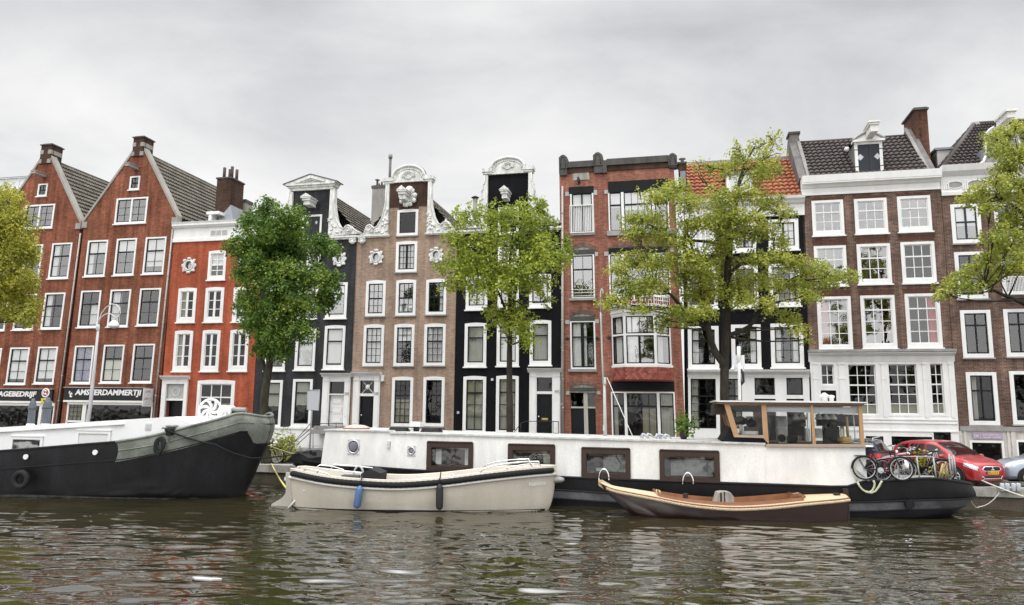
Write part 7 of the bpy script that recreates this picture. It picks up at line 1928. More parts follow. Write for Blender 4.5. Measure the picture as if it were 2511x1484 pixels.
def leaves(name, cl, mat, parent, rs, size=.15, dens=420, droop=.3, flat=.7, spread=.24):
    """cl: list of (x,y,z,rx,ry,rz,k). leaf sprays: small tilted discs of leaf-sized faces scattered through each clump"""
    P = []; NRM = []; DIR = []; SZ = []
    for (x, y, z, rx, ry, rz, k) in cl:
        vol = (rx * ry * rz) ** (2 / 3) * 3.14; n = int(dens * vol * k); per = 12; ns = max(3, n // per)
        u = rs.randn(ns, 3); u /= np.linalg.norm(u, axis=1)[:, None]; rad = np.minimum(1.4, rs.rand(ns) ** .5 * (1 + spread * np.abs(rs.randn(ns))))
        c = u * rad[:, None] * np.array([rx, ry, rz]) + np.array([x, y, z])
        sr = (.14 + .26 * rs.rand(ns)) * min(1.2, max(.6, rx))
        out = u * np.array([1, 1, .25]); out /= (np.linalg.norm(out, axis=1)[:, None] + 1e-6)
        tn = np.array([0, -.25, 1.0]) + out * .6 + rs.randn(ns, 3) * .3; tn /= np.linalg.norm(tn, axis=1)[:, None]
        a = np.cross(tn, rs.randn(ns, 3)); a /= np.linalg.norm(a, axis=1)[:, None]; b = np.cross(tn, a)
        th = rs.rand(ns, per) * 6.283; r = np.sqrt(rs.rand(ns, per)) * sr[:, None]
        p = c[:, None, :] + (np.cos(th) * r)[..., None] * a[:, None, :] + (np.sin(th) * r)[..., None] * b[:, None, :]
        p[..., 2] += rs.randn(ns, per) * .07 - droop * r
        nn = tn[:, None, :] + rs.randn(ns, per, 3) * flat; nn /= np.linalg.norm(nn, axis=2)[..., None]
        d = (np.cos(th))[..., None] * a[:, None, :] + (np.sin(th))[..., None] * b[:, None, :] + rs.randn(ns, per, 3) * .4
        P.append(p.reshape(-1, 3)); NRM.append(nn.reshape(-1, 3)); DIR.append(d.reshape(-1, 3)); SZ.append((size * (.45 + .85 * rs.rand(ns * per))))
    P = np.concatenate(P); NN = np.concatenate(NRM); DR = np.concatenate(DIR); S = np.concatenate(SZ)[:, None]
    d = DR - NN * (DR * NN).sum(1)[:, None]; d /= (np.linalg.norm(d, axis=1)[:, None] + 1e-6); w = np.cross(NN, d)
    # five-cornered leaf, bent along the rib
    pts = [P - d * S * .5, P + w * S * .42 - d * S * .1 + NN * S * .06, P + w * S * .26 + d * S * .28, P + d * S * .55 - NN * S * .12, P - w * S * .26 + d * S * .28, P - w * S * .42 - d * S * .1 + NN * S * .06]
    k = len(pts); n = len(P); V = np.stack(pts, 1).reshape(-1, 3)
    me = bpy.data.meshes.new(name); me.vertices.add(n * k); me.vertices.foreach_set('co', V.ravel())
    me.loops.add(n * k); me.loops.foreach_set('vertex_index', np.arange(n * k)); me.polygons.add(n)
    me.polygons.foreach_set('loop_start', np.arange(0, n * k, k)); me.polygons.foreach_set('loop_total', np.full(n, k)); me.update(); me.validate()
    me.materials.append(mat); o = bpy.data.objects.new(name, me); COL.objects.link(o); o.parent = parent
    return o


def tree(label, depth, px_base, zone, clumps, trunk, mat, seed, bark=BARK, r0=.19, size=.15, dens=420, yspread=1.5, limbs=(), extra=1, twigs=True, sparse=(), droop=.3, spread=.24):
    """clumps (cx, cy, rx, ry[, density]) traced on the photo at the tree's distance; each gets a depth of its own"""
    rs = np.random.RandomState(seed); rnd = random.Random(seed)
    TF = depth_frame(px_base, depth, 0.0)
    root = empty('tree', (TF.o.x, TF.o.y, ST), 0, label, 'tree', 'trees along the canal quay')
    def loc(x, y, dy=0.0, z=zone): h = TF.hit(D(z, x, y), dy); return Vector((h[0], dy, h[1] - ST))
    cl = []; ctr = []
    for c in clumps:
        cx, cy, rx, ry = c[:4]; k = c[4] if len(c) > 4 else 1.0
        if k >= .6: k = 1.0
        for e in range(extra + (1 if k >= 1 else 0)):
            dy = rnd.uniform(-1.25, .75) * yspread
            p = loc(cx + rnd.uniform(-.12, .12) * rx * e, cy + rnd.uniform(-.12, .12) * ry * e, dy); q_ = loc(cx + rx, cy - ry, dy)
            Rx, Rz = abs(q_.x - p.x), abs(q_.z - p.z); s_ = 1.0 if e == 0 else .9
            cl.append((p.x, p.y, p.z, Rx * s_, max(.35, min(Rx, 1.1)), Rz * s_, k / (extra + (1 if k >= 1 else 0)))); ctr.append((p, Rx))
    leaves('crown', cl, mat, root, rs, size, dens, droop, spread=spread)
    mb = MB(); tp = [loc(x, y, dy) for x, y, dy in trunk]; tp[0].z = min(tp[0].z, 0); n = len(tp)
    if tp[0].z < -.01: tp[0].z = -.05
    def smooth(pts, m=4):
        out = []
        for i in range(len(pts) - 1):
            p0 = pts[max(0, i - 1)]; p1 = pts[i]; p2 = pts[i + 1]; p3 = pts[min(len(pts) - 1, i + 2)]
            for j in range(m):
                t = j / m; out.append(.5 * ((2 * p1) + (p2 - p0) * t + (2 * p0 - 5 * p1 + 4 * p2 - p3) * t * t + (3 * p1 - p0 - 3 * p2 + p3) * t ** 3))
        return out + [pts[-1]]
    st = smooth(tp); N_ = len(st); rad = [r0 * (1.25 if i == 0 else 1) * (1 - .85 * (i / (N_ - 1)) ** 1.1) * (1 + .05 * rnd.uniform(-1, 1)) for i in range(N_)]
    mb.tube(st, rad, 9)
    sk = [(p, r) for p, r in zip(st, rad) if p.z > tp[0].z + 2.0]
    for lb in limbs:
        pts = smooth([loc(x, y, dy) for x, y, dy in lb[1:]]); m = len(pts); rr = [lb[0] * (1 - .8 * i / (m - 1)) for i in range(m)]
        mb.tube(pts, rr, 7); sk += list(zip(pts, rr))
    if twigs:
        for (p, R) in ctr:
            best = min(sk, key=lambda s_: (s_[0] - p).length + (1.5 if s_[0].z > p.z + .1 else 0) + (0 if s_[1] > .03 else .6)); a = best[0]; L = (p - a).length
            if L < .25: continue
            mid = a.lerp(p, .5) + Vector((rnd.uniform(-.15, .15), rnd.uniform(-.15, .15), -.12 * L * .5 + .1)); r_ = min(best[1] * .65, .018 + .012 * L)
            mb.tube([a, a.lerp(mid, .5) + Vector((0, 0, -.03)), mid, p], [r_, r_ * .8, r_ * .6, .008], 5, cap=False)
            for _ in range(3):
                e = p + Vector((rnd.uniform(-1, 1) * R, rnd.uniform(-.6, .6) * R, rnd.uniform(-.2, .6) * R * .7)); mb.tube([mid.lerp(p, .5), p.lerp(e, .5) + Vector((0, 0, .05)), e], [.014, .010, .005], 4, cap=False)
    mb.build('trunk', bark, root)
    return root


t1c = [(655, 515, 34, 32), (612, 545, 32, 34), (694, 535, 40, 40), (735, 545, 26, 48), (598, 600, 48, 38), (660, 600, 60, 45), (720, 610, 55, 45), (782, 600, 38, 30), (815, 612, 24, 22), (590, 668, 30, 32), (640, 670, 50, 45), (700, 680, 60, 50), (770, 680, 52, 40), (815, 690, 28, 32), (615, 735, 42, 38), (680, 750, 55, 48), (745, 745, 50, 40), (800, 735, 35, 30), (618, 795, 40, 38), (680, 815, 52, 48), (738, 808, 42, 30), (650, 858, 34, 24), (690, 860, 32, 28), (625, 640, 30, 30), (580, 610, 30, 20), (655, 560, 40, 35), (700, 580, 50, 35)]
tree('dense dark green street tree in front of the orange and black houses', 32.0, 662, 'D', t1c, [(652, 1180, 0), (650, 1080, 0), (648, 985, 0), (660, 900, 0), (668, 820, .1), (676, 720, 0), (682, 600, -.1), (690, 530, 0)], LF_G, 11, BARKG, .23, .108, 1200, 1.3, spread=.05,
     limbs=[(.10, (655, 930, 0), (630, 820, .2), (605, 700, .3), (590, 610, .2)), (.10, (662, 880, 0), (715, 780, -.3), (760, 680, -.2), (800, 620, 0))])
t2c = [(1160, 528, 40, 24, .8), (1228, 530, 42, 34), (1292, 520, 42, 38), (1330, 500, 18, 16, .6), (1110, 580, 34, 26), (1188, 590, 58, 38), (1270, 592, 58, 44), (1340, 598, 52, 34), (1385, 618, 22, 18, .8), (1096, 652, 32, 20), (1160, 655, 52, 34), (1230, 662, 58, 38), (1310, 655, 56, 38), (1378, 645, 22, 20, .7), (1118, 692, 40, 22), (1188, 706, 48, 28), (1252, 700, 42, 34), (1318, 698, 42, 24), (1225, 785, 36, 28), (1272, 800, 44, 34), (1208, 760, 24, 18, .8), (1298, 836, 20, 24, .8), (1268, 760, 34, 22), (1120, 545, 22, 16, .5), (1330, 555, 40, 30), (1130, 620, 40, 30), (1345, 740, 26, 14, .4), (1395, 590, 12, 14, .5)]
tree('slender bright green street tree in front of the black house with curly scrollwork', 29.6, 1252, 'D', t2c, [(1250, 1140, 0), (1250, 1040, 0), (1249, 930, 0), (1250, 820, 0), (1252, 740, 0), (1250, 660, .1), (1256, 590, 0), (1262, 530, 0)], LF_M, 12, BARK, .16, .10, 850, 1.2,
     limbs=[(.07, (1250, 800, 0), (1232, 740, .1), (1200, 680, .3), (1140, 650, .3)), (.08, (1254, 770, 0), (1266, 700, -.1), (1270, 640, -.2), (1310, 560, 0)), (.05, (1255, 690, 0), (1310, 640, .2), (1365, 610, .2)), (.05, (1262, 560, 0), (1280, 530, 0), (1300, 495, 0))])
t3c = [(1180, 105, 66, 46, .34), (1085, 148, 85, 44, .38), (960, 165, 75, 44, .34), (1160, 205, 80, 40, .45), (1000, 235, 115, 42, .5), (900, 700, 90, 60), (860, 900, 110, 60), (930, 1060, 90, 60), (800, 1060, 80, 60), (1060, 860, 90, 50), (870, 560, 80, 50), (600, 760, 80, 40), (1230, 760, 60, 50), (765, 285, 90, 40, .4), (890, 290, 90, 48, .55), (1090, 320, 110, 55, .6), (1180, 290, 60, 50, .5), (700, 245, 50, 20, .25),
       (560, 415, 100, 48, .8), (420, 470, 80, 48, .7), (640, 500, 110, 58, .85), (820, 470, 110, 58, .9), (1000, 450, 110, 58, .75), (1150, 505, 110, 46, .8), (1245, 570, 65, 38, .8), (330, 430, 20, 14, .4), (500, 460, 80, 50, .7),
       (300, 600, 78, 38, .8), (425, 600, 105, 48, .8), (300, 700, 105, 45, .9), (480, 720, 110, 48, .9), (650, 640, 100, 50, .75), (800, 620, 110, 56, .75), (970, 600, 120, 50, .75), (1100, 680, 110, 56, .9), (1010, 690, 80, 40, .5),
       (290, 860, 125, 46, 1), (190, 935, 82, 36, 1), (430, 890, 120, 56, 1), (560, 850, 110, 48, .9), (690, 860, 105, 56, .8), (850, 790, 90, 56, .7), (1180, 850, 95, 38, 1), (1315, 880, 115, 40, 1), (1440, 930, 115, 46, 1), (1580, 965, 95, 38, 1), (1675, 965, 38, 26, .9), (1500, 1010, 80, 40, .9),
       (155, 1130, 95, 40, 1), (300, 1070, 115, 44, .95), (420, 1020, 120, 54, .9), (345, 1175, 85, 28, .9), (620, 960, 100, 56, .75), (750, 960, 100, 56, .75), (690, 1080, 100, 56, .8), (990, 1000, 100, 70, .8), (1140, 1000, 100, 56, .8), (1320, 1030, 105, 46, .9), (1400, 1100, 70, 46, .8), (220, 1010, 70, 36, .8),
       (560, 1200, 85, 46, .8), (680, 1200, 90, 52, .8), (490, 1250, 60, 36, .6), (1140, 1150, 90, 50, .75), (1280, 1230, 85, 44, .7), (1340, 1300, 55, 34, .6), (620, 1255, 70, 34, .7), (760, 1180, 70, 50, .8), (980, 1120, 80, 44, .7), (450, 1290, 50, 24, .4), (1390, 1380, 36, 22, .3)]
tree('widest yellow green street tree, its thin top above the orange roof', 27.6, 1782, 'C10', t3c, [(868, 1900, 0), (868, 1700, 0), (872, 1480, 0), (880, 1250, 0), (884, 1000, 0), (900, 800, 0), (925, 620, 0), (945, 480, 0), (965, 360, 0), (1010, 240, 0), (1060, 150, 0)], LF_Y, 13, BARK, .19, .086, 1450, 1.5,
     limbs=[(.15, (870, 1540, 0), (800, 1430, -.2), (762, 1280, -.3), (735, 1120, -.2), (705, 960, -.2), (660, 780, .1), (620, 660, .2)), (.11, (760, 1300, -.3), (640, 1215, -.3), (560, 1120, -.4), (500, 1070, -.4), (380, 1040, -.3)), (.10, (880, 1350, 0), (1020, 1290, .3), (1100, 1180, .4), (1230, 1040, .4), (1330, 970, .3), (1500, 940, .2)),
            (.09, (890, 980, 0), (960, 900, -.3), (1080, 880, -.5), (1250, 880, -.4)), (.08, (905, 820, 0), (800, 760, .3), (640, 740, .5), (500, 700, .4), (380, 640, .4)), (.07, (925, 650, 0), (1020, 600, .2), (1150, 520, .3)), (.06, (940, 520, 0), (860, 460, -.2), (740, 380, -.3), (700, 320, -.2)), (.05, (960, 400, 0), (1010, 300, .2), (1120, 230, .2), (1190, 120, .1))], extra=1)
t4c = [(25, 482, 34, 26), (-10, 520, 60, 44), (40, 545, 46, 36), (10, 600, 60, 44), (48, 610, 44, 36), (78, 625, 22, 26, .8), (30, 668, 56, 38), (-30, 650, 60, 60), (72, 690, 26, 22), (50, 725, 44, 30), (80, 752, 20, 24, .9), (-20, 720, 60, 50), (70, 780, 26, 22, .8), (30, 770, 40, 20, .7), (-80, 560, 70, 80), (-90, 680, 70, 70), (-60, 480, 60, 40), (10, 560, 50, 40)]
tree('yellowish street tree cut off by the left edge in front of the gabled house', 34.0, -70, 'D', t4c, [(-72, 1150, 0), (-72, 1000, 0), (-70, 860, 0), (-66, 740, 0), (-62, 620, 0), (-60, 520, 0)], LF_O, 14, BARK, .24, .10, 1400, 1.4, limbs=[(.09, (-70, 800, 0), (-20, 720, 0), (40, 690, .1)), (.08, (-66, 700, 0), (-10, 610, .1), (45, 545, .1))])
t5c = [(640, 115, 76, 46, .8), (590, 180, 95, 50), (480, 195, 76, 34), (560, 280, 105, 52), (660, 330, 90, 56), (600, 420, 110, 52), (500, 520, 100, 52), (400, 600, 86, 42), (320, 655, 86, 34), (620, 560, 105, 64), (450, 700, 86, 50), (680, 690, 80, 56), (610, 800, 105, 54), (500, 950, 95, 44), (560, 1050, 105, 60), (660, 950, 90, 70), (450, 1120, 95, 52), (350, 1200, 105, 42), (245, 1250, 86, 40), (150, 1330, 82, 36), (90, 1395, 50, 30, .8), (320, 1320, 95, 42), (560, 1200, 105, 54), (680, 1150, 80, 70), (790, 300, 100, 90), (790, 560, 100, 100), (790, 850, 100, 110), (780, 1120, 90, 80), (440, 1280, 60, 40, .8), (540, 640, 60, 40, .9), (560, 880, 70, 40, .9)]
tree('yellow green street tree cut off by the right edge of the view', 25.6, 2600, 'C8', t5c, [(960, 2950, 0), (955, 2300, 0), (940, 1700, 0), (900, 1200, 0), (860, 800, 0), (820, 450, 0), (780, 200, 0)], LF_Y, 15, BARK, .22, .088, 1550, 1.4,
     limbs=[(.10, (930, 1620, 0), (760, 1480, -.2), (560, 1390, -.3), (450, 1340, -.3), (320, 1300, -.2)), (.08, (880, 950, 0), (700, 760, .2), (540, 650, .3), (430, 690, .2)), (.07, (850, 700, 0), (720, 600, 0), (600, 560, 0)), (.06, (820, 450, 0), (680, 300, 0), (560, 260, 0))])
# trees on the bank behind the viewer: they are what the lower window panes mirror
src = [o for o in bpy.data.objects if o.name.startswith('tree') and o.parent is None]
rn_ = random.Random(8)
for i in range(9):
    s_ = src[(0, 1)[i % 2]]; c = copy_tree(s_); c.location = (-38 + 9.2 * i + rn_.uniform(-1, 1), -19 - 4 * rn_.random(), .8); c.rotation_euler = (0, 0, rn_.uniform(0, 6)); c.scale = (1.1, 1.1, .78)
    tag(c, 'leafy tree standing on the bank behind the viewer', 'tree', 'trees on the bank behind the viewer')
# ================================================================== parked cars
def carpaint(name, c, metal=.3):
    m, nt, b = nodes(name); b.inputs['Base Color'].default_value = (*c, 1); b.inputs['Metallic'].default_value = metal; b.inputs['Roughness'].default_value = .32
    b.inputs['Coat Weight'].default_value = .8; b.inputs['Coat Roughness'].default_value = .06
    n1 = noise(nt, 3, 4); nt.links.new(ramp(nt, n1.outputs[0], .3, .7, scl(c, .85), scl(c, 1.08)).outputs[0], b.inputs['Base Color'])
    return m


TYRE = paint('tyre_black', (.014, .014, .014), .8, .3, 6); CARGL = glass('car_glass', .14, (.30, .36, .33), .004); PLAS = paint('plastic_black', (.015, .015, .016), .6, .2, 6)
LAMPC = paint('headlamp_clear', (.62, .64, .66), .12, .25, 9, metal=.5, streak=False); LAMPR = paint('lamp_red', (.55, .03, .025), .2, .2, 5)
PLATE = paint('plate_yellow', (.72, .42, .02), .4, .05)


def car(label, body_m, loc, heading, L=3.8, W=1.67, Hh=1.5, estate=False, plate='KL-117-X', group='cars parked along the canal', grille=True):
    root = empty('parked_car', loc, heading, label, 'car', group)
    k = L / 3.8; kz = Hh / 1.5; w = W / 2
    # x, bottom, belt, top, half width at belt, half width at top
    S = [(-1.90, .38, .80, .86, .66, .58), (-1.86, .28, .90, 1.02, .74, .63), (-1.78, .22, .95, 1.16 if not estate else 1.30, .80, .62), (-1.50, .20, .96, 1.36 if not estate else 1.44, .825, .60), (-1.0, .20, .95, 1.47, .835, .60), (-.35, .20, .93, 1.50, .835, .605), (.15, .20, .91, 1.46, .835, .60),
         (.55, .20, .89, 1.28, .835, .635), (.95, .20, .86, 1.045, .835, .70), (1.08, .20, .855, .99, .833, .72), (1.40, .20, .80, .925, .82, .70), (1.66, .19, .72, .835, .78, .65), (1.80, .19, .66, .755, .70, .58), (1.87, .20, .60, .69, .60, .50), (1.90, .24, .54, .62, .52, .44)]
    xs_ = np.array([s_[0] for s_ in S]); T = np.linspace(-1.9, 1.9, 96); f = [interp([(s_[0], s_[j]) for s_ in S]) for j in range(1, 6)]
    ring_n = None; V = []; 
    for x in T:
        zb, zs, zt, ws, wt = [g_(x) for g_ in f]; zb *= kz; zs *= kz; zt *= kz; ws *= W / 1.67; wt *= W / 1.67
        hp = [(0, zb), (ws * .80, zb), (ws * .95, zb + .06), (ws * .985, lerp(zb, zs, .3)), (ws * 1.0, lerp(zb, zs, .6)), (ws * .995, lerp(zb, zs, .85)), (ws * .985, zs - .02), (ws * .972, zs)]
        for u in (.12, .3, .5, .7, .86): hp.append((lerp(ws * .965, wt, u), lerp(zs, zt - .05 * (zt - zs) / .5, u)))
        hp += [(wt * .93, zt - .018), (wt * .75, zt), (wt * .4, zt + .012), (0, zt + .015)]
        ring = hp + [(-a, b) for a, b in hp[-2:0:-1]]; ring_n = len(ring); nh = len(hp)
        V += [(x * k, a, b) for a, b in ring]
    nT = len(T)
    def vid(i, j): return i * ring_n + j % ring_n
    F = [(i, j) for i in range(nT - 1) for j in range(ring_n)]
    fv = lambda i, j: (vid(i, j), vid(i + 1, j), vid(i + 1, j + 1), vid(i, j + 1))
    mb = MB(); mb.add(V, [fv(i, j) for i, j in F] + [tuple(range(ring_n)), tuple(vid(nT - 1, j) for j in range(ring_n))], 0, True); body = mb.build('body', body_m, root)
    def patch(name, cond, mat, off=.008, parent=root):
        q = MB(); used = {}
        vs = []; fs = []
        for i, j in F:
            ids = fv(i, j); c = [sum(V[a][d] for a in ids) / 4 for d in range(3)]
            if cond(c[0] / k, c[1] / (W / 1.67), c[2] / kz, T[i], j):
                a, b, cc, d = [Vector(V[t]) for t in ids]; n = (b - a).cross(d - a); n = n.normalized() if n.length > 1e-9 else Vector((0, 0, 1))
                if n.dot(Vector((0.25 * c[0], c[1], c[2] - .6))) < 0: n = -n
                fs.append((ids, n))
        acc = {}
        for ids, n in fs:
            for t in ids: acc[t] = acc.get(t, Vector((0, 0, 0))) + n
        idx = {t: i for i, t in enumerate(acc)}
        q.add([tuple(Vector(V[t]) + acc[t].normalized() * off) for t in acc], [tuple(idx[t] for t in ids) for ids, _ in fs], 0, True)
        return q.build(name, mat, parent, recalc=True) if fs else None
    fz = lambda x: f[1](x); ft = lambda x: f[2](x)
    # windscreen line: from cowl x=1.02 (z .99) to roof x=.2 (z 1.45)
    patch('windscreen', lambda x, y, z, t, j: .22 < x < 1.02 and z > ft(x) - .05 and abs(y) < .92 * f[4](x), CARGL)
    patch('rear_window', lambda x, y, z, t, j: x < -1.36 and z > 1.0 and z > ft(x) - .10 and abs(y) < .9 * f[4](x) and x > -1.84, CARGL)
    for sg in (-1, 1):
        for a, b in ((-1.45, -.98), (-.90, -.22), (-.12, .72)):
            patch('side_window', lambda x, y, z, t, j: a < x < b and y * sg > .3 and fz(x) + .03 < z < ft(x) - .11 - max(0, (x - .2) * .06), CARGL)
        patch('headlight', lambda x, y, z, t, j: 1.50 < x < 1.86 and y * sg > .36 and fz(x) - .12 + (x - 1.5) * .06 < z < fz(x) + .055 - (1.86 - x) * .10, LAMPC, .012)
        patch('tail_light', lambda x, y, z, t, j: x < -1.66 and y * sg > .48 and .80 < z < 1.0, LAMPR, .012)
        # mirror
        q = MB(); q.blob((.72 * k, sg * (w + .09), .98 * kz), (.08, .12, .075), nu=12, nv=8); q.tube([(.74 * k, sg * (w - .05), .92 * kz), (.72 * k, sg * (w + .05), .94 * kz)], .025, 6); q.build('wing_mirror', body_m, root)
        q = MB()
        for hx in (-.75, .2): q.tube([(hx - .1, sg * (w + .012), .84 * kz), (hx, sg * (w + .03), .845 * kz), (hx + .1, sg * (w + .012), .84 * kz)], .016, 6)
        q.build('door_handle', body_m, root)
        q = MB()
        for hx in (-.94, -.17, .82): q.box(hx * k - .006, hx * k + .006, sg * (w + .002) - .002, sg * (w + .002) + .002, .32, .90 * kz)
        q.build('door_seam', PLAS, root)
        for wx in (-1.20, 1.17):
            wr = .30; xx = wx * k; yy = sg * (w - .09)
            q = MB(); q.tube([(xx + .345 * cos(t * pi / 12), sg * (w - .012), wr + .01 + .345 * sin(t * pi / 12)) for t in range(-2, 15)], .028, 6); q.lathe([(.335, sg * (w - .06)), (.335, sg * (w + .004))], (xx, 0, wr + .01), 24, axis='y'); q.build('wheel_arch', PLAS, root)
            wh_ = MB(); wh_.lathe([(.19, -.10), (.27, -.105), (wr, -.07), (wr, .07), (.27, .105), (.19, .10)], (xx, sg * (w - .07), wr), 28, axis='y'); wo_ = wh_.build('wheel', TYRE, root)
            q = MB(); q.tube([(xx + .195 * cos(2 * pi * i / 24), sg * (w + .035), wr + .195 * sin(2 * pi * i / 24)) for i in range(24)], .018, 6, True)
            for sp in range(8):
                a = 2 * pi * sp / 8; q.tube([(xx + .04 * cos(a), sg * (w + .03), wr + .04 * sin(a)), (xx + .19 * cos(a), sg * (w + .036), wr + .19 * sin(a))], [.024, .017], 6)
            q.blob((xx, sg * (w + .03), wr), (.05, .02, .05)); q.build('rim', GALV, wo_)
    fx = 1.9 * k
    q = MB()
    if grille:
        q.prism([(-.30, .56 * kz), (.30, .56 * kz), (.36, .60 * kz), (.30, .665 * kz), (-.30, .665 * kz), (-.36, .60 * kz)], fx - .02, fx + .022, axis='x'); g_ = q.build('grille', PLAS, root)
        q = MB(); pr = [(-.33, .535 * kz), (.33, .535 * kz), (.42, .60 * kz), (.33, .685 * kz), (-.33, .685 * kz), (-.42, .60 * kz)]; q.tube([(fx + .012 - .05 * abs(a) , a, b) for a, b in pr], .017, 6, True); q.build('grille_trim', CHROME, g_)
        q = MB()
        for a0 in (pi / 2, pi / 2 + 2 * pi / 3, pi / 2 + 4 * pi / 3):
            c = (.042 * cos(a0), .61 * kz + .042 * sin(a0)); d1 = (cos(a0), sin(a0)); n1 = (-d1[1], d1[0]); q.prism([(c[0] - d1[0] * .042, c[1] - d1[1] * .042), (c[0] + n1[0] * .024, c[1] + n1[1] * .024), (c[0] + d1[0] * .042, c[1] + d1[1] * .042), (c[0] - n1[0] * .024, c[1] - n1[1] * .024)], fx + .023, fx + .036, axis='x')
        q.build('emblem', CHROME, g_)
        q = MB(); q.prism([(-.42, .27), (.42, .27), (.36, .36), (-.36, .36)], fx - .05, fx + .012, axis='x'); q.build('lower_intake', PLAS, root)
        q = MB(); q.tube([(fx - .10, -.62, .40), (fx + .0, -.44, .35), (fx + .018, -.36, .285), (fx + .02, .36, .285), (fx + .0, .44, .35), (fx - .10, .62, .40)], .016, 6)
        for sg in (-1, 1): q.tube([(fx - .10, sg * .62, .40), (fx - .1, sg * .62, .28), (fx - .02, sg * .44, .24), (fx + .018, sg * .36, .285)], .015, 6)
        q.build('bumper_trim', CHROME, root)
        for sg in (-1, 1):
            q = MB(); q.add([(fx - .085, sg * .61, .385), (fx + .0, sg * .44, .34), (fx + .005, sg * .40, .29), (fx - .025, sg * .45, .255), (fx - .085, sg * .61, .29)], [(0, 1, 2, 3, 4)]); fo = q.build('fog_lamp', PLAS, root)
            q = MB(); q.blob((fx - .045, sg * .54, .325), (.03, .035, .035)); q.build('lens', LAMPC, fo)
    q = MB(); px_ = fx + .03 if grille else -fx - .01; q.box(px_ - .004, px_ + .004, -.26, .26, .43 * kz, .43 * kz + .11); pl_ = q.build('number_plate', PLATE, root)
    q = MB(); q.box(px_ + .0045, px_ + .006, -.26, -.215, .43 * kz, .43 * kz + .11); q.build('plate_band', paint('plate_blue', (.03, .06, .35), .4, .1), pl_)
    if grille: text_mesh('plate_text', plate, .1, PLAS, pl_, (px_ + .006, .022, .43 * kz + .055), (pi / 2, 0, pi / 2), depth=.001, width=.40, height=.072)
    q = MB()
    for sx in (-1, 1): q.tube([(.35 + sx * .0, sx * .35, 1.02 * kz), (.75, sx * .05, .99 * kz)] if False else [(.93 * k, sx * .30 - .1, 1.075 * kz), (.62 * k, sx * .30 + .25, 1.24 * kz)], .009, 4)
    q.build('wiper', PLAS, root)
    q = MB()
    for sy in (-.36, .36):
        q.blob((.0, sy, 1.0), (.12, .22, .16)); q.prism([(-.25, .5), (.05, .5), (-.05, 1.1), (-.28, 1.1)], sy - .24, sy + .24); q.prism([(-1.2, .5), (-.95, .5), (-1.05, 1.1), (-1.25, 1.1)], sy - .24, sy + .24)
    q.box(.72, .98, -.6, .6, .7, .93); q.build('interior', PLAS, root)
    if not estate: q = MB(); q.tube([(-.2 * k, -.0, 1.5 * kz), (-.55 * k, 0, 1.72 * kz)], .006, 4); q.build('aerial', PLAS, root)
    return root


def on_street(px, py, z=ST):
    r = ray((px, py)); t = (z - EYE.z) / r.z; p = EYE + r * t; return p


N_ = on_street(2432, 1176, ST + .25); h = radians(-73); d = Vector((cos(h), sin(h), 0))
car('metallic red hatchback parked nose first at the canal edge', carpaint('paint_red', (.42, .016, .024), .2), Vector((N_.x, N_.y, ST)) - d * 1.86, h)
N_ = on_street(2098, 1140, ST + .6); h = radians(54); d = Vector((cos(h), sin(h), 0))
cb_ = car('dark navy estate car seen from behind beside the red hatchback', carpaint('paint_navy', (.010, .011, .035), .3), Vector((N_.x, N_.y, ST)) + d * 2.0, h, 3.9, 1.72, 1.5, True, grille=False)
q = MB()
for sy in (-.52, .52): q.tube([(-1.5, sy, 1.44), (-1.4, sy, 1.56), (.0, sy, 1.59), (.1, sy, 1.5)], .02, 6)
q.build('roof_rail', GALV, cb_)
N_ = on_street(2452, 1172, ST + .25); N_ = N_ + Vector((.25, .55, 0)); h = pi - QUA.phi + radians(-6); d = Vector((cos(h), sin(h), 0))
car('pale silver blue car cut off by the right edge of the view', carpaint('paint_silver_blue', (.42, .47, .56), .5), Vector((N_.x, N_.y, ST)) - d * 2.05, h, 4.1, 1.72, 1.5, plate='4-SXK-20')
# ================================================================== signs, street furniture, bicycles, ropes
SIGNB = paint('sign_black', (.010, .010, .012), .5, .2)
def fac_empty(name, h, X, y, Z, label, cat, group=None): return empty(name, FAC.w(h.x0 + X + h.lean * Z, y, ST + Z), -FAC.phi, label, cat, group)


def fascia(h, x0, y0, x1, y1, name, label, words, bold=.018):
    a = h.p('C1', x0, y0); b = h.p('C1', x1, y1); t = fac_empty('shop_sign', h, a[0], 0, b[1], label, 'sign', 'garage fascia signs')
    q = MB(); Hh = a[1] - b[1]; q.box(0, b[0] - a[0], -.12, -.001, 0, Hh); q.build('board', SIGNB, t)
    q = MB(); q.box(-.05, b[0] - a[0] + .05, -.2, -.0, Hh + .001, Hh + .05); q.build('lead_cap', STUCCO, t)
    q = MB(); q.box(0, b[0] - a[0], -.14, 0.0, -.12, -.001); q.build('ledge', CREAM, t)
    for (txt, xa, xb, ya, yb) in words:
        u = h.p('C1', xa, yb); v = h.p('C1', xb, ya); text_mesh('lettering', txt, .5, WHITE, t, ((u[0] + v[0]) / 2 - a[0], -.125, (u[1] + v[1]) / 2 - b[1]), bold=bold, shear=.12, depth=.012, width=v[0] - u[0], height=v[1] - u[1])
    return t


fascia(B, -560, 108, 778, 292, 'sign', 'black fascia sign with white letters ending in RAGEBEDRIJF, cut by the left edge', [('GARAGEBEDRIJF', -205, 570, 146, 240)])
fascia(C_, 978, 92, 2190, 285, 'sign', 'black fascia sign with white letters beginning with a small t', [("'t", 1030, 1095, 140, 232), ('AMSTERDAMMERTJI', 1120, 2105, 120, 224)])
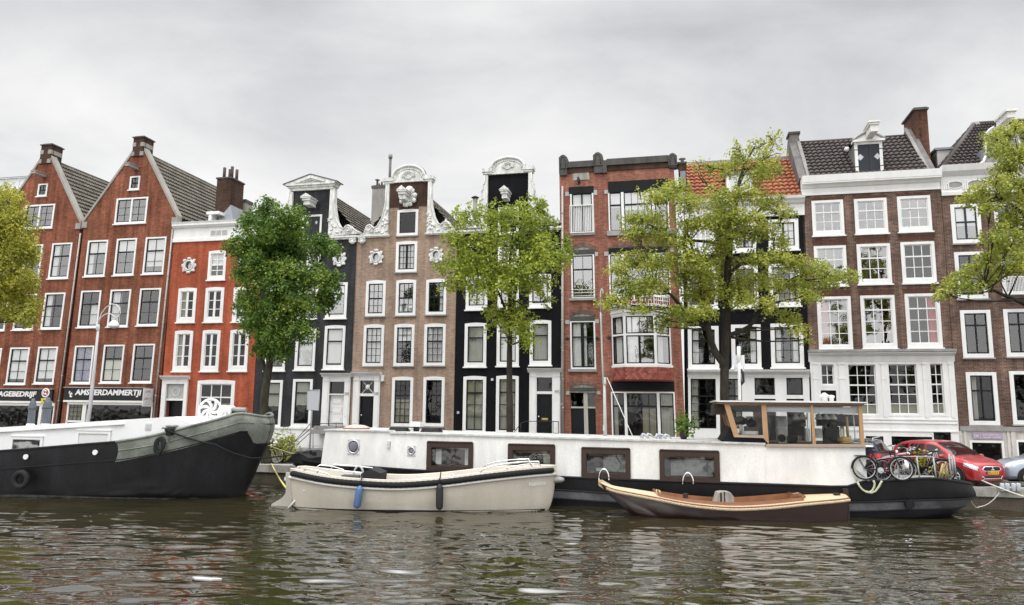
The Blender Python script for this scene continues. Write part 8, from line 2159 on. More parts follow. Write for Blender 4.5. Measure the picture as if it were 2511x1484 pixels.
# projecting board
b = C_.p('C1', 2255, 235, 0); zt = C_.p('C1', 2275, 105)[1]; zb = C_.p('C1', 2255, 366)[1]
t = fac_empty('projecting_sign', C_, b[0], 0, zb, 'white sign board reading APK and AIRCO, jutting from the gabled house by its drainpipe', 'sign')
ang = radians(-78)
q = MB(); Wd = .92; Hh = zt - zb
q.box(-.02, .02, -Wd, -.06, 0, Hh); q.build('board', paint('board_white', (.70, .70, .69), .5, .08), t)
q = MB(); q.tube([(0, 0, Hh - .1), (0, -.08, Hh - .1)], .02, 6); q.tube([(0, 0, .2), (0, -.08, .2)], .02, 6); q.tube([(0, 0, Hh + .12), (0, -Wd * .8, Hh + .03)], .015, 6); q.build('bracket', IRON, t)
GREYL = paint('lettering_grey', (.30, .30, .31), .6, .1)
for (txt, zz, ww, hh) in (('APK', .82, .50, .17), ('&', .63, .07, .09), ('AIRCO', .42, .66, .18), ('reparatie', .24, .42, .06), ('onderhoud', .13, .5, .05)): text_mesh('lettering', txt, .2, GREYL, t, (.022, -Wd / 2 - .03, Hh * zz), (pi / 2, 0, pi / 2), bold=.004, depth=.003, width=ww, height=hh)
# round no-parking sign with a yellow plate on a post
p = QUA.hit(D('C1', 672, 165), 7.5); rt = empty('no_parking_sign', QUA.w(p[0], 7.5, ST), rzq, 'round white rimmed red sign with a yellow plate below, in front of the garage', 'sign'); zz = p[1] - ST
q = MB(); q.tube([(0, .03, .1), (0, .03, zz)], .03, 8); q.build('post', GALV, rt)
q = MB(); q.lathe([(.27, -.02), (.27, .02)], (0, 0, zz), 28, axis='y'); dk = q.build('disc', WHITE, rt)
q = MB(); q.lathe([(.195, -.025), (.195, -.021)], (0, 0, zz), 28, axis='y'); q.build('ring', paint('sign_red', (.36, .05, .05), .5, .2), dk)
q = MB(); q.tube([(-.02 + .10 * cos(t_ * pi / 8), -.03, zz + .02 + .10 * sin(t_ * pi / 8)) for t_ in range(1, 14)], .03, 6); q.tube([(.0, -.03, zz - .01), (.12, -.03, zz - .15)], .03, 6); q.build('symbol', WHITE, dk)
q = MB(); q.box(-.26, .2, -.02, .02, zz - .62, zz - .32); q.build('plate', paint('sign_yellow', (.62, .50, .06), .5, .1), rt); q = MB(); q.box(-.1, .1, -.026, -.021, zz - .50, zz - .42); q.build('symbol', IRON, rt)
# arched lamp post
yl = 1.0; p = QUA.hit(D('A2', 822, 1330), yl); zc = p[1]
def lq(x, y): h_ = QUA.hit(D('A2', x, y), yl); return (h_[0], h_[1])
base = lq(868, 870); lx = lq(822, 1320)[0]
lamp = empty('street_lamp', QUA.w(lx, yl, ST), rzq, 'tall pale grey lamp post with a curled neck in front of the gabled houses', 'lamp')
def lrel(x, y): a = lq(x, y); return (a[0] - lx, 0, a[1] - ST)
tp = lrel(915, 410)
q = MB(); q.tube([(-.12, 0, 0), (-.1, 0, 1.2), (0, 0, 2.4), lrel(868, 870), tp], [.13, .10, .085, .075, .05], 10); q.lathe([(.075, tp[2] - .3), (.085, tp[2] - .28), (.085, tp[2] - .1), (.06, tp[2] - .05)], (tp[0] - .02, 0, 0), 10); q.build('post', paint('lamp_grey', (.52, .52, .53), .5, .1, 2), lamp)
q = MB(); q.tube([lrel(x, y) for x, y in ((915, 410), (922, 350), (945, 300), (985, 250), (1035, 222), (1078, 228), (1105, 255), (1116, 300), (1104, 338), (1078, 350), (1055, 338), (1036, 318), (1005, 308), (965, 322), (930, 352), (917, 400))], .028, 8)
q.tube([lrel(1072, 350), lrel(1060, 372), lrel(1056, 392)], .022, 6); q.build('neck', MT['lamp_grey'], lamp)
c0 = lrel(1056, 408); R_ = abs(lrel(1097, 408)[0] - c0[0]); q = MB(); q.lathe([(.03, c0[2] + .2), (R_ * .55, c0[2] + .13), (R_ * .9, c0[2] + .02), (R_, c0[2] - .08), (R_ * .97, c0[2] - .13), (R_ * .75, c0[2] - .15), (R_ * .35, c0[2] - .2)], (c0[0], 0, 0), 20); q.build('lamp_head', WHITE, lamp)
# traffic sign seen from behind
ys = .8; p = QUA.hit(D('A4', 1205, 1300), ys); sg = empty('traffic_sign', QUA.w(p[0], ys, ST), rzq, 'grey back of a traffic sign on a thin post between barge and houseboat', 'sign')
def sr(x, y): a = QUA.hit(D('A4', x, y), ys); return (a[0] - p[0], a[1] - ST)
a = sr(1205, 1140); q = MB(); q.tube([(-.06, 0, -.0), (a[0], 0, a[1]), (a[0] + .02, 0, sr(1215, 1000)[1])], .038, 8); q.build('post', GALV, sg)
c = [sr(1175, 982), sr(1272, 978), sr(1266, 1140), sr(1170, 1135)]; q = MB(); q.prism(c, -.055, -.04); bd = q.build('panel', GREYP, sg)
q = MB()
for i in range(4): u, v = c[i], c[(i + 1) % 4]; q.tube([(u[0], -.06, u[1]), (v[0], -.06, v[1])], .018, 6)
for f_ in (.25, .75): zz = lerp(c[0][1], c[3][1], f_); q.box(c[3][0], c[1][0] - .05, -.04, .03, zz - .02, zz + .02)
q.build('rim', paint('rim_grey', (.40, .40, .42), .5, .1), bd)
# slender mast with stay on the houseboat roof
ym = .5; p = HB.hit(D('C7', 168, 1478), ym); roofz = lerp(z_m0, z_m1, (p[0] - mx_) / (ax - mx_)) + .06
ms = empty('mast', HB.w(p[0], ym, roofz), -HB.phi, 'slim pale grey mast with a hooked top on the houseboat roof', 'mast')
def mr(x, y): a = HB.hit(D('C7', x, y), ym); return (a[0] - p[0], 0, a[1] - roofz)
q = MB(); q.tube([mr(168, 1490), mr(164, 1200), mr(160, 960)], [.07, .06, .05], 8); q.tube([mr(150, 960), mr(140, 700), mr(130, 400), mr(126, 300)], .035, 8); q.tube([mr(126, 300), mr(124, 150), mr(126, 100), mr(135, 80), mr(145, 92), mr(150, 140)], .028, 6); q.build('pole', paint('mast_grey', (.50, .50, .50), .45, .1, 2), ms)
a = mr(155, 965); b = mr(176, 900); q = MB(); q.box(a[0], b[0], -.08, .08, a[2], b[2]); a = mr(148, 1395); b = mr(165, 1345); q.box(a[0], b[0], -.06, .06, a[2], b[2]); q.build('switch_box', REG, ms)
q = MB(); b = HB.hit(D('C7', 440, 1476), -.8); q.tube([mr(185, 905), (b[0] - p[0], -.8 - ym, b[1] - roofz - .05)], .014, 5); q.build('stay', WHITE, ms)
# antenna mast on the wheelhouse
ya = -.3; p = HB.hit(D('B2', 1810, 985), ya); an = empty('antenna_mast', HB.w(p[0], ya, zrt + .08), -HB.phi, 'white antenna pole with a square panel on the wheelhouse roof', 'antenna')
def ar_(x, y): a = HB.hit(D('B2', x, y), ya); return (a[0] - p[0], 0, a[1] - zrt - .08)
q = MB(); q.tube([(0, 0, -.02), ar_(1806, 700), ar_(1800, 560)], .055, 8); q.tube([ar_(1800, 640), ar_(1800, 492)], .065, 8); q.build('pole', WHITE, an)
a = ar_(1745, 658); b = ar_(1855, 570); q = MB(); q.box(a[0], b[0], .07, .16, a[2], b[2]); q.build('panel', paint('panel_offwhite', (.66, .67, .68), .4, .05), an)
q = MB(); a = ar_(1762, 720); b = ar_(1852, 700); q.box(a[0], b[0], -.03, .03, a[2], b[2]); 
for x in (1766, 1780, 1848): a = ar_(x, 690); q.tube([(a[0], 0, a[2] - .12), (a[0], 0, a[2] + .10)], .025, 6)
q.build('spreader', GALV, an)
q = MB(); q.tube([ar_(1825, 700), ar_(1840, 745), ar_(1845, 820), ar_(1830, 850), ar_(1815, 800), ar_(1808, 760)], .045, 6); q.tube([ar_(1825, 700), ar_(1812, 800), ar_(1815, 900), ar_(1805, 985)], .015, 5); q.build('cable', IRON, an)
# things on the houseboat roof
def roof_at(x): return (z_a + .05) if x < mx_ - .06 else lerp(z_m0, z_m1, (x - mx_) / (ax - mx_)) + .06


def on_roof(z, x, y, yy): a = HB.hit(D(z, x, y), yy); return a[0], roof_at(a[0])


a = on_roof('B6', 845, 205, -.6); ku = empty('kayak', HB.w(a[0], -.6, a[1]), -HB.phi, 'pale pink upturned dinghy lying on the front roof of the houseboat', 'dinghy'); L_ = HB.hit(D('B6', 938, 205), -.6)[0] - a[0]
q = MB(); n = 14
q.grid(lambda u, v: (L_ * (2 * u - 1), .42 * (max(.02, 1 - abs(2 * u - 1) ** 2.4)) ** .5 * cos(pi * v), .16 * (max(.02, 1 - abs(2 * u - 1) ** 2.6)) ** .6 * sin(pi * v)), 20, 12); q.build('hull', paint('dinghy_pink', (.62, .46, .40), .6, .2), ku)
q = MB(); q.tube([(L_ * (2 * i / 20 - 1), -.42 * (max(.02, 1 - abs(2 * i / 20 - 1) ** 2.4)) ** .5, .03) for i in range(21)], .03, 6); q.build('rim', paint('dinghy_rim', (.36, .17, .12), .6, .2), ku)
a = on_roof('B6', 1275, 230, -.4); vt = empty('roof_vent', HB.w(a[0], -.4, a[1]), -HB.phi, 'small square white vent on the houseboat roof', 'vent', 'vents on the houseboat')
q = MB(); q.box(-.09, .09, -.09, .09, -.02, .18); q.build('neck', IRON, vt); q = MB(); q.box(-.22, .22, -.22, .22, .18, .26); q.box(-.17, .17, -.17, .17, .262, .36); q.build('cap', WHITE, vt)
for (z, x, y, nm, lb) in (('B6', 1150, 225, 1, 'coil of black hose lying on the houseboat roof left of the square vent'), ('B6', 1385, 235, 1, 'coil of black hose lying on the houseboat roof right of the square vent')):
    a = on_roof(z, x, y, -.9); q = MB()
    for k in range(4): q.tube([((.42 - .03 * k) * cos(2 * pi * i / 18), (.3 - .02 * k) * sin(2 * pi * i / 18), .03 + .035 * k) for i in range(18)], .02, 6, True)
    o = tag(q.build('hose_coil', IRON), lb, 'hose', 'hose coils on the houseboat roof'); o.location = HB.w(a[0], -.9, a[1]); o.rotation_euler = (0, 0, -HB.phi)
first = None
for i, x in enumerate((800, 838, 900, 925, 965)):
    a = on_roof('B7', x, 285, -1.1 + .25 * (i % 2))
    if first is None:
        q = MB(); q.tube([(-.14, 0, .04), (-.05, 0, .16), (.06, 0, .12), (.16, 0, .02)], [.03, .04, .035, .02], 6); q.tube([(-.05, 0, -.02), (-.05, 0, .16)], .03, 6); first = tag(q.build('cleat', GALV), None, 'cleat'); o = first
    else:
        o = first.copy(); COL.objects.link(o)
    o.location = HB.w(a[0], -1.1 + .25 * (i % 2), a[1]); o.rotation_euler = (0, 0, -HB.phi + .4 * (i % 3)); o.scale = (1, 1, 1)
    tag(o, 'small steel cleat on the houseboat roof left of the potted shrub', 'cleat', 'cleats on the houseboat roof')
def shrub(name, loc, rz, label, R_, mat, n, pot=True, seed=1, cat='plant', group=None):
    t = empty(name, loc, rz, label, cat, group); rs = np.random.RandomState(seed)
    leaves('foliage', [(0, 0, .25 + R_ * .8, R_, R_, R_ * .9, n)], mat, t, rs, .09, 900)
    q = MB()
    for i in range(9): a_ = i * .7; q.tube([(0, 0, .1), (.3 * R_ * cos(a_), .3 * R_ * sin(a_), .3), (R_ * .8 * cos(a_), R_ * .8 * sin(a_), .3 + R_ * .9)], .01, 4)
    q.build('stem', BARK, t)
    if pot: q = MB(); q.lathe([(.10, 0), (.16, .24), (.17, .26), (.14, .26)], n=14); q.build('pot', paint('pot_dark', (.05, .045, .04), .7, .3), t)
    return t


a = on_roof('B7', 1085, 285, -.6); shrub('potted_shrub', HB.w(a[0], -.6, a[1]), 0, 'dark green potted shrub on the houseboat roof beside the wheelhouse', .38, LF_G, 1.2, seed=3)
# ---- bicycles
def bicycle(label, loc, heading, frame_m, tilt=0.0, group='bicycles by the canal', wheel_m=None, rusty=False):
    t = empty('bicycle', loc, heading, label, 'bicycle', group); t.rotation_euler = (tilt, 0, heading)
    R_ = .345
    for wx in (-.53, .53):
        q = MB(); q.tube([(wx + R_ * cos(2 * pi * i / 28), 0, R_ + .012 + R_ * sin(2 * pi * i / 28)) for i in range(28)], .022, 6, True); w_ = q.build('wheel', TYRE, t)
        q = MB(); q.tube([(wx + (R_ - .035) * cos(2 * pi * i / 28), 0, R_ + .012 + (R_ - .035) * sin(2 * pi * i / 28)) for i in range(28)], .014, 6, True)
        q.build('rim', wheel_m or GALV, w_)
        q = MB()
        for i in range(14): a_ = 2 * pi * i / 14; q.tube([(wx, .02 * (-1) ** i, R_), (wx + (R_ - .03) * cos(a_), 0, R_ + (R_ - .03) * sin(a_))], .0035, 3, cap=False)
        q.tube([(wx, -.05, R_), (wx, .05, R_)], .02, 6); q.build('spokes', GALV, w_)
        q = MB(); q.tube([(wx + .385 * cos(a_), 0, R_ + .385 * sin(a_)) for a_ in [pi * (.05 + .9 * i / 14) - (.15 if wx > 0 else -.2) for i in range(15)]], .018, 6); q.build('mudguard', frame_m, t)
    bb = (-.08, 0, .30); st = (-.26, 0, .86); hd = (.34, 0, .92); hl = (.38, 0, .72)
    q = MB()
    for u, v in ((bb, st), (bb, hl), (st, (.345, 0, .86)), ((-.53, .05, R_), bb), ((-.53, -.05, R_), bb), ((-.53, .05, R_), (-.24, 0, .80)), ((-.53, -.05, R_), (-.24, 0, .80)), (hd, hl), (hl, (.53, .05, R_)), (hl, (.53, -.05, R_))): q.tube([u, v], .019, 6)
    q.build('frame', frame_m, t)
    q = MB(); q.tube([(.30, -.27, 1.05), (.36, -.16, 1.08), (.35, 0, 1.06), (.36, .16, 1.08), (.30, .27, 1.05)], .014, 6); q.tube([hd, (.35, 0, 1.07)], .015, 6); q.tube([(.20, -.27, 1.04), (.30, -.27, 1.05)], .02, 6); q.tube([(.20, .27, 1.04), (.30, .27, 1.05)], .02, 6); q.build('handlebar', STEEL, t)
    q = MB(); q.tube([st, (-.29, 0, .95)], .014, 6); q.blob((-.31, 0, .98), (.15, .09, .035)); q.build('saddle', IRON, t)
    q = MB()
    for yy in (-.06, .06): q.tube([(-.28, yy, .74), (-.80, yy, .74)], .009, 5); q.tube([(-.72, yy, .74), (-.53, yy, R_)], .009, 5)
    for k in range(4): q.tube([(-.36 - .14 * k, -.06, .74), (-.36 - .14 * k, .06, .74)], .008, 5)
    q.build('luggage_rack', IRON, t)
    q = MB(); q.lathe([(.09, -.05), (.09, -.04)], (bb[0], 0, bb[2]), 14, axis='y'); q.tube([(-.08, -.06, .30), (.06, -.06, .22)], .012, 5); q.tube([(-.08, .06, .30), (-.22, .06, .38)], .012, 5); q.build('crank', GALV, t)
    q = MB(); q.blob((.43, 0, .88), (.05, .05, .05)); q.build('lamp', CHROME, t)
    return t


BKB = paint('bike_black', (.014, .014, .015), .4, .3); BKR = paint('bike_red', (.35, .03, .05), .4, .2); BKW = paint('bike_white', (.6, .6, .6), .4, .1)
def hdk(z, x, y, yy=-1.2): return HB.hit(D(z, x, y), yy)
def deckz(x): return hh_.sheer(min(x, hx1 - .6)) - .22


q0 = hdk('B8', 478, 750, -1.86)[0]; bicycle('black bicycle on the houseboat stern, its wheel overlapping the white cabin', HB.w(q0 + .53, -1.87, hh_.sheer(q0 + .5) + .03), -HB.phi + radians(2), BKB, -.04)
q0 = hdk('C11', 1230, 1000, -.6)[0]; bicycle('white wheeled bicycle in the middle of the houseboat stern deck', HB.w(q0 + .2, -.35, deckz(q0) + .02), -HB.phi + radians(160), BKB, -.06, wheel_m=BKW)
q0 = hdk('C11', 800, 1000, -.4)[0]; bicycle('bicycle with a red frame on the houseboat stern, behind the black one', HB.w(q0 + .1, -.1, deckz(q0) + .02), -HB.phi + radians(20), BKR, .08)
# stern railing
rl = empty('stern_railing', HB.w(0, 0, 0), -HB.phi, 'pale grey tubular railing round the houseboat stern deck', 'railing'); RAILM = paint('railing_pale', (.46, .46, .455), .45, .3, 6)
q = MB(); tops = []
for (x, y0, y1) in ((30, 600, 1000), (412, 600, 1000), (810, 545, 985), (1190, 548, 985), (1515, 560, 965)):
    xa = hdk('C11', x + (20 if x > 35 else 0), y1, -1.6)[0]; top = hdk('C11', x, y0, -1.6); yy = -hh_.hb(xa) + .08
    m_ = MB(); m_.tube([(xa, yy, hh_.sheer(xa) - .1), (xa - .05, yy, top[1])], .022, 8); m_.build('post', RAILM, rl); tops.append((xa - .05, yy, top[1]))
q.tube(tops, .013, 8); q.build('rail', RAILM, rl)
# aluminium ladder lying across the stern and a stack of grey poles
def ladder(label, A_, B_, wd=.38, n=8):
    t = empty('ladder', A_, 0, label, 'ladder'); v = B_ - A_; s_ = Vector((-.2, .1, 1)).normalized()
    q = MB()
    for k in (-.5, .5): q.tube([s_ * wd * k, v + s_ * wd * k], .03, 6)
    q.build('side_rail', RAILM, t); q = MB()
    for i in range(1, n): q.tube([v * i / n - s_ * wd * .5, v * i / n + s_ * wd * .5], .016, 6)
    q.build('rung', RAILM, t); return t


pa = hdk('C11', 1340, 605, -.3); pb = hdk('C11', 1690, 485, -.3)
ladder('pale aluminium ladder propped on the houseboat stern in front of the red car', HB.w(pa[0], -.3, pa[1] - .1), HB.w(pb[0], .3, pb[1] - .1))
pa = hdk('C11', 520, 575, .4); pb = hdk('C11', 1000, 490, .4); q = MB(); q.tube([HB.w(pa[0], .4, pa[1]), HB.w(pb[0], .5, pb[1])], .035, 8); tag(q.build('boat_hook', GALV), 'long grey pole lying slantwise over the bicycles on the stern', 'pole')
PK = [(1760, 505, 1800, 940), (1805, 545, 1845, 895), (1840, 515, 1890, 885)]
for i, (x0, y0, x1, y1) in enumerate(PK):
    a = hdk('C11', x0, y0, -.7); b = hdk('C11', x1, y1, -.7); q = MB(); q.tube([HB.w(a[0], -.7, a[1]), HB.w(b[0], -.7, b[1])], .028, 8); tag(q.build('pole', RAILM), 'white pole standing upright at the tip of the houseboat stern', 'pole', 'white poles at the stern tip')
for i, (x0, y0, x1, y1, c) in enumerate(((1650, 680, 1570, 940, 0), (1690, 700, 1620, 960, 1), (1730, 640, 1690, 965, 1), (1700, 640, 1755, 960, 0))):
    a = hdk('C11', x0, y0, -.6); b = hdk('C11', x1, y1, -.6); q = MB(); q.tube([HB.w(a[0], -.6, a[1]), HB.w(b[0], -.6, b[1] - .05)], .035, 8)
    tag(q.build('wooden_stick', WOODF if c else paint('stick_yellow', (.50, .42, .22), .7, .2, 4)), 'pale wooden stick leaning in the bundle on the houseboat stern', 'stick', 'wooden sticks on the stern')
# milk can, crate, planters, hose
def lath(name, label, cat, z, x, y, yy, prof, mat, n=14, group=None):
    a = hdk(z, x, y, yy); q = MB(); q.lathe(prof, n=n); o = tag(q.build(name, mat), label, cat, group); o.location = HB.w(a[0], yy, a[1]); o.rotation_euler = (0, 0, -HB.phi); return o


lath('milk_can', 'small silver can hanging by the bicycles on the houseboat stern', 'can', 'C11', 965, 800, -.9, [(.09, 0), (.10, .03), (.10, .22), (.065, .26), (.07, .30)], CHROME)
a = hdk('C11', 930, 940, -.5); q = MB(); q.box(-.24, .24, -.18, .18, 0, .20); o = tag(q.build('storage_box', paint('box_blue', (.35, .50, .58), .6, .15)), 'pale blue box under the silver can on the houseboat stern', 'box'); o.location = HB.w(a[0], -.5, deckz(a[0])); q = MB(); q.box(-.26, .26, -.2, .2, .2, .24); q.build('lid', paint('lid_yellow', (.55, .46, .12), .6, .2), o)
a = hdk('C11', 1120, 990, -.8); q = MB(); q.box(-.55, .55, -.12, .12, 0, .13); q.box(-.53, .53, -.10, .10, .131, .14, 1); o = tag(q.build('planter', [REG, BARK]), 'long low pale planter on the deck between the bicycle wheels', 'planter'); o.location = HB.w(a[0], -.8, deckz(a[0]) + .12); o.rotation_euler = (0, 0, -HB.phi)
a = hdk('C11', 1290, 700, -.2); shrub('potted_plant', HB.w(a[0], -.2, a[1] - .3), 0, 'bushy plant with orange flowers in front of the red car door', .22, LF_O, 1.3, seed=5)
a = hdk('C11', 1490, 760, -.4); shrub('potted_plant', HB.w(a[0], -.4, a[1] - .45), 0, 'thin plant between the white railing posts at the stern', .18, LF_Y, .8, seed=6)
HOSE = paint('hose_yellow', (.52, .52, .36), .6, .2, 3)
def hpts(z, pts, yy=None):
    out = []
    for x, y in pts:
        a = hdk(z, x, y, -1.87); yb = -hh_.hb(a[0]) - .05; a = hdk(z, x, y, yb); out.append(HB.w(a[0], yb, a[1]))
    return out


q = MB(); q.tube(hpts('C11', ((60, 1010), (95, 1090), (150, 1160), (220, 1205), (320, 1225), (400, 1190), (460, 1110), (500, 1030), (520, 1000))), .034, 8); q.tube(hpts('C11', ((200, 1195), (280, 1215), (340, 1180), (375, 1110), (380, 1040), (355, 990))), .034, 8); q.tube(hpts('C11', ((30, 610), (32, 800), (45, 950), (60, 1010))), .028, 8)
tag(q.build('water_hose', HOSE), 'pale yellow hose looping down over the houseboat stern', 'hose')
q = MB(); q.tube(hpts('C11', ((45, 790), (150, 880), (275, 1000))), .03, 8); tag(q.build('pole', RAILM), 'short pale pole slanting across the bicycle wheel at the cabin', 'pole')
# fender rolls hanging at the quay, right
for i, x in enumerate((1555, 1668, 1800, 1905)):
    a = QUA.hit(D('C3', x, 1150), -.12); b = QUA.hit(D('C3', x, 975), -.12); c_ = QUA.hit(D('C3', x + 48, 1150), -.12); R_ = c_[0] - a[0]
    q = MB(); q.lathe([(R_ * .8, 0), (R_, .03), (R_, b[1] - a[1] - .03), (R_ * .8, b[1] - a[1])], n=16); o = tag(q.build('quay_fender', paint('fender_silver', (.50, .52, .56), .45, .12, 4)), 'silver grey roll in the row of four fenders on the right quay edge', 'fender', 'silver fenders on the quay'); o.location = QUA.w(a[0], -.17, a[1]); o.rotation_euler = (radians(4), radians(3), -QUA.phi)
a = QUA.hit(D('C3', 1060, 1120), .2); q = MB(); q.lathe([(.08, 0), (.07, .30), (.12, .32), (.12, .36), (.03, .38)], n=12); o = tag(q.build('quay_bollard', IRON), 'short dark bollard on the quay below the red car', 'bollard'); o.location = QUA.w(a[0], .2, ST)
# ropes
ROPEW = paint('rope_pale', (.60, .58, .52), .9, .2, 20); ROPEY = paint('rope_yellow', (.62, .55, .18), .9, .2, 20); ROPED = MT['rope_dark']
def rope(label, P_, r_, mat, sag=0.0, name='mooring_rope'):
    pts = []
    for i in range(len(P_) - 1):
        for j in range(8):
            t = j / 8; v = P_[i].lerp(P_[i + 1], t); v.z -= sag * 4 * t * (1 - t); pts.append(v)
    pts.append(P_[-1]); q = MB(); q.tube(pts, r_, 6); return tag(q.build(name, mat), label, 'rope', 'mooring ropes')


bp_ = Vector((0, 0, 0)); pq = bh.pt(tb, 1, -1)
xe = hull_hit(BA, bh, D('A3', 2235, 600)); pe = BA.w(xe[0], -bh.hb(xe[0]) * .9 - .05, xe[1])
hbow = HB.w(hx0 + .9, -.2, hh_.sheer(hx0 + .9) + .35)
m1 = hull_hit(BA, bh, D('A3', 1850, 490)); 
rope('thick dark rope from the barge bollard past its bow to the houseboat', [BA.w(a_, y_, z_) for a_, y_, z_ in ((pq[0], pq[1] - .12, pq[2] + .05), (m1[0], -bh.hb(m1[0]) - .10, m1[1]))] + [pe, hbow], .028, ROPED, .06)
rope('yellow rope from the barge bow down to the houseboat bollard', [BA.w(xtop - .3, .4, BA.hit(D('C2', 280, 305), .4)[1]), HB.w(HB.hit(D('C2', 905, 512), -.3)[0], -.3, HB.hit(D('C2', 905, 512), -.3)[1])], .022, ROPEY, .03)
a = QUA.hit(D('C3', 1090, 1065), .2); b = QUA.hit(D('C3', 2400, 1380), -1.2); rope('thick pale rope running from the quay bollard to the right', [QUA.w(a[0], .15, ST + .25), QUA.w(b[0], -1.6, b[1])], .03, ROPEW, .05)
a = QUA.hit(D('C3', 1510, 1185), -.2); b = QUA.hit(D('C3', 1080, 1480), -.25); rope('thin pale rope sagging down to the water below the fenders', [QUA.w(a[0], -.2, a[1]), QUA.w(b[0], -.25, max(.03, b[1])), HB.w(hx1 - .05, 0, .45)], .015, ROPEW, .1)
a = QUA.hit(D('C2', 345, 840), .0); b = SB.hit(D('C2', 600, 1070), .0); rope('old yellow rope from the quay to the sloop rudder', [QUA.w(a[0], .02, ST + .04), SB.w(b[0], .1, b[1])], .03, ROPEY, .06)
# quay clutter beside the first tree: parked bicycle, tub plant
p_ = on_street(655, 1152); bicycle('bicycle leaning by the tree trunk behind the barge bow', QUA.w(QUA.hit(D('C2', 300, 700), .7)[0] - .25, .75, ST), rzq + radians(10), BKB, .1, wheel_m=BKW)
a = QUA.hit(D('C2', 560, 640), 1.4)[0]; shrub('tub_plant', QUA.w(a, 1.4, ST), 0, 'yellow green shrub in a tub on the quay behind the houseboat bow', .62, LF_Y, 1.3, seed=9)
# stair railing of the black tarred house
def erail(pts, y=-.9): return [FAC.w(E.x0 + q_[0] + E.lean * q_[1], y, ST + q_[1]) for q_ in [E.p('A4', x, yy, y) for x, yy in pts]]


sr_ = empty('stair_railing', erail([(1215, 1400)])[0].to_3d() * 1, 0, 'thin black iron handrail of the steps at the tarred house', 'railing'); o0 = Vector(sr_.location)
q = MB()
for pts in (((1012, 1388), (1030, 1395), (1070, 1385), (1190, 1250), (1290, 1245), (1450, 1245)), ((1060, 1400), (1215, 1270)), ((1085, 1415), (1185, 1325), (1300, 1322))): q.tube([v - o0 for v in erail(pts)], .022, 6)
for (x, y0, y1) in ((1030, 1395, 1440), (1215, 1270, 1440), (1398, 1245, 1300), (1452, 1240, 1300)): q.tube([v - o0 for v in erail(((x, y0), (x, y1)))], .02, 6)
q.build('handrail', IRON, sr_)
def grail(pts, y=-.9): return [FAC.w(G.x0 + q_[0] + G.lean * q_[1], y, ST + q_[1]) for q_ in [G.p('A6', x, yy, y) for x, yy in pts]]
o0 = grail([(1600, 1420)])[0]; sr2 = empty('stair_railing', o0, 0, 'thin black iron handrail at the steps of the house numbered 332', 'railing'); q = MB()
for pts in (((1540, 1400), (1600, 1320), (1640, 1302), (1870, 1302), (1918, 1306)), ((1600, 1320), (1600, 1440)), ((1872, 1302), (1872, 1400), (1915, 1405)), ((1918, 1306), (1918, 1440))): q.tube([v - o0 for v in grail(pts)], .02, 6)
q.build('handrail', IRON, sr2)
# purple plaque on the last house
X0, X1, Z0, Z1 = K.rect('B8', 1842, 240, 2232, 330); t = fac_empty('wall_plaque', K, X0, -.07, Z0, 'pale purple name board over the basement window of the last house', 'sign')
q = MB(); q.box(0, X1 - X0, -.03, -.0, 0, Z1 - Z0); q.build('board', paint('board_mauve', (.34, .28, .36), .6, .15), t); w_ = X1 - X0; h_ = Z1 - Z0
text_mesh('lettering', '320', .2, WHITE, t, (w_ * .12, -.032, h_ * .5), depth=.002, shear=.2, width=w_ * .16, height=h_ * .36)
q = MB(); q.box(w_ * .255, w_ * .262, -.034, -.0305, h_ * .1, h_ * .9)
for r_, segs in enumerate(((.33, .52, .56, .86), (.33, .44, .50, .70, .74, .95), (.33, .60, .66, .92))):
    for k in range(0, len(segs), 2): q.box(w_ * segs[k], w_ * segs[k + 1], -.034, -.0305, h_ * (.72 - .25 * r_), h_ * (.80 - .25 * r_))
q.build('text_lines', paint('plaque_pale', (.60, .55, .62), .6, .1), t)
# pale flat patch on the water
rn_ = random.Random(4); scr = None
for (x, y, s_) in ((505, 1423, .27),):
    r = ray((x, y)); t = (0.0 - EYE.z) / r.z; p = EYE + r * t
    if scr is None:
        q = MB(); n = 14; q.prism([((1 + .25 * sin(3 * a_) + .12 * cos(5 * a_)) * cos(a_), (.55 + .2 * cos(2 * a_)) * sin(a_)) for a_ in [2 * pi * i / n for i in range(n)]], -.02, .006, axis='z'); scr = q.build('pale_patch', paint('patch_pale', (.46, .46, .44), .8, .3)); o = scr
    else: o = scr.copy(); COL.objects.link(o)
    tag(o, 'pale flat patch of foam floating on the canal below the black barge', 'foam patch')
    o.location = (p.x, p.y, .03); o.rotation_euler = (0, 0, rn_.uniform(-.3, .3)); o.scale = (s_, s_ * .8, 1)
# ================================================================== camera, light, sky
cam = bpy.data.cameras.new('camera'); co_ = bpy.data.objects.new('camera', cam); COL.objects.link(co_)
cam.sensor_fit = 'HORIZONTAL'; cam.sensor_width = 36; cam.lens = FPX / 2511 * 36; cam.clip_end = 5000; cam.clip_start = .1
R = Matrix((CR, CU, -_f)).transposed(); co_.matrix_world = Matrix.Translation(EYE) @ R.to_4x4()
SC.camera = co_
SUN_EL, SUN_AZ = radians(60), radians(215)        # high behind the viewer, to the left
sd = Vector((sin(SUN_AZ) * cos(SUN_EL), cos(SUN_AZ) * cos(SUN_EL), sin(SUN_EL)))
sl = bpy.data.lights.new('sun', 'SUN'); sl.energy = 1.2; sl.angle = radians(25); sl.color = (1, .97, .92)
so = bpy.data.objects.new('sun', sl); COL.objects.link(so); so.rotation_euler = (-sd).to_track_quat('-Z', 'Y').to_euler()
W_ = bpy.data.worlds.new('World'); SC.world = W_; W_.use_nodes = True
nt = W_.node_tree; bg = nt.nodes['Background']; bg.inputs[1].default_value = .1
sky = N(nt, 'ShaderNodeTexSky'); sky.sky_type = 'NISHITA'; sky.sun_disc = False; sky.sun_elevation = SUN_EL; sky.sun_rotation = SUN_AZ
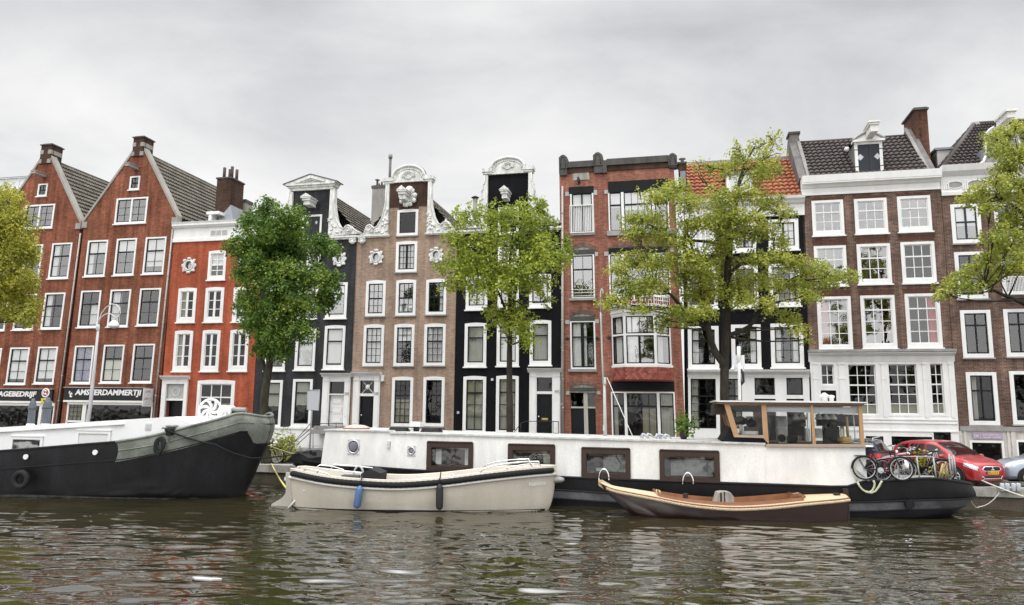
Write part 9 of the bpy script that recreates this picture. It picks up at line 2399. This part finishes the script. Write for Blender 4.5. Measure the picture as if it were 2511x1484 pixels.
tc = N(nt, 'ShaderNodeTexCoord'); sp = N(nt, 'ShaderNodeSeparateXYZ'); nt.links.new(tc.outputs['Generated'], sp.inputs[0])


def mth(op, a, b=None, c=None):
    n = N(nt, 'ShaderNodeMath', _operation=op)
    for i, v in enumerate((a, b, c)):
        if v is None: continue
        if isinstance(v, (int, float)): n.inputs[i].default_value = v
        else: nt.links.new(v, n.inputs[i])
    return n.outputs[0]


def mrange(v, a, b, c, d):
    n = N(nt, 'ShaderNodeMapRange', _interpolation_type='SMOOTHSTEP'); nt.links.new(v, n.inputs[0])
    for i, x in enumerate((a, b, c, d)): n.inputs[i + 1].default_value = x
    return n.outputs[0]


den = mth('ADD', mth('MAXIMUM', sp.outputs[2], 0.0), .22)
cx = N(nt, 'ShaderNodeCombineXYZ'); nt.links.new(mth('DIVIDE', sp.outputs[0], den), cx.inputs[0]); nt.links.new(mth('DIVIDE', sp.outputs[1], den), cx.inputs[1])
mp = N(nt, 'ShaderNodeMapping'); mp.inputs['Scale'].default_value = (.8, 1.15, 1); mp.inputs['Location'].default_value = (3.1, .6, 0); nt.links.new(cx.outputs[0], mp.inputs[0])
cn = N(nt, 'ShaderNodeTexNoise', Scale=1.5, Detail=7, Roughness=.56, Distortion=.35); nt.links.new(mp.outputs[0], cn.inputs['Vector'])
el = mrange(sp.outputs[2], .20, .53, 1.0, 0.0)             # paler towards the horizon, as under a thinning overcast
mixv = mth('MULTIPLY', mth('ADD', mth('ADD', mth('MULTIPLY', mth('ADD', cn.outputs[0], -.5), 2.5), mth('MULTIPLY', el, .62)), .6), .6)
cr = N(nt, 'ShaderNodeValToRGB'); nt.links.new(mixv, cr.inputs[0]); e = cr.color_ramp.elements
e[0].position = .15; e[0].color = (.575, .585, .612, 1); e[1].position = .83; e[1].color = (.985, .98, .975, 1)
k = e.new(.50); k.color = (.80, .803, .812, 1)
gz = mrange(sp.outputs[2], .52, .92, 1.0, 5.4); gy = mrange(sp.outputs[1], .15, -.75, 1.0, 2.1)  # unseen sky overhead and behind the viewer boosted to light the facades
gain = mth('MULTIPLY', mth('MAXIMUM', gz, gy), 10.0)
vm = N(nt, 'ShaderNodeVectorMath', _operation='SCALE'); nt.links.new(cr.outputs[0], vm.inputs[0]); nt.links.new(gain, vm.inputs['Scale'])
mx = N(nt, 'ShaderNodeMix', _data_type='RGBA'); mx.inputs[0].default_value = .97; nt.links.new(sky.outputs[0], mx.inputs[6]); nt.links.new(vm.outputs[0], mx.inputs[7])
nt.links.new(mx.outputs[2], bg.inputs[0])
SC.view_settings.view_transform = 'Standard'; SC.view_settings.look = 'None'; SC.view_settings.exposure = 0.0; SC.view_settings.gamma = 1.0
SC.render.engine = 'CYCLES'; SC.cycles.use_denoising = True
SC.cycles.max_bounces = 6; SC.cycles.transparent_max_bounces = 12; SC.cycles.caustics_reflective = False; SC.cycles.caustics_refractive = False
